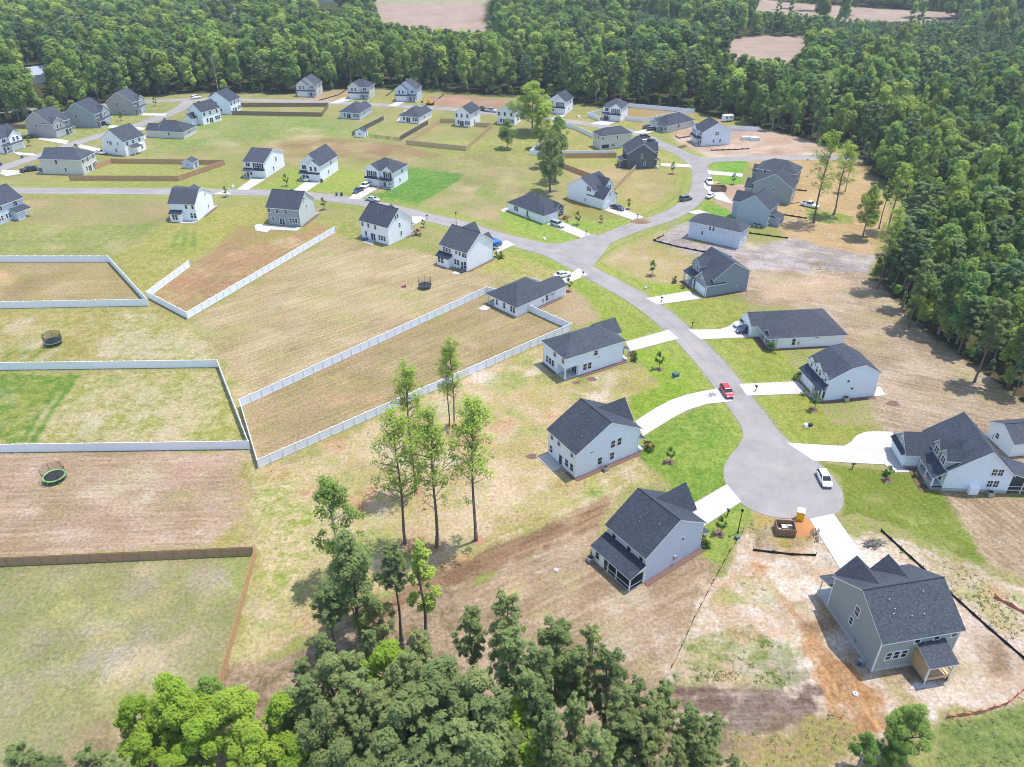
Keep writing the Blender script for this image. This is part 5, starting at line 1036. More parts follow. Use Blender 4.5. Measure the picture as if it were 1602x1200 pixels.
# ------------------------------------------------------------------ fences: every panel and post its own part near the camera
FM = {}
def fence_meshes(kind, mat):
    k = (kind, mat.name)
    if k in FM: return FM[k]
    p = MB(); q = MB()
    if kind == 'vinyl':
        n = 14
        for i in range(n): p.box(.015 + .97 * i / n + .002, .015 + .97 * (i + 1) / n - .002, -.018 - .006 * (i % 2), .018 + .006 * (i % 2), .10, 1.74)
        p.box(.012, .988, -.04, .04, 1.72, 1.83); p.box(.012, .988, -.04, .04, .05, .17)
        q.box(-.075, .075, -.11, .11, 0, 1.9); q.hexa([(-.1, -.13, 1.9), (.1, -.13, 1.9), (.1, .13, 1.9), (-.1, .13, 1.9)], [(-.02, -.02, 1.97), (.02, -.02, 1.97), (.02, .02, 1.97), (-.02, .02, 1.97)])
    elif kind == 'wood':
        n = 16; rr = random.Random(3)
        for i in range(n):
            j = rr.uniform(-.03, .03); p.box(i / n + .004, (i + 1) / n - .003, -.012, .012 + .004 * (i % 3), .04, 1.80 + j)
        for z in (.35, 1.0, 1.6): p.box(0, 1, -.055, -.013, z - .045, z + .045)
        q.box(-.05, .05, -.13, -.03, 0, 1.86)
    elif kind == 'rail':
        for z in (.35, .75, 1.15): p.box(0, 1, -.03, .03, z - .07, z + .07)
        q.box(-.07, .07, -.07, .07, 0, 1.35)
    elif kind == 'silt':
        p.poly([(0, 0, -.05), (.5, .03, -.05), (.5, .09, .34), (0, 0, .50)]); p.poly([(.5, .03, -.05), (1, 0, -.05), (1, 0, .50), (.5, .09, .34)])
        q.box(-.03, .03, -.03, .03, 0, .8)
    elif kind == 'mesh':
        p.poly([(0, 0, 0), (1, 0, 0), (1, 0, .65), (.5, .12, .35), (0, 0, .7)]); q.box(-.03, .03, -.03, .03, 0, 1.1)
    FM[k] = (p.mesh('fence_panel', [mat]), q.mesh('fence_post', [mat])); return FM[k]
def fence(label, s, kind, mat, step=2.44, name='fence', cat='fence', closed=False):
    pts = G(s)
    root = thing(name, label, cat, (pts[0][0], pts[0][1], 0)); pm, qm = fence_meshes(kind, mat)
    ox, oy = pts[0]; first = True; farp = MB(); farq = MB()
    for (ax, ay), (bx, by) in zip(pts[:-1], pts[1:]):
        L = hypot(bx - ax, by - ay); n = max(1, round(L / step)); a = atan2(by - ay, bx - ax); w = L / n
        for i in range(n + 1):
            x = ax + (bx - ax) * i / n - ox; y = ay + (by - ay) * i / n - oy; Zc = depth(x + ox, y + oy)
            near = Zc < 265
            if near:
                if i < n: inst('panel', pm, root, (x, y, 0), a, (w, 1, 1))
                if i > 0 or first: inst('post', qm, root, (x, y, 0), a)
            else:
                for me, mb, sx, go in ((pm, farp, w, i < n), (qm, farq, 1.0, i > 0 or first)):
                    if not go: continue
                    k = len(mb.v); c, d = cos(a), sin(a)
                    mb.v.extend([(x + v.co.x * sx * c - v.co.y * d, y + v.co.x * sx * d + v.co.y * c, v.co.z) for v in me.vertices])
                    mb.f.extend([tuple(j + k for j in p.vertices) for p in me.polygons]); mb.m.extend([0] * len(me.polygons))
        first = False
    for o in (farp.build('panel', mat, root), farq.build('post', mat, root)):
        if o is not None: o['kind'] = 'stuff'
    return root
fence('white vinyl fence round the top left lot with a sandy patch', '-40,410 171,410 233,478.5 120,480.5 -40,483.5', 'vinyl', M_VINYL)
fence('white vinyl fence in a V round the brown ploughed strip, open at one end', '297,417.5 232,466 294,499 524,364', 'vinyl', M_VINYL)
fence('white vinyl fence on three sides of the lot with two green tyre tracks', '-40,579.5 342,574.5 391,702.5 -40,708.5', 'vinyl', M_VINYL)
fence('white vinyl fence of the long narrow yard behind the hip-roofed white bungalow', '776,462.5 761,459 377,637 405,732 640,628 893,517 829,488', 'vinyl', M_VINYL)
fence('white vinyl fence round the yard against the woods behind the dark-fronted white house', '945,178 920,182.5 938,190', 'vinyl', M_VINYL)
fence('white vinyl fence closing the far yard along the edge of the woods', '983,168 1086,177 1005.5,191.5 977,187.5', 'vinyl', M_VINYL)
fence('white vinyl fence in front of the beige hip-roofed house, above the brown one', '845,228 829,242.5 845,243 962,243', 'vinyl', M_VINYL)
fence('low white fence along the road between the tree clump and the beige house', '872,195 900,203 928,216', 'vinyl', M_VINYL)
fence('short white fence at the far end of the building plot', '1139,204 1185,205.5', 'vinyl', M_VINYL)
fence('short white fence beside the low bungalow with broad roof', '1078,194.5 1096,205', 'vinyl', M_VINYL)
fence('brown wood fence crossing the left lots above the pale mown field', '-40,887.5 398,868.5', 'wood', plain('aged_brown_boards', (0.40, 0.265, 0.16), .85, vary=.25))
fence('tan wood fence running down to the bright green trees', '402,866 346,1079', 'wood', M_CEDAR)
fence('brown wood fence round the yard with the grey shed', '110,282.5 280,283 351.5,258 260,256.5 175,255.5 150,264.5', 'wood', M_CEDAR)
fence('dark brown wood fence round the green strip below the back road', '372,167.5 514,167 504,182.5 363,180', 'wood', M_BROWNWOOD)
fence('new golden wood fence round the yard of the tall narrow white house', '713,192.5 689,192 636,226.5 729,236 769,200 742,198', 'wood', M_NEWWOOD)
fence('dark wood fence running from the small white shed towards the back road', '551,213 600,188', 'wood', M_GREYWOOD)
fence('dark wood fence right of the small fenced lawn', '626,220 669,195', 'wood', M_GREYWOOD)
fence('three-rail fence across the foot of the small lawn with the white shed', '579,215.5 626,220', 'rail', M_GREYWOOD)
fence('brown wood fence below the white one, from the pine clump to the charcoal house', '884,247.5 964,246.5', 'wood', M_CEDAR)
fence('brown wood fence sloping down to the white house with the low garage roof', '875,261 926,280.5', 'wood', M_CEDAR)
fence('golden wood fence running up to the charcoal house', '963,297 994,265.5', 'wood', M_NEWWOOD)
fence('dark wood fence at the far left beside the brown-grey house', '-30,200.5 42,201.5', 'wood', M_BROWNWOOD)
fence('short white fence left of the pines by the road', '829,242.5 845,227', 'vinyl', M_VINYL) if False else None
for lab, s in (('black silt fence running downhill left of the open sandy lot', '1162,832 1140,866 1115,912 1085,970 1065,1015 1050,1046'),
               ('black silt fence behind the grey-green house, along the green lawn', '1378,831 1425,874 1480,924 1545,983 1602,1032 1650,1075'),
               ('black silt fence round the wrapped house on the junction side', '1038,369 1022,377 1060,387 1144,403'),
               ('black silt fence between the grey graded lot and the sand above it', '1172,365.5 1232,373.5'), ('black silt fence below the sunroom of the pale slate house', '1217,335.5 1262,342.5'),
               ('short black silt fence right of the hipped house at the top of the east row', '1240,297.5 1262,299.5'), ('black silt fence on the sandy building plot beside the side road', '1112,236 1140,235 1172,233.5'),
               ('black silt fence bordering the new striped-roof house lot', '1056,213 1062,217 1086,212.5'), ('black silt fence beside the leftmost house against the woods', '500,157.5 530,149 545,138.5'),
               ('black silt fence between the two right-hand houses against the woods', '604,151 617,141'), ('black silt fence left of the bare soil heap', '676,163 694,149'),
               ('black silt fence below the dumpster lot at the turning circle', '1178,862 1240,869 1276,870')):
    fence(lab, s, 'silt', M_BLKFAB, 2.4, 'silt_fence', 'silt fence')
fence('orange plastic mesh fence sagging at the lower right corner', '1480,1124 1530,1117 1575,1103 1602,1080 1640,1050', 'mesh', M_ORANGE, 2.0, 'safety_fence', 'safety fence')
fence('orange plastic mesh fence scrap in the pale grass near the right edge', '1555,935 1580,948 1605,962', 'mesh', M_ORANGE, 1.6, 'safety_fence', 'safety fence')

# ------------------------------------------------------------------ cars
CAR = {}
def car_mesh(kind):
    if kind in CAR: return CAR[kind]
    P_ = {'suv': (4.7, .94, .72, 1.02, 1.70, -1.0, 2.28, -.55, 1.95), 'sedan': (4.8, .90, .66, .93, 1.42, -1.15, 1.75, -.45, 1.0), 'hatch': (4.3, .89, .68, .95, 1.48, -1.15, 2.05, -.45, 1.6), 'pickup': (5.6, .98, .78, 1.05, 1.82, -.95, 1.0, -.45, .75), 'jeep': (4.2, .90, .85, 1.15, 1.80, -.55, 2.05, -.35, 2.0)}[kind]
    L, hw, zh, zb, zr, g0, g1, r0, r1 = P_; m = MB(); x0, x1 = -L / 2, L / 2      # nose at -x
    st = [(x0, hw * .78, .42, zh * .92), (x0 + .18, hw * .93, .28, zh), (x0 + .75, hw, .24, zh + .1), (g0 + .05, hw, .24, zb), (x1 - .75, hw, .24, zb + .02), (x1 - .15, hw * .95, .28, zb), (x1, hw * .85, .42, zb * .95)]
    if kind == 'pickup': st = st[:4] + [(g1 + .05, hw, .24, zb), (g1 + .06, hw, .24, zb), (x1 - .1, hw, .28, zb), (x1, hw * .95, .42, zb)]
    sec = lambda x, w, l, t: [(x, -w * .96, l), (x, -w, (l + t) / 2), (x, -w * .97, t - .08), (x, -w * .88, t), (x, w * .88, t), (x, w * .97, t - .08), (x, w, (l + t) / 2), (x, w * .96, l)]
    S = [sec(*q) for q in st]
    for a, b in zip(S[:-1], S[1:]):
        for i in range(8): j = (i + 1) % 8; m.poly([a[i], b[i], b[j], a[j]])
    m.poly(S[0][::-1]); m.poly(S[-1])
    if kind == 'pickup': m.box(g1 + .3, x1 - .12, -hw * .8, hw * .8, zb + .005, zb + .02, 1)
    body = m.mesh('body', [M_TRIM, M_BLACK2], True)
    g = MB(); wb, wr = hw * .87, hw * .70
    bt = [(g0, -wb, zb - .03), (g1, -wb, zb - .03), (g1, wb, zb - .03), (g0, wb, zb - .03)]; tp = [(r0, -wr, zr - .06), (r1, -wr, zr - .06), (r1, wr, zr - .06), (r0, wr, zr - .06)]
    g.hexa(bt, tp); glass = g.mesh('glass', [M_GLASS])
    r = MB(); r.hexa([(a, b * 1.03, z) for a, b, z in tp], [(r0 + .12, -wr * .9, zr), (r1 - .1, -wr * .9, zr), (r1 - .1, wr * .9, zr), (r0 + .12, wr * .9, zr)])
    for i in range(4): r.tube(np.array(bt[i]) * (1, 1.02, 1), np.array(tp[i]) * (1, 1.03, 1), .05, .045, 5)
    xm = (r0 + r1) / 2
    for sgn in (-1, 1): r.tube((xm, sgn * wb * 1.01, zb - .03), (xm, sgn * wr * 1.02, zr - .06), .045, .045, 5)
    roof = r.mesh('roof', [M_TRIM])
    w = MB(); w.tube((0, -.11, 0), (0, .11, 0), .34, .34, 14); wheel = w.mesh('wheel', [M_TYRE]); w = MB(); w.tube((0, -.125, 0), (0, .125, 0), .21, .21, 10); rim = w.mesh('rim', [M_RIM])
    hl = MB(); hl.box(-.06, .06, -.2, .2, -.07, .07); CAR[kind] = (body, glass, roof, wheel, rim, hl.mesh('headlight', [M_LAMPW]), hl.mesh('taillight', [M_LAMPR]), P_)
    return CAR[kind]
def setmat(o, m):
    o.material_slots[0].link = 'OBJECT'; o.material_slots[0].material = m
def car(label, kind, a, b, col, cat='car', name=None, frac=0.5):
    """a -> b: photo pixels of tail and nose on the ground"""
    (ax, ay), (bx, by) = P(*a), P(*b); th = atan2(by - ay, bx - ax); cx, cy_ = (ax + bx) / 2, (ay + by) / 2
    body, glass, roof, wheel, rim, hl, tl, q = car_mesh(kind)
    root = thing(name or {'pickup': 'pickup_truck'}.get(kind, 'parked_car'), label, cat, (cx, cy_, 0.085), th + pi)
    L, hw = q[0], q[1]; setmat(inst('body', body, root), col); inst('cabin_glass', glass, root); setmat(inst('roof', roof, root), col)
    for x in (-L / 2 + .85, L / 2 - .9):
        for y in (-hw + .1, hw - .1): wo = inst('wheel', wheel, root, (x, y, .34)); inst('rim', rim, wo)
    for y in (-hw * .62, hw * .62): inst('headlight', hl, root, (-L / 2 + .05, y, q[2] * .86)); inst('taillight', tl, root, (L / 2 - .03, y, q[3] * .84))
    return root
PW = paint('white_paint', (.80, .81, .82)); PB = paint('black_paint', (.012, .013, .016)); PN = paint('navy_paint', (.02, .035, .075)); PS = paint('silver_paint', (.48, .52, .56), .3); PR = paint('red_paint', (.42, .012, .03)); PG = paint('grey_paint', (.10, .11, .13), .3)
CARS = [('red hatchback parked across the mouth of the curved drive', 'hatch', (1130, 606), (1143, 626), PR), ('white estate car standing alone on the turning circle', 'hatch', (1283, 742), (1294, 764), PW),
 ('white off-road car parked on the bungalow drive beside the dark blue one', 'jeep', (1174, 509), (1149, 512), PW), ('dark blue SUV parked close to the bungalow garage', 'suv', (1180, 519.5), (1155, 520.5), PN), ('white sedan in front of the hip-roofed white bungalow', 'sedan', (870, 435), (890, 431), PW),
 ('silver SUV on the cream bungalow drive', 'suv', (863, 351), (881, 357), PS), ('dark blue car by the white house with the low garage roof', 'sedan', (958, 325), (974, 330), PN), ('black car driving on the curve towards the junction', 'suv', (1066, 315), (1079, 312), PG),
 ('silver pickup standing at the roadside by the dumpster', 'pickup', (1106, 282), (1112, 292), PW), ('white car parked below the pickup on the road shoulder', 'sedan', (1106, 312), (1116, 305), PW), ('white SUV in front of the steep gabled white house', 'suv', (488, 279), (478, 284.5), PW),
 ('white SUV by the garage of the black-bayed white house', 'suv', (577, 291), (566, 296), PW), ('dark navy car behind the white SUV on the vivid lawn drive', 'sedan', (566, 297.5), (556, 302.5), PN), ('silver sedan driving along the main road past the green lawn', 'sedan', (575, 313), (592, 315.5), PS),
 ('black SUV at the kerb right of the beige hip-roofed house, upper of the pair', 'suv', (1003, 217), (1014, 215.5), PB), ('black SUV at the kerb, lower of the pair by the charcoal house', 'suv', (1014, 223.5), (1027, 226), PB), ('white car between the black SUVs beside the charcoal house', 'sedan', (1001, 225), (1012, 222.5), PW),
 ('dark car at the low bungalow by the white fence, left one', 'sedan', (1008, 201.5), (1019, 200), PG), ('black car next to the grey one at the low bungalow', 'suv', (1014, 204.5), (1026, 203.5), PB), ('black car on the drive of the dark-fronted white house by the woods', 'sedan', (947, 188.5), (956, 187), PB),
 ('grey car beside the brown-grey house at far left', 'sedan', (28, 217.5), (40, 216.5), PG), ('dark car next to the grey one at the far left drive', 'sedan', (43, 216.5), (55, 215.5), PB), ('black car in front of the grey-green house of the left row', 'suv', (156, 197), (171, 195.5), PB),
 ('black pickup by the garage of the fenced beige house', 'pickup', (38, 269), (53, 266.5), PB), ('black SUV nearest the fenced beige house', 'suv', (49, 267.5), (62, 266), PB), ('white car parked at the side of the black-porched white house', 'sedan', (152, 240), (163, 241.5), PW), ('white van on the far road by the loop junction', 'suv', (302, 155), (312, 153.5), PW),
 ('black pickup by the tall narrow white house on the back road', 'pickup', (749, 172.5), (760, 174), PB), ('silver pickup just ahead of the black one on the back road', 'pickup', (763, 174.5), (774, 175.5), PS), ('blue pickup half hidden behind the white house with the blue canopy', 'pickup', (768, 389), (778, 384), paint('blue_paint', (.03, .09, .25))),
 ('white work truck parked on the sand behind the sage house', 'pickup', (1260, 322), (1273, 325), PW)]
for c in CARS:
    car(*c)

# ------------------------------------------------------------------ street furniture and yard things
def at(u, v, z=0): x, y = P(u, v); return (x, y, z)
# mature poplar-lot and lawn details: trampolines
def trampoline(label, u, v, rad, pad, net, rz=0.3, lean=0.0):
    t = thing('trampoline', label, 'trampoline', at(u, v), rz); n = 24
    m = MB(); m.v = [(rad * .84 * cos(2 * pi * i / n), rad * .84 * sin(2 * pi * i / n), .82) for i in range(n)]; m.f = [tuple(range(n))]; m.m = [0]; m.build('jumping_mat', M_BLACK2, t)
    m = MB()
    for i in range(n):
        a, b = 2 * pi * i / n, 2 * pi * (i + 1) / n; q = [(r * cos(k), r * sin(k)) for r, k in ((rad * .84, a), (rad, a), (rad, b), (rad * .84, b))]
        m.hexa([(x, y, .80) for x, y in q], [(x, y, .87) for x, y in q])
    m.build('spring_pad', pad, t)
    for i in range(6):
        a = 2 * pi * i / 6; l = MB(); l.tube((rad * .95 * cos(a), rad * .95 * sin(a), 0), (rad * .95 * cos(a), rad * .95 * sin(a), .82), .04, .04, 6); l.build('leg', M_METAL, t)
        l = MB(); l.tube((rad * cos(a), rad * sin(a), .5), (rad * 1.02 * cos(a) + lean, rad * 1.02 * sin(a) + lean, 2.6), .035, .035, 6); l.build('net_pole', M_BLACK2, t)
    m = MB()
    for i in range(n):
        a, b = 2 * pi * i / n, 2 * pi * (i + 1) / n
        m.poly([(rad * .97 * cos(a), rad * .97 * sin(a), .86), (rad * .97 * cos(b), rad * .97 * sin(b), .86), (rad * cos(b) + lean, rad * sin(b) + lean, 2.5), (rad * cos(a) + lean, rad * sin(a) + lean, 2.5)])
    m.build('safety_net', net, t)
trampoline('round trampoline with lime green rim on the brown bare lot', 87, 750, 1.85, paint('lime_pad', (.22, .48, .12)), netting('brown_net', (.16, .13, .10), .30))
trampoline('round trampoline with grey rim in the yard below the top left fence', 84.5, 538, 1.9, paint('grey_pad', (.16, .19, .25)), netting('green_net', (.07, .08, .04), .5), 1.0)
trampoline('round trampoline with thin net poles on the straw field behind two white houses', 665, 450, 1.7, paint('dark_pad', (.05, .06, .06)), netting('pale_net', (.12, .10, .08), .18), .6)
t = thing('ride_on_toy', 'small pink ride-on toy on the straw field left of the trampoline', 'toy', at(632, 449)); pk = paint('pink_plastic', (.75, .10, .28)); m = MB(); m.box(-.5, .5, -.25, .25, .2, .5); m.box(.1, .5, -.22, .22, .5, .85); m.build('toy_body', pk, t)
for x in (-.35, .35): m = MB(); m.tube((x, -.3, .18), (x, .3, .18), .18, .18, 10); m.build('wheel', M_BLACK2, t)
# portable toilet
t = thing('portable_toilet', 'yellow portable toilet with white roof at the edge of the turning circle', 'portable toilet', at(1250, 814), radians(-20)); yl = paint('yellow_plastic', (.85, .54, .02)); m = MB(); m.box(-.6, .6, -.6, .6, .1, 2.1)
for x in (-.3, .3): m.box(x - .02, x + .02, -.63, -.6, .2, 2.0)
m.build('cabin', yl, t); m = MB(); m.hexa([(-.65, -.65, 2.1), (.65, -.65, 2.1), (.65, .65, 2.1), (-.65, .65, 2.1)], [(-.5, -.35, 2.35), (.5, -.35, 2.35), (.5, .35, 2.35), (-.5, .35, 2.35)]); m.build('roof', M_TRIM, t)
m = MB(); m.box(-.42, .42, -.64, -.605, .2, 1.95); m.build('door', paint('amber_plastic', (.80, .46, .02)), t); m = MB(); m.box(-.65, .65, -.65, .65, 0, .1); m.build('skid', M_BLACK2, t)
def dumpster(label, u, v, rz, l, w, hh, mat, fill):
    t = thing('dumpster', label, 'dumpster', at(u, v), rz); m = MB(); k = .08
    for a in ((-l / 2, l / 2, -w / 2, -w / 2 + k), (-l / 2, l / 2, w / 2 - k, w / 2), (-l / 2, -l / 2 + k, -w / 2 + k, w / 2 - k), (l / 2 - k, l / 2, -w / 2 + k, w / 2 - k)): m.box(*a, .15, hh)
    m.box(-l / 2, l / 2, -w / 2, w / 2, .1, .149)
    for i in range(5): x = -l / 2 + l * (i + .5) / 5; m.box(x - .05, x + .05, -w / 2 - .07, -w / 2 - .001, .15, hh); m.box(x - .05, x + .05, w / 2 + .001, w / 2 + .07, .15, hh)
    m.build('bin', mat, t); m = MB(); rr = random.Random(4)
    for i in range(16): x, y = rr.uniform(-l / 2 + .4, l / 2 - .5), rr.uniform(-w / 2 + .3, w / 2 - .4); m.box(x, x + rr.uniform(.3, 1.1), y, y + rr.uniform(.1, .4), .16, hh * rr.uniform(.2, .55))
    m.build('scrap', fill, t)
dumpster('open brown dumpster with scrap timber beside the yellow toilet', 1227, 832, radians(-6), 2.9, 2.3, 1.5, plain('rusty_brown_steel', (.27, .165, .11), .7, vary=.3), plain('scrap', (.5, .45, .4), .9, vary=.4))
dumpster('open dark wood-sided dumpster on the road shoulder of the east row', 1124, 298.5, radians(10), 4.5, 2.4, 1.6, M_BROWNWOOD, M_NEWWOOD)
def timber(label, u, v, n, l, mat, rz, name='timber_pile', cat='timber pile'):
    t = thing(name, label, cat, at(u, v), rz); rr = random.Random(int(u)); m = MB()
    for i in range(n):
        x, y, a = rr.uniform(-1, 1), rr.uniform(-.8, .8), rr.uniform(-.4, .4); z = .05 + .1 * (i // 4); m.tube((x - l / 2 * cos(a), y - l / 2 * sin(a), z), (x + l / 2 * cos(a), y + l / 2 * sin(a), z + .1), .09, .09, 4)
    m.build('boards', mat, t)
timber('yellow lumber stack on the construction shoulder above the dumpster', 1121, 287, 14, 2.6, M_NEWWOOD, .4); timber('pile of tan scrap lumber beside the sage house', 1241, 317, 12, 2.6, M_NEWWOOD, .2); timber('heap of brush and broken boards at the road edge of the building plot', 1068, 230, 22, 2.4, M_BROWNWOOD, .6)
timber('pale concrete and board debris along the new driveway edge', 1272, 838, 14, 1.2, M_GREYWOOD, 1.2, 'debris_pile', 'debris'); timber('grey cut branches beside the pale grass near the silt fence', 1368, 853, 18, 2.0, M_GREYWOOD, .4, 'brush_pile', 'brush')
for lab, u, v in (('pale wrapped pallet on the sandy plot, left one', 1167, 218.5), ('pale wrapped pallet on the sandy plot, right one', 1180, 219.5)):
    t = thing('wrapped_pallet', lab, 'pallet', at(u, v)); m = MB(); m.hexa([(-2, -1.2, .15), (2, -1.2, .15), (2, 1.2, .15), (-2, 1.2, .15)], [(-1.8, -1, 1.2), (1.8, -1, 1.35), (1.8, 1, 1.2), (-1.8, 1, 1.3)]); m.build('wrapped_load', plain('plastic_wrap', (.6, .63, .66), .4), t); m = MB(); m.box(-2, 2, -1.2, 1.2, 0, .15); m.build('pallet_base', M_GREYWOOD, t)
# small yellow excavator on the back road
t = thing('excavator', 'small yellow excavator working beside the bare soil heap', 'excavator', at(673, 164), radians(160)); ye = paint('machine_yellow', (.75, .38, .02)); m = MB(); m.box(-1.1, 1.1, -.9, .9, .8, 1.5); m.box(-.2, .9, -.1, .8, 1.5, 2.4); m.build('cab', ye, t)
for y in (-.8, .8): m = MB(); m.box(-1.6, 1.6, y - .25, y + .25, 0, .75); m.build('track', M_BLACK2, t)
m = MB(); m.tube((1, 0, 1.4), (2.6, 0, 3.2), .2, .16, 6); m.tube((2.6, 0, 3.2), (4.0, 0, 1.3), .15, .12, 6); m.build('arm', ye, t); m = MB(); m.box(3.7, 4.4, -.4, .4, .7, 1.3); m.build('bucket', M_BLACK2, t)
# wheelie bins
def bin_(label, u, v, mat):
    t = thing('wheelie_bin', label, 'bin', at(u, v)); m = MB(); m.hexa([(-.25, -.3, .08), (.25, -.3, .08), (.25, .3, .08), (-.25, .3, .08)], [(-.32, -.38, 1.0), (.32, -.38, 1.0), (.32, .38, 1.0), (-.32, .38, 1.0)]); m.build('bin_body', mat, t)
    m = MB(); m.hexa([(-.34, -.4, 1.0), (.34, -.4, 1.0), (.34, .4, 1.0), (-.34, .4, 1.0)], [(-.3, -.36, 1.1), (.3, -.36, 1.1), (.3, .3, 1.12), (-.3, .3, 1.12)]); m.build('lid', mat, t)
    for x in (-.27, .27): m = MB(); m.tube((x - .03, .3, .12), (x + .03, .3, .12), .12, .12, 8); m.build('wheel', M_BLACK2, t)
BLUE = paint('blue_plastic', (.02, .06, .25))
for q in (('blue wheelie bin by the road below the vivid lawn', 527, 306, BLUE), ('black wheelie bin next to the blue one by the vivid lawn', 534.5, 306.5, M_BLACK2), ('blue wheelie bin at the left row driveway mouth', 258, 189, BLUE), ('blue wheelie bin at the far left road edge', 35, 247.5, BLUE), ('black wheelie bin at the garage of the steep gabled house', 503.5, 285, M_BLACK2), ('blue wheelie bin at the very edge of the left road', 2, 259, BLUE)): bin_(*q)
# blue canopy
t = thing('canopy', 'bright blue pop-up canopy beside the white house with the metal-roofed sunroom', 'canopy', at(773, 388), .6); m = MB(); bl = plain('blue_canvas', (.02, .14, .42), .7)
c = [(-1.5, -1.5, 2.2), (1.5, -1.5, 2.2), (1.5, 1.5, 2.2), (-1.5, 1.5, 2.2)]
for i in range(4): m.poly([c[i], c[(i + 1) % 4], (0, 0, 3.1)]); a, b = c[i], c[(i + 1) % 4]; m.poly([a, b, (b[0], b[1], 1.9), (a[0], a[1], 1.9)])
m.build('canvas', bl, t)
for x, y, z in c: m = MB(); m.tube((x * .97, y * .97, 0), (x * .97, y * .97, 2.2), .04, .04, 6); m.build('leg', M_METAL, t)
# mailboxes, lamp, pedestals, signs
def mailbox(label, u, v):
    t = thing('mailbox', label, 'mailbox', at(u, v), RND.uniform(0, 3)); m = MB(); m.box(-.06, .06, -.06, .06, 0, 1.1); m.build('post', M_BLACK2, t); m = MB(); m.box(-.14, .14, -.28, .28, 1.1, 1.25); m.tube((0, -.28, 1.25), (0, .28, 1.25), .14, .14, 8); m.build('mail_box', M_BLACK2, t)
for lab, u, v in (('black mailbox at the slate grey house drive', 1035, 472.5), ('black mailbox across the road from the curved drive', 1182, 612), ('black mailbox at the mouth of the long bungalow drive', 1083, 512), ('black mailbox at the short drive by the turning circle', 1138, 807), ('black mailbox where the large house drive meets the circle', 1333, 734),
                  ('black mailbox by the white sedan drive', 912, 432.5), ('black mailbox at the cream bungalow drive end', 917, 368), ('black mailbox at the dark blue car drive end', 997, 342), ('black mailbox below the straight grass verge drive', 975, 553), ('black mailbox by the drive opposite the silver car', 668, 343)): mailbox(lab, u, v)
t = thing('street_lamp', 'black post lamp on the lawn edge above the open sandy lot', 'street lamp', at(1154, 834)); m = MB(); m.tube((0, 0, 0), (0, 0, 4.4), .09, .06, 8); m.build('pole', M_BLACK2, t); m = MB(); m.tube((0, 0, 4.4), (0, 0, 4.75), .12, .26, 8); m.tube((0, 0, 4.75), (0, 0, 5.0), .28, .05, 8); m.build('lantern', M_BLACK2, t); m = MB(); m.tube((0, 0, 0), (0, 0, .4), .16, .13, 8); m.build('base', M_BLACK2, t)
t = thing('street_lamp', 'black post lamp on the verge behind the white house with sunroom', 'street lamp', at(714, 357)); m = MB(); m.tube((0, 0, 0), (0, 0, 4.4), .08, .06, 8); m.build('pole', M_BLACK2, t); m = MB(); m.tube((0, 0, 4.4), (0, 0, 4.9), .14, .26, 8); m.build('lantern', M_BLACK2, t)
gp = plain('green_utility_steel', (.06, .14, .10), .6)
def pedestal(label, u, v, mat, s=1.0):
    t = thing('utility_box', label, 'utility box', at(u, v), .5); m = MB(); m.hexa([(-.6 * s, -.5 * s, .08), (.6 * s, -.5 * s, .08), (.6 * s, .5 * s, .08), (-.6 * s, .5 * s, .08)], [(-.55 * s, -.4 * s, .9 * s), (.55 * s, -.4 * s, .9 * s), (.55 * s, .5 * s, 1.0 * s), (-.55 * s, .5 * s, 1.0 * s)]); m.build('cabinet', mat, t); m = MB(); m.box(-.75 * s, .75 * s, -.65 * s, .65 * s, -.05, .08); m.build('pad', M_CONC2, t)
for q in (('green transformer box on the lawn above the curved drive', 1057, 589.5, gp), ('pair-mate black utility box on the lawn right of the narrow road', 1268, 667, M_BLACK2, .6), ('white utility box on the lawn right of the narrow road', 1260, 667, M_TRIM, .6), ('white utility box on the verge inside the junction corner', 852, 375, M_TRIM, .6),
          ('grey utility box at the verge before the slate grey house', 1010, 452.5, M_METAL, .6), ('white utility box on the turf by the steep front gable', 365, 293, M_TRIM, .7), ('green transformer box beside the new drive rubble', 1153, 843, gp, .6), ('white utility box on grass by the bend before the woods', 906, 184, M_TRIM, .8)): pedestal(*q)
t = thing('bicycle', 'bicycle lying on the curved white drive behind the red hatchback', 'bicycle', at(1114, 619, .12), .4)
for x in (-.5, .5):
    m = MB()
    for i in range(14): a, b = 2 * pi * i / 14, 2 * pi * (i + 1) / 14; m.tube((x + .33 * cos(a), .33 * sin(a), .05), (x + .33 * cos(b), .33 * sin(b), .05), .03, .03, 4)
    m.build('wheel', M_TYRE, t)
m = MB(); m.tube((-.5, 0, .08), (0, -.1, .1), .03, .03, 5); m.tube((0, -.1, .1), (.45, .35, .12), .03, .03, 5); m.tube((-.1, .38, .12), (.42, .4, .12), .03, .03, 5); m.tube((-.1, .38, .12), (0, -.1, .1), .03, .03, 5); m.tube((.42, .4, .12), (.5, 0, .08), .03, .03, 5); m.build('frame', M_METAL, t)
m = MB(); m.tube((.42, .4, .1), (.5, .62, .3), .03, .03, 5); m.build('handlebar', M_BLACK2, t); m = MB(); m.box(-.22, 0, .36, .5, .1, .18); m.build('saddle', M_BLACK2, t)
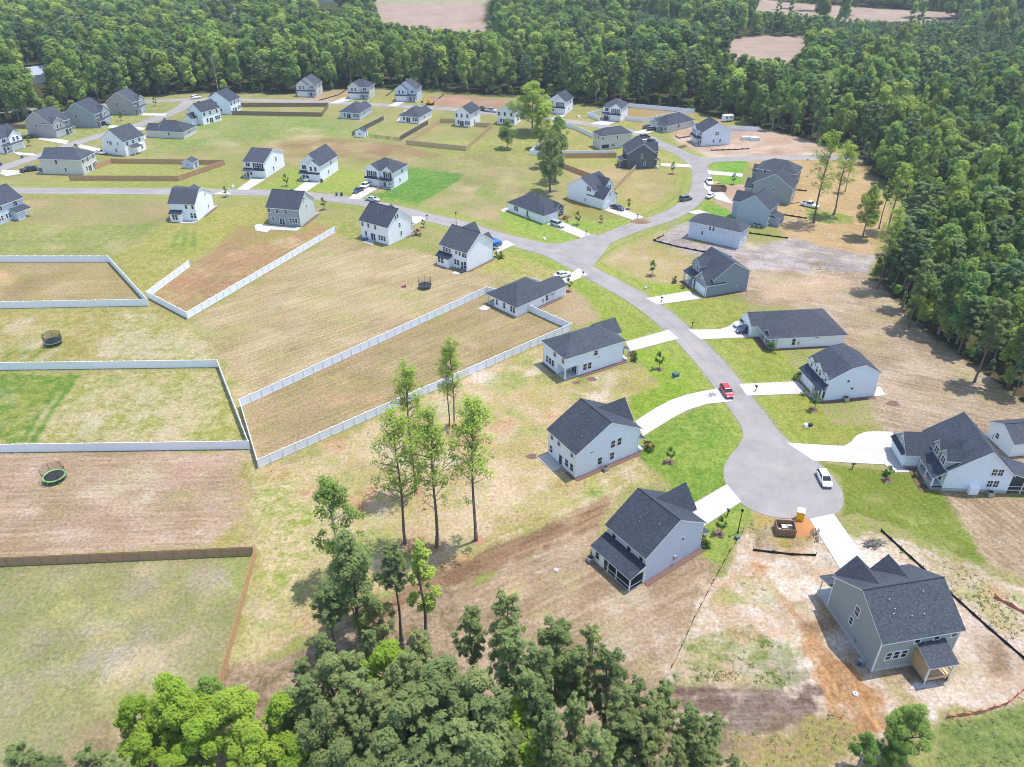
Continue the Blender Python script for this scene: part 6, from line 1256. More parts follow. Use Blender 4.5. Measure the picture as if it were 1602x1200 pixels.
# flags on the porches
def flag(label, u, v, z, rz):
    x, y = P(u, v); t = thing('flag', label, 'flag', (x, y, z), rz); m = MB(); m.tube((0, 0, 0), (.9, 0, 1.0), .025, .02, 5); m.build('flag_pole', M_METAL, t); m = MB(); n = 13; red, wht, blu = plain('flag_red', (.5, .03, .05)), plain('flag_white', (.75, .75, .75)), plain('flag_blue', (.03, .05, .2))
    L, Hh = 1.5, .9
    for i in range(n):
        z0 = .95 - Hh * (i + 1) / n; z1 = .95 - Hh * i / n; xs = .6 if i < 7 else 0.0
        for k in range(6):
            a, b = xs + (L - xs) * k / 6, xs + (L - xs) * (k + 1) / 6; m.poly([(.3 + a * .5, .08 * sin(a * 5), z0 - a * .25), (.3 + b * .5, .08 * sin(b * 5), z0 - b * .25), (.3 + b * .5, .08 * sin(b * 5), z1 - b * .25), (.3 + a * .5, .08 * sin(a * 5), z1 - a * .25)], i % 2)
    m.poly([(.3, 0, .95 - Hh * 7 / 13), (.6, .08 * sin(3), .95 - Hh * 7 / 13 - .15), (.6, .08 * sin(3), .8), (.3, 0, .95)], 2); m.build('cloth', [red, wht, blu], t)
flag('striped flag hanging at the porch of the three-dormer house', 1276, 622, 1.5, radians(190)); flag('striped flag on the porch post of the large house', 1448, 758, 1.7, radians(190))
for lab, u, v, c in (('round white septic lid on the orange dirt by the grey-green house', 1338, 1086, M_CONC), ('round white septic lid on the strip left of the grey house', 870, 892, M_CONC), ('round grey septic lid near the white corner-patio house', 933, 592, M_CONC2)):
    t = thing('septic_lid', lab, 'septic lid', at(u, v)); m = MB(); m.tube((0, 0, 0), (0, 0, .18), .42, .36, 14); m.build('lid', c, t); m = MB(); m.tube((0, 0, .18), (0, 0, .25), .08, .06, 6); m.build('handle', M_BLACK2, t)
for i, (u, v, r) in enumerate(((902, 598.5, .6), (926, 593, .8), (832, 714, .8), (1397, 631, 1.0))):
    slab('mulch_patch', [(P(u, v)[0] + r * 1.4 * cos(a / 10 * 2 * pi) * (0.6 + .7 * ((a * 7) % 4) / 4), P(u, v)[1] + r * sin(a / 10 * 2 * pi)) for a in range(10)], .03, M_MULCH)
t = thing('trash_can', 'blue barrel against the left wall of the grey-green house', 'barrel', at(1344, 1040)); m = MB(); m.tube((0, 0, 0), (0, 0, .9), .3, .32, 12); m.build('barrel_body', paint('blue_barrel', (.03, .07, .16)), t); m = MB(); m.tube((0, 0, .9), (0, 0, .95), .34, .34, 12); m.build('lid', M_METAL, t)
# ------------------------------------------------------------------ trees
F_BRIGHT = foliage('bright_leaves', [(0.182, 0.287, 0.036), (0.231, 0.329, 0.042), (0.28, 0.364, 0.056)], .22)
F_LEAF = foliage('broadleaf_leaves', [(0.115, 0.195, 0.05), (0.155, 0.245, 0.059), (0.215, 0.300, 0.073)], .22)
F_PINE = foliage('pine_needles', [(0.145, 0.195, 0.076), (0.19, 0.238, 0.086), (0.25, 0.285, 0.108)], .22)
F_GUM = foliage('gum_leaves', [(0.27, 0.36, 0.07), (0.30, 0.385, 0.075), (0.34, 0.41, 0.085)], .22)
F_FAR = foliage('woodland_leaves', [(0.098, 0.172, 0.062), (0.205, 0.290, 0.070), (0.35, 0.405, 0.088)], .22, (.66, .68))
F_FARPINE = foliage('woodland_pine_needles', [(0.100, 0.158, 0.078), (0.140, 0.202, 0.088), (0.198, 0.256, 0.105)], .22, (.66, .68))
F_WEED = foliage('weed_blades', [(.17, .21, .07), (.21, .24, .10), (.27, .27, .14)], .4)
F_SHRUB = foliage('shrub_leaves', [(0.056, 0.119, 0.028), (0.098, 0.168, 0.042), (0.14, 0.21, 0.042)], .22)
def cards(C, N, size, rng, aspect=1.0, jit=0.42):
    """leaf-clump faces: centre, outward normal, size; returns verts, faces"""
    n = len(C); N = N + rng.normal(0, jit, (n, 3)); N /= np.linalg.norm(N, axis=1)[:, None] + 1e-9
    a = rng.normal(0, 1, (n, 3)); t1 = np.cross(N, a); t1 /= np.linalg.norm(t1, axis=1)[:, None] + 1e-9; t2 = np.cross(N, t1)
    s = (size * rng.uniform(.6, 1.35, n))[:, None]; k = rng.uniform(.25, .5, n)[:, None]
    V = np.stack([C - t1 * s * .5 * aspect, C + t2 * s * k, C + t1 * s * .5 * aspect + N * s * .12, C - t2 * s * k], 1).reshape(-1, 3)
    return V, np.arange(n * 4).reshape(-1, 4)
def crown_mesh(name, V, tint, mat, nrm=None):
    me = bpy.data.meshes.new(name); n = len(V); me.vertices.add(n); me.vertices.foreach_set('co', V.astype(np.float32).ravel())
    m = n // 4; me.loops.add(n); me.loops.foreach_set('vertex_index', np.arange(n, dtype=np.int32)); me.polygons.add(m)
    me.polygons.foreach_set('loop_start', np.arange(0, n, 4, dtype=np.int32)); me.polygons.foreach_set('loop_total', np.full(m, 4, np.int32)); me.update(calc_edges=True)
    a = me.attributes.new('tint', 'FLOAT', 'POINT'); a.data.foreach_set('value', np.repeat(tint, 4).astype(np.float32)); me.materials.append(mat); return me
def lobes_crown(rng, lobes, per, size, up=.35, shell=.45, aspect=1.0, flat=1.0, clump=True):
    """lobes: list of (centre, radius). leaf faces sit in the outer part of each lobe, denser at the top"""
    Cs = []; Ns = []; T = []
    for c, r in lobes:
        n = max(6, int(per * r * r)); d = rng.normal(0, 1, (n, 3)); d[:, 2] += up; d /= np.linalg.norm(d, axis=1)[:, None]
        rad = r * (shell + (1 - shell) * rng.uniform(0, 1, n) ** .6); bump_ = 1 + .18 * np.sin(d[:, 0] * 5 + c[1]) * np.cos(d[:, 1] * 6 + c[0])
        p = d * (rad * bump_)[:, None]; p[:, 2] *= flat; Cs.append(np.array(c) + p); Ns.append(d + np.array((0, 0, 1.1))); T.append(np.clip(rng.uniform(0, 1) * .7 + rng.uniform(0, .3, n), 0, 1))
    C = np.concatenate(Cs); N = np.concatenate(Ns); T = np.concatenate(T); V, _ = cards(C, N, np.full(len(C), size), rng, aspect); return V, T
def trunk_mesh(name, rng, h, r, limbs, mat, bend=.35, seg=7, n=7):
    m = MB(); p = np.zeros(3); pts = [p.copy()]
    b = rng.uniform(-1, 1, 2) * bend
    for i in range(1, seg + 1): f = i / seg; pts.append(np.array((b[0] * f * f + .12 * sin(f * 7 + b[1] * 9), b[1] * f * f + .12 * cos(f * 6 + b[0] * 9) - .12, h * f)))
    for i in range(seg): f0, f1 = i / seg, (i + 1) / seg; m.tube(pts[i], pts[i + 1], r * (1 - .82 * f0) * (1.35 if i == 0 else 1), r * (1 - .82 * f1), n, cap=False)
    for tip, rr in limbs:
        tip = np.array(tip, float); zz = max(.15 * h, tip[2] - np.hypot(tip[0], tip[1]) * .7 - .3); f = min(zz / h, .97); k = f * seg; i = min(int(k), seg - 1); base = pts[i] + (pts[i + 1] - pts[i]) * (k - i)
        m.tube(base, tip, rr, rr * .35, 5, cap=False)
    return m.mesh(name, [mat], True)
def mk_broad(seed, h, R, per, size, mat, bark, zfrac=.28, nl=34, up=.45, name='crown', lob=1.0):
    rng = np.random.default_rng(seed); L = []; zb = h * zfrac; H = h - zb
    for i in range(nl):
        t = (i + .5) / nl; z = zb + H * (.08 + .84 * t); env = R * (sin(pi * min(1, (.12 + .86 * t) ** .8)) ** .7) * (1 if t < .6 else 1.0); a = rng.uniform(0, 2 * pi); rr = env * rng.uniform(.25, .95)
        L.append(((rr * cos(a), rr * sin(a), z + rng.normal(0, .03) * h), R * rng.uniform(.16, .44) * lob * (1 - .25 * t)))
    L.append(((0, 0, h - R * .3), R * .30)); V, T = lobes_crown(rng, L, per, size, up)
    limbs = [(c, r * .10 + .03) for c, r in L[::3]]
    return trunk_mesh('trunk', rng, h * .86, .022 * h * .7, limbs, bark), crown_mesh(name, V, T, mat)
def mk_gum(seed, h, R, mat, bark, z0=.46, nl=125, per=62, size=.29):
    """tall lot tree: long bare stem, airy narrow crown of small sprays with sky between"""
    rng = np.random.default_rng(seed); L = []
    for i in range(nl):
        t = rng.uniform(0, 1) ** .85; z = h * (z0 + (1 - z0) * t); env = R * (.55 + .6 * sin(pi * min(1, t * .9 + .1))) * (1 - .45 * t); a = rng.uniform(0, 2 * pi); rr = env * rng.uniform(.15, 1)
        L.append(((rr * cos(a), rr * sin(a), z), rng.uniform(.45, 1.05)))
    for i in range(4): a = rng.uniform(0, 6.28); L.append(((1.4 * cos(a), 1.4 * sin(a), h * rng.uniform(.3, .42)), .45))
    V, T = lobes_crown(rng, L, per, size, .3, .2); limbs = [(c, .06) for c, r in L[::2]]
    return trunk_mesh('trunk', rng, h * .97, .24, limbs, bark, .7, 9), crown_mesh('crown', V, T, mat)
def mk_pine(seed, h, R, mat, bark, z0=.45, nl=70, per=95, size=.5, sub=1.0, low=4):
    """long stem, open whorled branches, each ending in flat tufts of needles"""
    rng = np.random.default_rng(seed); L = []; tips = []
    nb = nl // 3
    for i in range(nb):
        t = i / nb; z = h * (z0 + (.96 - z0) * t); env = R * (1 - .55 * t ** 3) * (.6 + .4 * min(1, t * 5 + .2)); a = i * 2.4 + rng.uniform(-.6, .6); rr = env * rng.uniform(.6, 1.05)
        tip = np.array((rr * cos(a), rr * sin(a), z + rr * .22)); tips.append((tuple(tip), .045))
        for k in range(3):
            q = tip * (1, 1, 1) * np.array((1 - .26 * k, 1 - .26 * k, 1)) + rng.normal(0, .28, 3) * (1, 1, .6) - np.array((0, 0, .1 * k)); L.append((tuple(q), R * rng.uniform(.18, .29) * (1 - .2 * t) * sub))
    for k in range(7): L.append(((rng.normal(0, .7), rng.normal(0, .7), h * (.92 + .010 * k)), R * .19 * sub))
    for k in range(low): a = rng.uniform(0, 6.28); z = h * rng.uniform(z0 * .6, z0); tips.append(((1.2 * cos(a), 1.2 * sin(a), z), .03))
    V, T = lobes_crown(rng, L, per, size, .5, .1, 1.7, .6)
    return trunk_mesh('trunk', rng, h * .96, .011 * h + .03, tips, bark, .4, 8), crown_mesh('crown', V, T, mat)
def hscale(me): return max(v.co.z for v in me.vertices)
def plant(name, label, cat, x, y, h, proto, group=None, rz=None, wide=1.0, rnd=RND):
    tr, cr = proto[0], proto[1]; s = h / proto[2]
    t = thing(name, label, cat, (x, y, -.05), rnd.uniform(0, 6.28) if rz is None else rz, group); t.scale = (s * wide, s * wide, s)
    inst('trunk', tr, t); inst('crown', cr, t); return t
def pr(p, h): return (p[0], p[1], h)
def base_from_top(u, v, h): return P(u, v, h)
SAND_RING = plain('red_clay_ring', alb(206, 160, 126), .95, vary=.25, scale=3)
def ring(x, y, r, mat=M_MULCH, z=.03, nm='mulch_ring', par=None):
    rr = random.Random(int(x * 31 + y)); m = MB(); n = 12; q = [(x + r * rr.uniform(.75, 1.15) * cos(2 * pi * i / n), y + r * rr.uniform(.75, 1.15) * sin(2 * pi * i / n)) for i in range(n)]
    m.hexa([(a, b, -.02) for a, b in q], [(a, b, z) for a, b in q], bot=False); return struct(nm, m, mat)
# protos, near detail
GUMS = [pr(mk_gum(11 + i, 26, R, F_GUM, M_BARK, z), 26) for i, (R, z) in enumerate(((4.3, .40), (3.8, .46), (3.9, .42), (3.3, .50)))]
PINES = [pr(mk_pine(31 + i, 22, R, F_PINE, M_BARK, z, 90, 170, .28), 22) for i, (R, z) in enumerate(((3.1, .5), (2.6, .55), (3.4, .42), (2.4, .6), (2.9, .48)))]
BROAD = [pr(mk_broad(51 + i, 14, R, 430, .25, F_BRIGHT, M_BARK, nl=52, lob=.8), 14) for i, R in enumerate((4.4, 3.6, 3.9))]
OAKS = [pr(mk_broad(61 + i, 15, R, 330, .29, F_LEAF, M_PALEBARK), 15) for i, R in enumerate((4.2, 3.5, 4.8))]
ROUND = [pr(mk_broad(151 + i, 16, R, 360, .27, F_PINE, M_BARK, .22, 46, lob=.85), 16) for i, R in enumerate((3.8, 3.2, 4.2))]
LIGHTOAK = [pr(mk_broad(171 + i, 15, R, 330, .29, F_GUM, M_PALEBARK, .24, 40), 15) for i, R in enumerate((4.6, 3.6))]
SLIM = pr(mk_broad(71, 18, 2.0, 480, .29, F_GUM, M_BARK, .22, 34), 18)
SPREAD = pr(mk_gum(75, 18, 4.0, F_LEAF, M_PALEBARK, .25, 70, 130, .32), 18)
MIDB = [pr(mk_broad(81 + i, 20, R, 80, .62, F_FAR, M_PALEBARK, .2, 36), 20) for i, R in enumerate((4.2, 3.2, 6.0, 4.9))]
MIDP = [pr(mk_pine(91 + i, 20, R, F_FARPINE, M_BARK, z, 66, 60, .62), 20) for i, (R, z) in enumerate(((3.4, .42), (3.0, .5), (3.7, .36)))]

# --- the poplar lot
for lab, b, h, p, w in (('tallest left-hand poplar of the bare-stemmed clump, bright airy crown', (634, 850), 24.5, 0, 1.0), ('slender poplar with high crown standing just behind the leftmost tall one', (650, 769), 25, 1, .9), ('central tall poplar with thick crooked stem and dense top', (683, 856), 25.5, 2, 1.05), ('lone right-hand poplar with a low side branch', (745, 845), 26.5, 3, 1.0),
                        ('tall grey-stemmed poplar by the white fence, rightmost of the pair', (711, 668), 19, 0, .85), ('thin poplar by the white fence, left of the pair', (703, 667), 17, 1, .85)):
    x, y = P(*b); plant('poplar_tree', lab, 'tree', x, y, h, GUMS[p], 'tall trees left standing on the cleared lot', wide=w * 1.1); ring(x + .3, y, 1.1, SAND_RING, .03, 'clay_ring')
x, y = P(540, 905); plant('broadleaf_tree', 'leafy tree of three clumps left of the bare-stemmed poplars', 'tree', x, y, 18.5, SPREAD)
x, y = P(668, 1000); plant('broadleaf_tree', 'slim bright green tree in front of the central poplar', 'tree', x, y, 18, SLIM)
for lab, b, h, p in (('full grey-green pine below the three-clump leafy tree', (566, 1002), 19.5, 6), ('thin pine with high small crown between the full pine and the slim tree', (628, 1002), 17.5, 3), ('leaning pine reaching left over the pale grass', (528, 1030), 14, 0), ('low pine at the foot of the three-clump leafy tree', (560, 960), 12, 5), ('short bushy pine under the full one', (600, 1030), 11, 5)):
    x, y = P(*b); plant('pine_tree', lab, 'tree', x, y, h, (PINES + ROUND)[p])
# --- the grove at the bottom edge: crown tops read off the photo
STAND = {(790, 925): 'tallest pine of the grove, its top highest against the brown yard', (872, 968): 'slim pine with bare double stem just left of the paired one', (925, 978): 'broad-topped pine facing the screened porch yard', (735, 950): 'pine at the upper left of the grove beside the slim bright tree', (1046, 1064): 'pine top nearest the dark mud track', (1000, 1062): 'pine on the right slope of the grove, facing the silt fence end', (1120, 1122): 'low pine near the right end of the grove by the mud', (1150, 1185): 'last low pine at the right end of the grove, bottom edge',
         (640, 1022): 'grey pine directly behind the glowing lime tree', (512, 1022): 'grey pine at the grove top below the pale grass shadow', (478, 1060): 'round grey pine at the left end of the grove', (452, 1085): 'small grey pine touching the right end of the lime group', (958, 1012): 'narrow pine in the gap right of the broad-topped one', (1085, 1100): 'mid-height pine below the mud track corner'}
GP = 'pines of the grove at the bottom'; rr = random.Random(5)
for u, v, h in ((790, 925, 23), (872, 968, 22), (925, 978, 22), (735, 950, 20), (900, 1010, 21), (1000, 1062, 19), (1030, 1085, 19), (1046, 1064, 17), (975, 1075, 20), (1085, 1100, 18), (1120, 1122, 16), (860, 1110, 21), (828, 1050, 22), (1010, 1130, 18), (1062, 1150, 17), (575, 985, 13), (500, 990, 13), (655, 985, 15), (618, 1040, 15), (690, 1030, 17), (545, 1018, 14), (470, 1030, 11), (905, 1088, 21), (880, 1160, 20), (1045, 1190, 17), (958, 1012, 21), (840, 1010, 22), (850, 1080, 20), (985, 1120, 18), (1090, 1140, 16), (1020, 1100, 19), (640, 1022, 17), (556, 1052, 16), (512, 1022, 15), (478, 1060, 14), (704, 1062, 19), (452, 1085, 12), (585, 1075, 16), (640, 1075, 16), (680, 1040, 17), (720, 1100, 18), (580, 1185, 15), (640, 1195, 16), (770, 1120, 18), (480, 1130, 13), (805, 1150, 17), (660, 1085, 18), (622, 1104, 17), (565, 1122, 16), (690, 1128, 18), (744, 1046, 20), (770, 1082, 20), (500, 1106, 15), (540, 1090, 15), (730, 1130, 19), (760, 1160, 19), (600, 1150, 16), (650, 1170, 17), (530, 1160, 15), (940, 1140, 20), (1110, 1172, 15), (1150, 1185, 13), (700, 1180, 17), (800, 985, 22), (905, 1180, 20)):
    x, y = P(u, v, h); plant('pine_tree', STAND.get((u, v), 'grey-green pine in the dense grove along the bottom edge'), 'tree', x, y, h, ROUND[rr.randrange(3)] if (u < 780 and v > 1010 and rr.random() < .5) else PINES[rr.randrange(5)], GP, wide=rr.uniform(.85, 1.1) if u < 780 and v > 1010 else rr.uniform(.62, .86))
for lab, u, v, h, p in (('glowing lime green round tree rising out of the dark pines', 607, 1006, 15, 1), ('deep green round tree among the pines at the bottom middle', 808, 1112, 17, 0), ('bright green tree, tallest of the lime group at the lower left', 262, 1066, 14, 0), ('bright green tree at the left end of the lime group', 200, 1098, 12, 2), ('bright green tree in the middle of the lime group, by the tan fence foot', 352, 1084, 13, 0), ('bright green tree at the right end of the lime group beside grey pines', 438, 1092, 13, 2),
                        ('bright green tree in front of the lime group, bottom edge', 300, 1128, 12, 1), ('bright green tree second along the bottom edge of the lime group', 392, 1140, 12, 2), ('bright green small tree at the near left corner of the lime group', 215, 1150, 11, 1), ('bright green tree at the bottom edge below the right end of the lime group', 462, 1158, 11, 0), ('bright green crown half cut off by the bottom edge left of the grove', 262, 1185, 10, 1)):
    x, y = P(u, v, h); plant('broadleaf_tree', lab, 'tree', x, y, h, BROAD[p])
for lab, u, v, h, p in (('darker green small tree behind the lime group at the fence end', 320, 1060, 10, 1), ('leafy green tree at the bottom by the orange mesh scrap', 1440, 1108, 9, 0), ('olive scrubby tree left of the leafy one at the bottom right', 1362, 1148, 6.5, 1), ('low green tree at the right bottom corner of the sandy lot', 1408, 1150, 6, 2)):
    x, y = P(u, v, h); plant('broadleaf_tree', lab, 'tree', x, y, h, OAKS[p])
for lab, u, v, h in (('blue-green pine top poking in at the bottom left corner', 20, 1166, 14), ('blue-green pine top left of the lime group at the bottom edge', 130, 1172, 13), ('round pine top at the bottom edge between the corner one and the lime group', 75, 1190, 12), ('dark pine top under the left end of the lime group', 175, 1188, 12)):
    x, y = P(u, v, h); plant('pine_tree', lab, 'tree', x, y, h, PINES[2])
# --- trees standing among the houses
for lab, nm, b, h, p, w in (('big leafy tree standing alone among the far houses', 'broadleaf_tree', (832, 207), 20, LIGHTOAK[0], 1.45), ('round leafy tree leaning on the big one, left side', 'broadleaf_tree', (794, 232), 11, OAKS[0], 1.1), ('leafy tree in front of the big one, beside the low white fence', 'broadleaf_tree', (846, 232), 15, LIGHTOAK[1], 1.1), ('leafy tree with dark foot by the brown fence corner', 'broadleaf_tree', (872, 256), 17, OAKS[1], 1.15), ('dark pine with straight trunk on the bare circle of ground', 'pine_tree', (861, 300), 20, ROUND[2], .95), ('second pine right behind the one on the bare circle', 'pine_tree', (868, 284), 19, ROUND[0], .95), ('dark pine left of the brown fence corner', 'pine_tree', (850, 262), 14, ROUND[1], 1.0)):
    x, y = P(*b); plant(nm, lab, 'tree', x, y, h, p, wide=w)
ring(*P(862, 300), 2.6, plain('pine_straw', alb(206, 184, 160), .95), .03, 'pine_straw_ring')
for lab, nm, b, h, p, w in (('tall airy leafy tree on the sand right of the sage house', 'broadleaf_tree', (1273, 348), 27, GUMS[0], 1.35), ('second airy leafy tree on the sand, a little further back', 'broadleaf_tree', (1304, 336), 22, GUMS[1], 1.4), ('light green single pine on the sand with its round shadow below', 'pine_tree', (1349, 371), 15, LIGHTOAK[1], 1.05), ('thin pine behind the light green one at the sand edge', 'pine_tree', (1375, 358), 15, PINES[3], 1.0), ('airy tree at the sand edge where the dirt track ends', 'broadleaf_tree', (1389, 362), 20, GUMS[2], 1.4), ('young leafy tree on the sand by the side road end', 'broadleaf_tree', (1322, 300), 13, GUMS[3], 1.2),
                            ('tall sparse pine at the tip of the right woods by the grey lot', 'pine_tree', (1372, 452), 21, GUMS[2], 1.2), ('dark pine leaning out of the right woods over the dirt', 'pine_tree', (1421, 512), 17, PINES[0], 1.1), ('slanting pale-stemmed pine at the right woods edge', 'pine_tree', (1524, 598), 19, PINES[2], 1.0), ('thin pale-stemmed pine behind the slanting one at right', 'pine_tree', (1577, 606), 20, PINES[4], 1.0)):
    x, y = P(*b); plant(nm, lab, 'tree', x, y, h, p, wide=w)
# --- planted saplings and shrubs
SAP = pr(mk_broad(101, 4, 1.1, 420, .24, F_SHRUB, M_BARK, .30, 16), 4)
for lab, u, v, h in (('young tree in a dark mulch ring on the lawn beside the white corner-patio house', 1029.5, 577, 4.2), ('young tree in a mulch ring on the bright lawn by the turning circle', 1047, 723, 3.4), ('young tree at the porch of the three-dormer house', 1272, 641, 4.0), ('young tree in a mulch ring before the large house garage', 1388, 750, 3.0), ('young tree in a mulch ring on the slope before the slate grey house', 1020, 431, 4.4), ('young tree on the lawn strip left of the black lamp', 1125, 835, 3.6),
                      ('young tree in a mulch ring before the cream bungalow', 903, 351.5, 4.2), ('young tree on the lawn below the white sedan', 889, 456, 3.8), ('young tree on the grass between the two crossing-road houses', 448, 291, 4.2), ('young tree beside the charcoal house drive', 1052, 272, 4.4), ('young tree behind the beige hip-roofed left house', 122, 241, 4), ('young tree at the drive of the brown-grey far-left house', 47, 228, 4), ('young tree before the grey-green house of the left row', 190, 189, 4), ('young tree on the corner lawn of the left loop', 243, 166, 4), ('young tree by the sage terrace house', 507, 328, 4.0), ('young evergreen right of the meadow house', 354, 308, 3.6), ('sapling on the new lawn of the east row', 1147, 288.5, 4.0),
                      ('sapling by the drive of the white house with the patio pad', 662, 356, 2.6), ('young tree on the dark-blue-car lawn', 983, 327, 3.4), ('young tree before the bungalow with solar-blue roof edge', 940, 348, 2.4)):
    x, y = P(u, v); plant('young_tree', lab, 'young tree', x, y, h, SAP); ring(x, y, .95)
SHR = [pr(mk_broad(111 + i, 1.2, .75, 900, .16, F_SHRUB, M_BARK, .05, 10), 1.2) for i in range(2)]
yl_s = foliage('yellow_blossom', [(.55, .42, .02), (.6, .46, .03), (.3, .3, .04)]); SHY = pr(mk_broad(121, 1.0, .7, 900, .16, yl_s, M_BARK, .05, 10), 1.0)
rs_s = foliage('red_leaves', [(.16, .05, .03), (.2, .08, .04), (.1, .1, .03)]); SHRD = pr(mk_broad(122, 1.0, .7, 900, .16, rs_s, M_BARK, .05, 10), 1.0)
for lab, u, v, h, p in (('round green shrub at the porch of the white corner-patio house', 994, 564, 2.0, SHR[0]), ('red-leaved shrub beside the green one at the white porch', 989, 557, 1.4, SHRD), ('red-leaved shrub at the front bed of the white gabled house', 1013, 701, 1.6, SHRD), ('green shrub at the front bed of the white gabled house', 1018, 708, 1.2, SHR[1]), ('yellow flowering shrub at the grey house porch', 1100, 848, 1.6, SHY), ('green shrub right of the yellow one at the grey house', 1106, 857, 1.5, SHR[0]), ('dark shrub in the large house front bed, lower', 1441, 762, 1.1, SHR[1]), ('dark shrub in the large house front bed, upper', 1431, 747, 1.1, SHR[0]), ('round shrub at the garage of the large house', 1384, 744, 1.3, SHR[0]),
                        ('green shrub at the bungalow porch corner', 1204, 550, 2.4, SHR[1]), ('small shrub left of the slate grey porch', 1056, 442, 1.8, SHR[0]), ('shrub in the bed before the slate grey porch', 1068, 451, 1.0, SHRD), ('shrub in front of the three-dormer garage corner', 1257, 617, 1.2, SHR[1]), ('red shrub at the cream bungalow entry', 884, 343, 1.2, SHRD), ('yellow shrub at the cream bungalow entry', 887, 347, .9, SHY), ('dark evergreen at the white gabled house corner near the road', 653, 368, 2.0, SHRD), ('green shrub at the sunroom house front corner', 783, 404, 2.0, SHR[0]), ('dark shrub at the sunroom house front corner', 776, 402, 1.4, SHR[1]), ('shrub by the grey house lean-to', 930, 868, 1.3, SHR[0]), ('evergreen shrub left of the long bungalow garage', 1170, 503, 1.8, SHR[1]), ('evergreen shrub left of the three-dormer garage', 1249, 594, 1.8, SHR[1])):
    x, y = P(u, v); plant('garden_shrub', lab, 'shrub', x, y, h, p)

# ------------------------------------------------------------------ the woods: the nearest 300 of each kind as trees, the rest one mass
def inpoly(px, py, poly): return sdf(px, py, poly) < 0
fr = np.random.default_rng(17)
def scatter(poly, sp):
    p = np.array(poly); x0, y0 = p.min(0); x1, y1 = p.max(0)
    x0 = max(x0, -560); x1 = min(x1, 700); y1 = min(y1, 860); y0 = max(y0, 60)
    X, Y = np.meshgrid(np.arange(x0, x1, sp), np.arange(y0, y1, sp * .87)); X = X + (np.arange(X.shape[0]) % 2)[:, None] * sp / 2
    X = X.ravel() + fr.uniform(-.42, .42, X.size) * sp; Y = Y.ravel() + fr.uniform(-.42, .42, Y.size) * sp
    k = inpoly(X, Y, poly); return X[k], Y[k]
BACKW = G('-260,186 0,194 60,188 150,166 235,150 300,145 400,144 460,145 545,139 610,138 700,143 780,149 850,147 900,160 950,167 1010,163 1090,174 1140,188 1200,201 1262,219 1330,233 1700,232 1900,60 1900,1 -260,1')
RIGHTW = G('1338,240 1352,264 1390,292 1424,318 1434,350 1398,390 1366,428 1372,450 1404,482 1444,522 1486,547 1534,582 1580,620 1625,656 1700,700 2000,860 2300,700 2100,236')
FP = [np.array(PP(f)) for f in FIELDS]
SPACE = [np.array(PP(s)) for s in ('44,104 76,104 76,134 40,134', '494,-4 532,-4 530,6 496,6')]
PLANT = G('1395,138 1440,60 1500,35 1900,30 1900,190 1600,160 1480,150'), G('850,62 960,30 1110,60 1130,92 960,72'), G('400,44 470,20 590,28 640,46 560,48 480,50'), G('1265,84 1300,55 1420,50 1410,120 1300,110')
cand = []
for poly, sp, right in ((BACKW, 6.6, 0), (RIGHTW, 5.6, 1)):
    X, Y = scatter(poly, sp)
    mixn = fbm(X, Y, .012, 77)
    for x, y, q in zip(X, Y, mixn):
        Zc = depth(x, y)
        u, v = project(x, y)
        if u < -220 or u > 1880: continue
        pine = fr.uniform() < (.34 if right else (.30 if q > .52 else .14))
        h = fr.uniform(13, 21) if right else fr.uniform(14, 24) - (4 if fr.uniform() < .2 else 0)
        if right and Zc < 200: h = fr.uniform(12, 18)
        cand.append([x, y, h, pine, Zc])
for poly in PLANT:      # young pine plantations: low, close set
    k = [i for i, c in enumerate(cand) if inpoly(np.array([c[0]]), np.array([c[1]]), poly)[0] and fr.uniform() < .93]
    for i in reversed(k): cand.pop(i)
    X, Y = scatter(poly, 4.4)
    for x, y in zip(X, Y):
        u, v = project(x, y)
        if -200 < u < 1850: cand.append([x, y, fr.uniform(9, 11.5), True, depth(x, y)])
for poly in (BACKW, RIGHTW):
    X, Y = scatter(poly, 3.6); d = sdf(X, Y, poly)
    for x, y in zip(X[d > -5], Y[d > -5]):
        u, v = project(x, y)
        if -200 < u < 1850 and fr.uniform() < .75: cand.append([x, y, fr.uniform(2.0, 6.5), fr.uniform() < .25, 5000.0])
ca = np.array([c[:3] for c in cand]); bad = np.zeros(len(ca), bool)
for f in (0, .35, .7, 1.0):
    zz = ca[:, 2] * f; Zc = ca[:, 1] * CP + (CAM_H - zz) * SP; u = 801 + FPX * ca[:, 0] / Zc; v = 600 + FPX * ((CAM_H - zz) * CP - ca[:, 1] * SP) / Zc
    for p in FP + (SPACE if f > 0 else SPACE): bad |= sdf(u, v, p) < (4.0 if f else 1.0)
for i in np.nonzero(bad)[0]:      # only low young trees stand in front of the far clearings
    c = cand[i]; hh = fr.uniform(7.5, 10); ok = True
    for f in (0, .5, 1.0):
        u, v = project(c[0], c[1], hh * f)
        if any(sdf(np.array([u]), np.array([v]), p)[0] < (4.0 if f else 1.0) for p in FP + SPACE): ok = False; break
    if ok and c[4] < 4000: c[2] = hh; bad[i] = False
cand = [c for c, b in zip(cand, bad) if not b]
cand.sort(key=lambda c: c[4] / c[2] + (0 if -50 < project(c[0], c[1], c[2] * .6)[0] < 1652 else 1e5))
cnt = {True: 0, False: 0}; mass = []
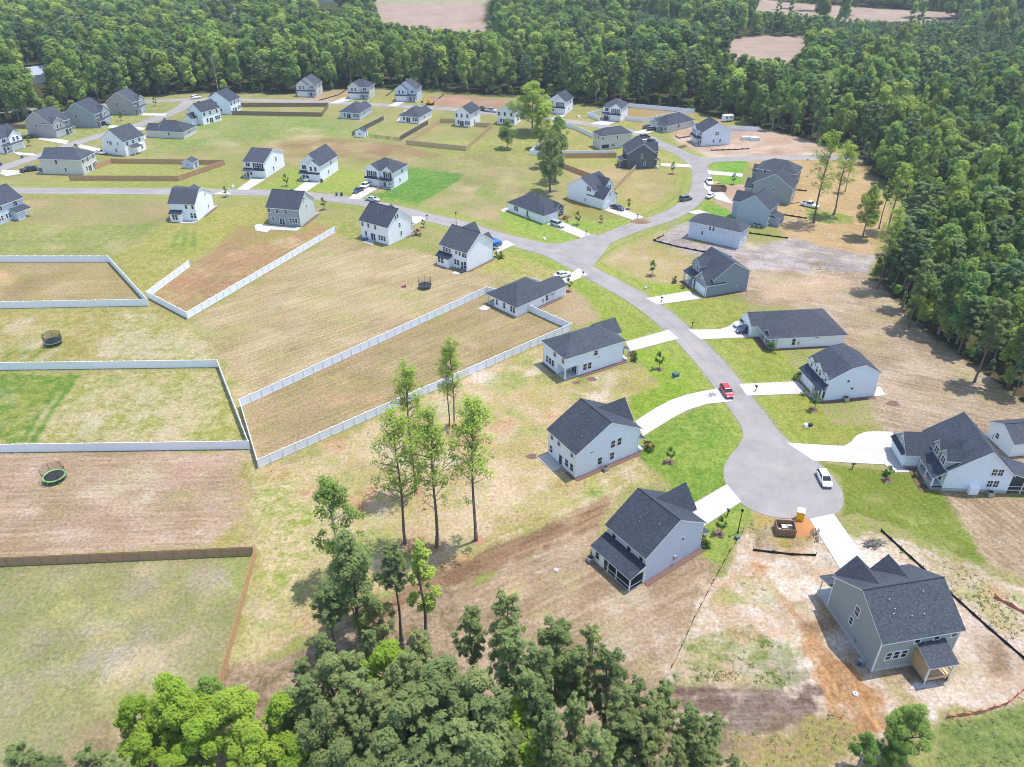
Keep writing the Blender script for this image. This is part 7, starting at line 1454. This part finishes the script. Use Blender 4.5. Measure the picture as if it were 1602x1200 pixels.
for x, y, h, pine, Zc in cand:
    if cnt[pine] < 280 and Zc < 520:
        cnt[pine] += 1; right = y < 300 or x > 190
        if pine: plant('pine_tree', 'pine standing in the woods %s' % ('along the right edge' if right else 'behind the back row of houses'), 'tree', x, y, h, (PINES if Zc < 150 else MIDP)[fr.integers(3)], 'pines of the %s woods' % ('right' if right else 'back'), wide=fr.uniform(.9, 1.25))
        else: plant('broadleaf_tree', 'leafy tree standing in the woods %s' % ('along the right edge' if right else 'behind the back row of houses'), 'tree', x, y, h, MIDB[fr.integers(4)], 'leafy trees of the %s woods' % ('right' if right else 'back'), wide=fr.uniform(.75, 1.1))
    else: mass.append((x, y, h, pine))
for lab, b, h in (('bare grey dead tree at the front of the back woods, upper left', (342, 143), 19), ('bare grey dead tree among the right woods above the sand track', (1450, 290), 18), ('bare grey dead tree leaning out of the right woods edge', (1400, 410), 15)):
    x, y = P(*b); rng = np.random.default_rng(int(b[0])); tp = [((rng.uniform(-2.6, 2.6), rng.uniform(-2.6, 2.6), h * rng.uniform(.55, 1.0)), .07) for _ in range(16)]
    t = thing('dead_tree', lab, 'tree', (x, y, 0)); inst('trunk', trunk_mesh('trunk', rng, h, .2, [], plain('dead_wood', (.34, .31, .28), .9), .5), t); m_ = MB()
    for (q, r) in tp: m_.tube((0, 0, q[2] * .78), q, r, .025, 5)
    m_.build('branches', MATS['dead_wood'], t)
# source trees for the mass (trunk and crown in one mesh)
def merged(seed, kind, h, R):
    rng = np.random.default_rng(seed)
    if kind == 'b':
        L = [((0, 0, h * .8), R * .55)]
        for i in range(20): a = rng.uniform(0, 6.28); t = rng.uniform(0, 1); rr = R * rng.uniform(.2, .72) * (1 - .5 * t); L.append(((rr * cos(a), rr * sin(a), h * (.30 + .56 * t)), R * rng.uniform(.26, .46)))
        V, T = lobes_crown(rng, L, 40, 1.0, .6, .6)
    else:
        L = []
        for i in range(18): t = i / 18; a = i * 2.4; rr = R * (1 - .6 * t * t) * rng.uniform(.4, 1); L.append(((rr * cos(a), rr * sin(a), h * (.34 + .62 * t)), R * .38 * (1 - .3 * t)))
        V, T = lobes_crown(rng, L, 40, 1.1, .6, .3, 1.2, .7)
    me = crown_mesh('woodland_tree', V, T, F_FAR if kind == 'b' else F_FARPINE)
    return me
srccol = bpy.data.collections.new('woodland_sources')
for i in range(6):
    me = merged(200 + i, 'b' if i < 4 else 'p', 20, (4.2, 3.0, 5.8, 4.7, 3.1, 2.7)[i])
    bm_ = bpy.data.objects.new('woodland_tree_%d' % i, me); srccol.objects.link(bm_)
if mass:
    M = np.array(mass, float); n = len(M); me = bpy.data.meshes.new('forest'); me.vertices.add(n)
    me.vertices.foreach_set('co', np.stack([M[:, 0], M[:, 1], np.full(n, -.2)], 1).astype(np.float32).ravel())
    vi = np.where(M[:, 3] > .5, 4 + fr.integers(0, 2, n), fr.integers(0, 4, n)).astype(np.int32)
    a = me.attributes.new('vi', 'INT', 'POINT'); a.data.foreach_set('value', vi)
    sc_ = np.stack([M[:, 2] / 20 * fr.uniform(.85, 1.2, n)] * 2 + [M[:, 2] / 20], 1); small = M[:, 2] < 12; sc_[small, :2] *= 1.35
    a = me.attributes.new('sc', 'FLOAT_VECTOR', 'POINT'); a.data.foreach_set('vector', sc_.astype(np.float32).ravel())
    a = me.attributes.new('rz', 'FLOAT_VECTOR', 'POINT'); a.data.foreach_set('vector', np.stack([np.zeros(n), np.zeros(n), fr.uniform(0, 6.28, n)], 1).astype(np.float32).ravel())
    fo = link(bpy.data.objects.new('forest', me)); fo['kind'] = 'stuff'; fo['label'] = 'dense mixed woods of leafy trees and pines filling the land beyond the houses'
    ng = bpy.data.node_groups.new('forest_scatter', 'GeometryNodeTree'); ng.interface.new_socket('Geometry', in_out='INPUT', socket_type='NodeSocketGeometry'); ng.interface.new_socket('Geometry', in_out='OUTPUT', socket_type='NodeSocketGeometry')
    N = ng.nodes; gi = N.new('NodeGroupInput'); go = N.new('NodeGroupOutput'); ci = N.new('GeometryNodeCollectionInfo'); ci.inputs['Collection'].default_value = srccol; ci.inputs['Separate Children'].default_value = True; ci.inputs['Reset Children'].default_value = True
    ip = N.new('GeometryNodeInstanceOnPoints'); ip.inputs['Pick Instance'].default_value = True
    def na(nm, dt): q = N.new('GeometryNodeInputNamedAttribute'); q.data_type = dt; q.inputs['Name'].default_value = nm; return q.outputs['Attribute']
    ng.links.new(gi.outputs[0], ip.inputs['Points']); ng.links.new(ci.outputs[0], ip.inputs['Instance']); ng.links.new(na('vi', 'INT'), ip.inputs['Instance Index'])
    e2r = N.new('FunctionNodeEulerToRotation'); ng.links.new(na('rz', 'FLOAT_VECTOR'), e2r.inputs[0]); ng.links.new(e2r.outputs[0], ip.inputs['Rotation']); ng.links.new(na('sc', 'FLOAT_VECTOR'), ip.inputs['Scale']); ng.links.new(ip.outputs[0], go.inputs[0])
    md = fo.modifiers.new('scatter', 'NODES'); md.node_group = ng
print('forest individuals', cnt, 'mass', len(mass))
# scrub and undergrowth along the wood edges
def weeds(name, label, zones, mat, size):
    Cs = []; Ts = []
    for s_, den in zones:
        poly = G(s_); p = np.array(poly); n = int((p[:, 0].max() - p[:, 0].min()) * (p[:, 1].max() - p[:, 1].min()) * den)
        X = fr.uniform(p[:, 0].min(), p[:, 0].max(), n); Y = fr.uniform(p[:, 1].min(), p[:, 1].max(), n); k = inpoly(X, Y, poly) & (fbm(X, Y, .16, 5) + fr.uniform(-.12, .12, n) > .5)
        for x, y in zip(X[k], Y[k]):
            m = fr.integers(4, 9); Cs.append(np.stack([x + fr.normal(0, .16, m), y + fr.normal(0, .16, m), fr.uniform(.02, .14, m)], 1)); Ts.append(np.full(m, fr.uniform(0, 1)))
    C = np.concatenate(Cs); T = np.concatenate(Ts); V, _ = cards(C, np.tile((0, 0, 1.0), (len(C), 1)), np.full(len(C), size), fr, 1.2, .7)
    o = link(bpy.data.objects.new(name, crown_mesh(name, V, T, mat))); o['kind'] = 'stuff'; o['label'] = label
weeds('weeds', 'clumps of weeds and tall grass on the sandy lots and along the wood edges', (('1085,1010 1150,960 1200,975 1256,1020 1240,1072 1150,1072 1080,1065', 3.5), ('1385,845 1500,885 1620,950 1700,1010 1700,1080 1602,1030 1480,920 1430,880', 1.6), ('1185,806 1250,815 1276,840 1240,865 1190,860 1165,830', 1.0), ('1060,1030 1140,890 1180,890 1240,1000 1090,1080', .5), ('1120,1140 1210,1150 1290,1115 1440,1120 1420,1200 1150,1200', .8), ('1478,1122 1602,1092 1700,1060 1700,1250 1440,1250', .9),
      ('360,1060 560,960 700,930 860,985 1000,1075 1130,1150 1160,1300 60,1400 150,1160', .35), ('405,735 480,716 640,628 720,700 640,800 470,930 380,1030', .05), ('1165,330 1260,326 1340,345 1380,300 1350,262 1260,256', .12), ('1240,320 1345,335 1330,352 1245,345', .6), ('1260,420 1300,412 1310,424 1270,428', 1.0)), F_WEED, .20)
HAZE = True
if HAZE:
    mb = MB(); mb.box(-1200, 1200, -60, 1500, -1.0, 95.0); hz = mb.build('haze', plain('unused', (1, 1, 1))); hz['kind'] = 'stuff'; hz['label'] = 'thin summer haze over the whole settlement'
    hm = bpy.data.materials.new('summer_haze'); hm.use_nodes = True; hm.node_tree.nodes.clear(); ho = hm.node_tree.nodes.new('ShaderNodeOutputMaterial'); pv = hm.node_tree.nodes.new('ShaderNodeVolumePrincipled')
    pv.inputs['Color'].default_value = (.72, .82, .95, 1); pv.inputs['Density'].default_value = .00016; pv.inputs['Anisotropy'].default_value = .2; hm.node_tree.links.new(pv.outputs[0], ho.inputs['Volume']); hz.data.materials.clear(); hz.data.materials.append(hm)
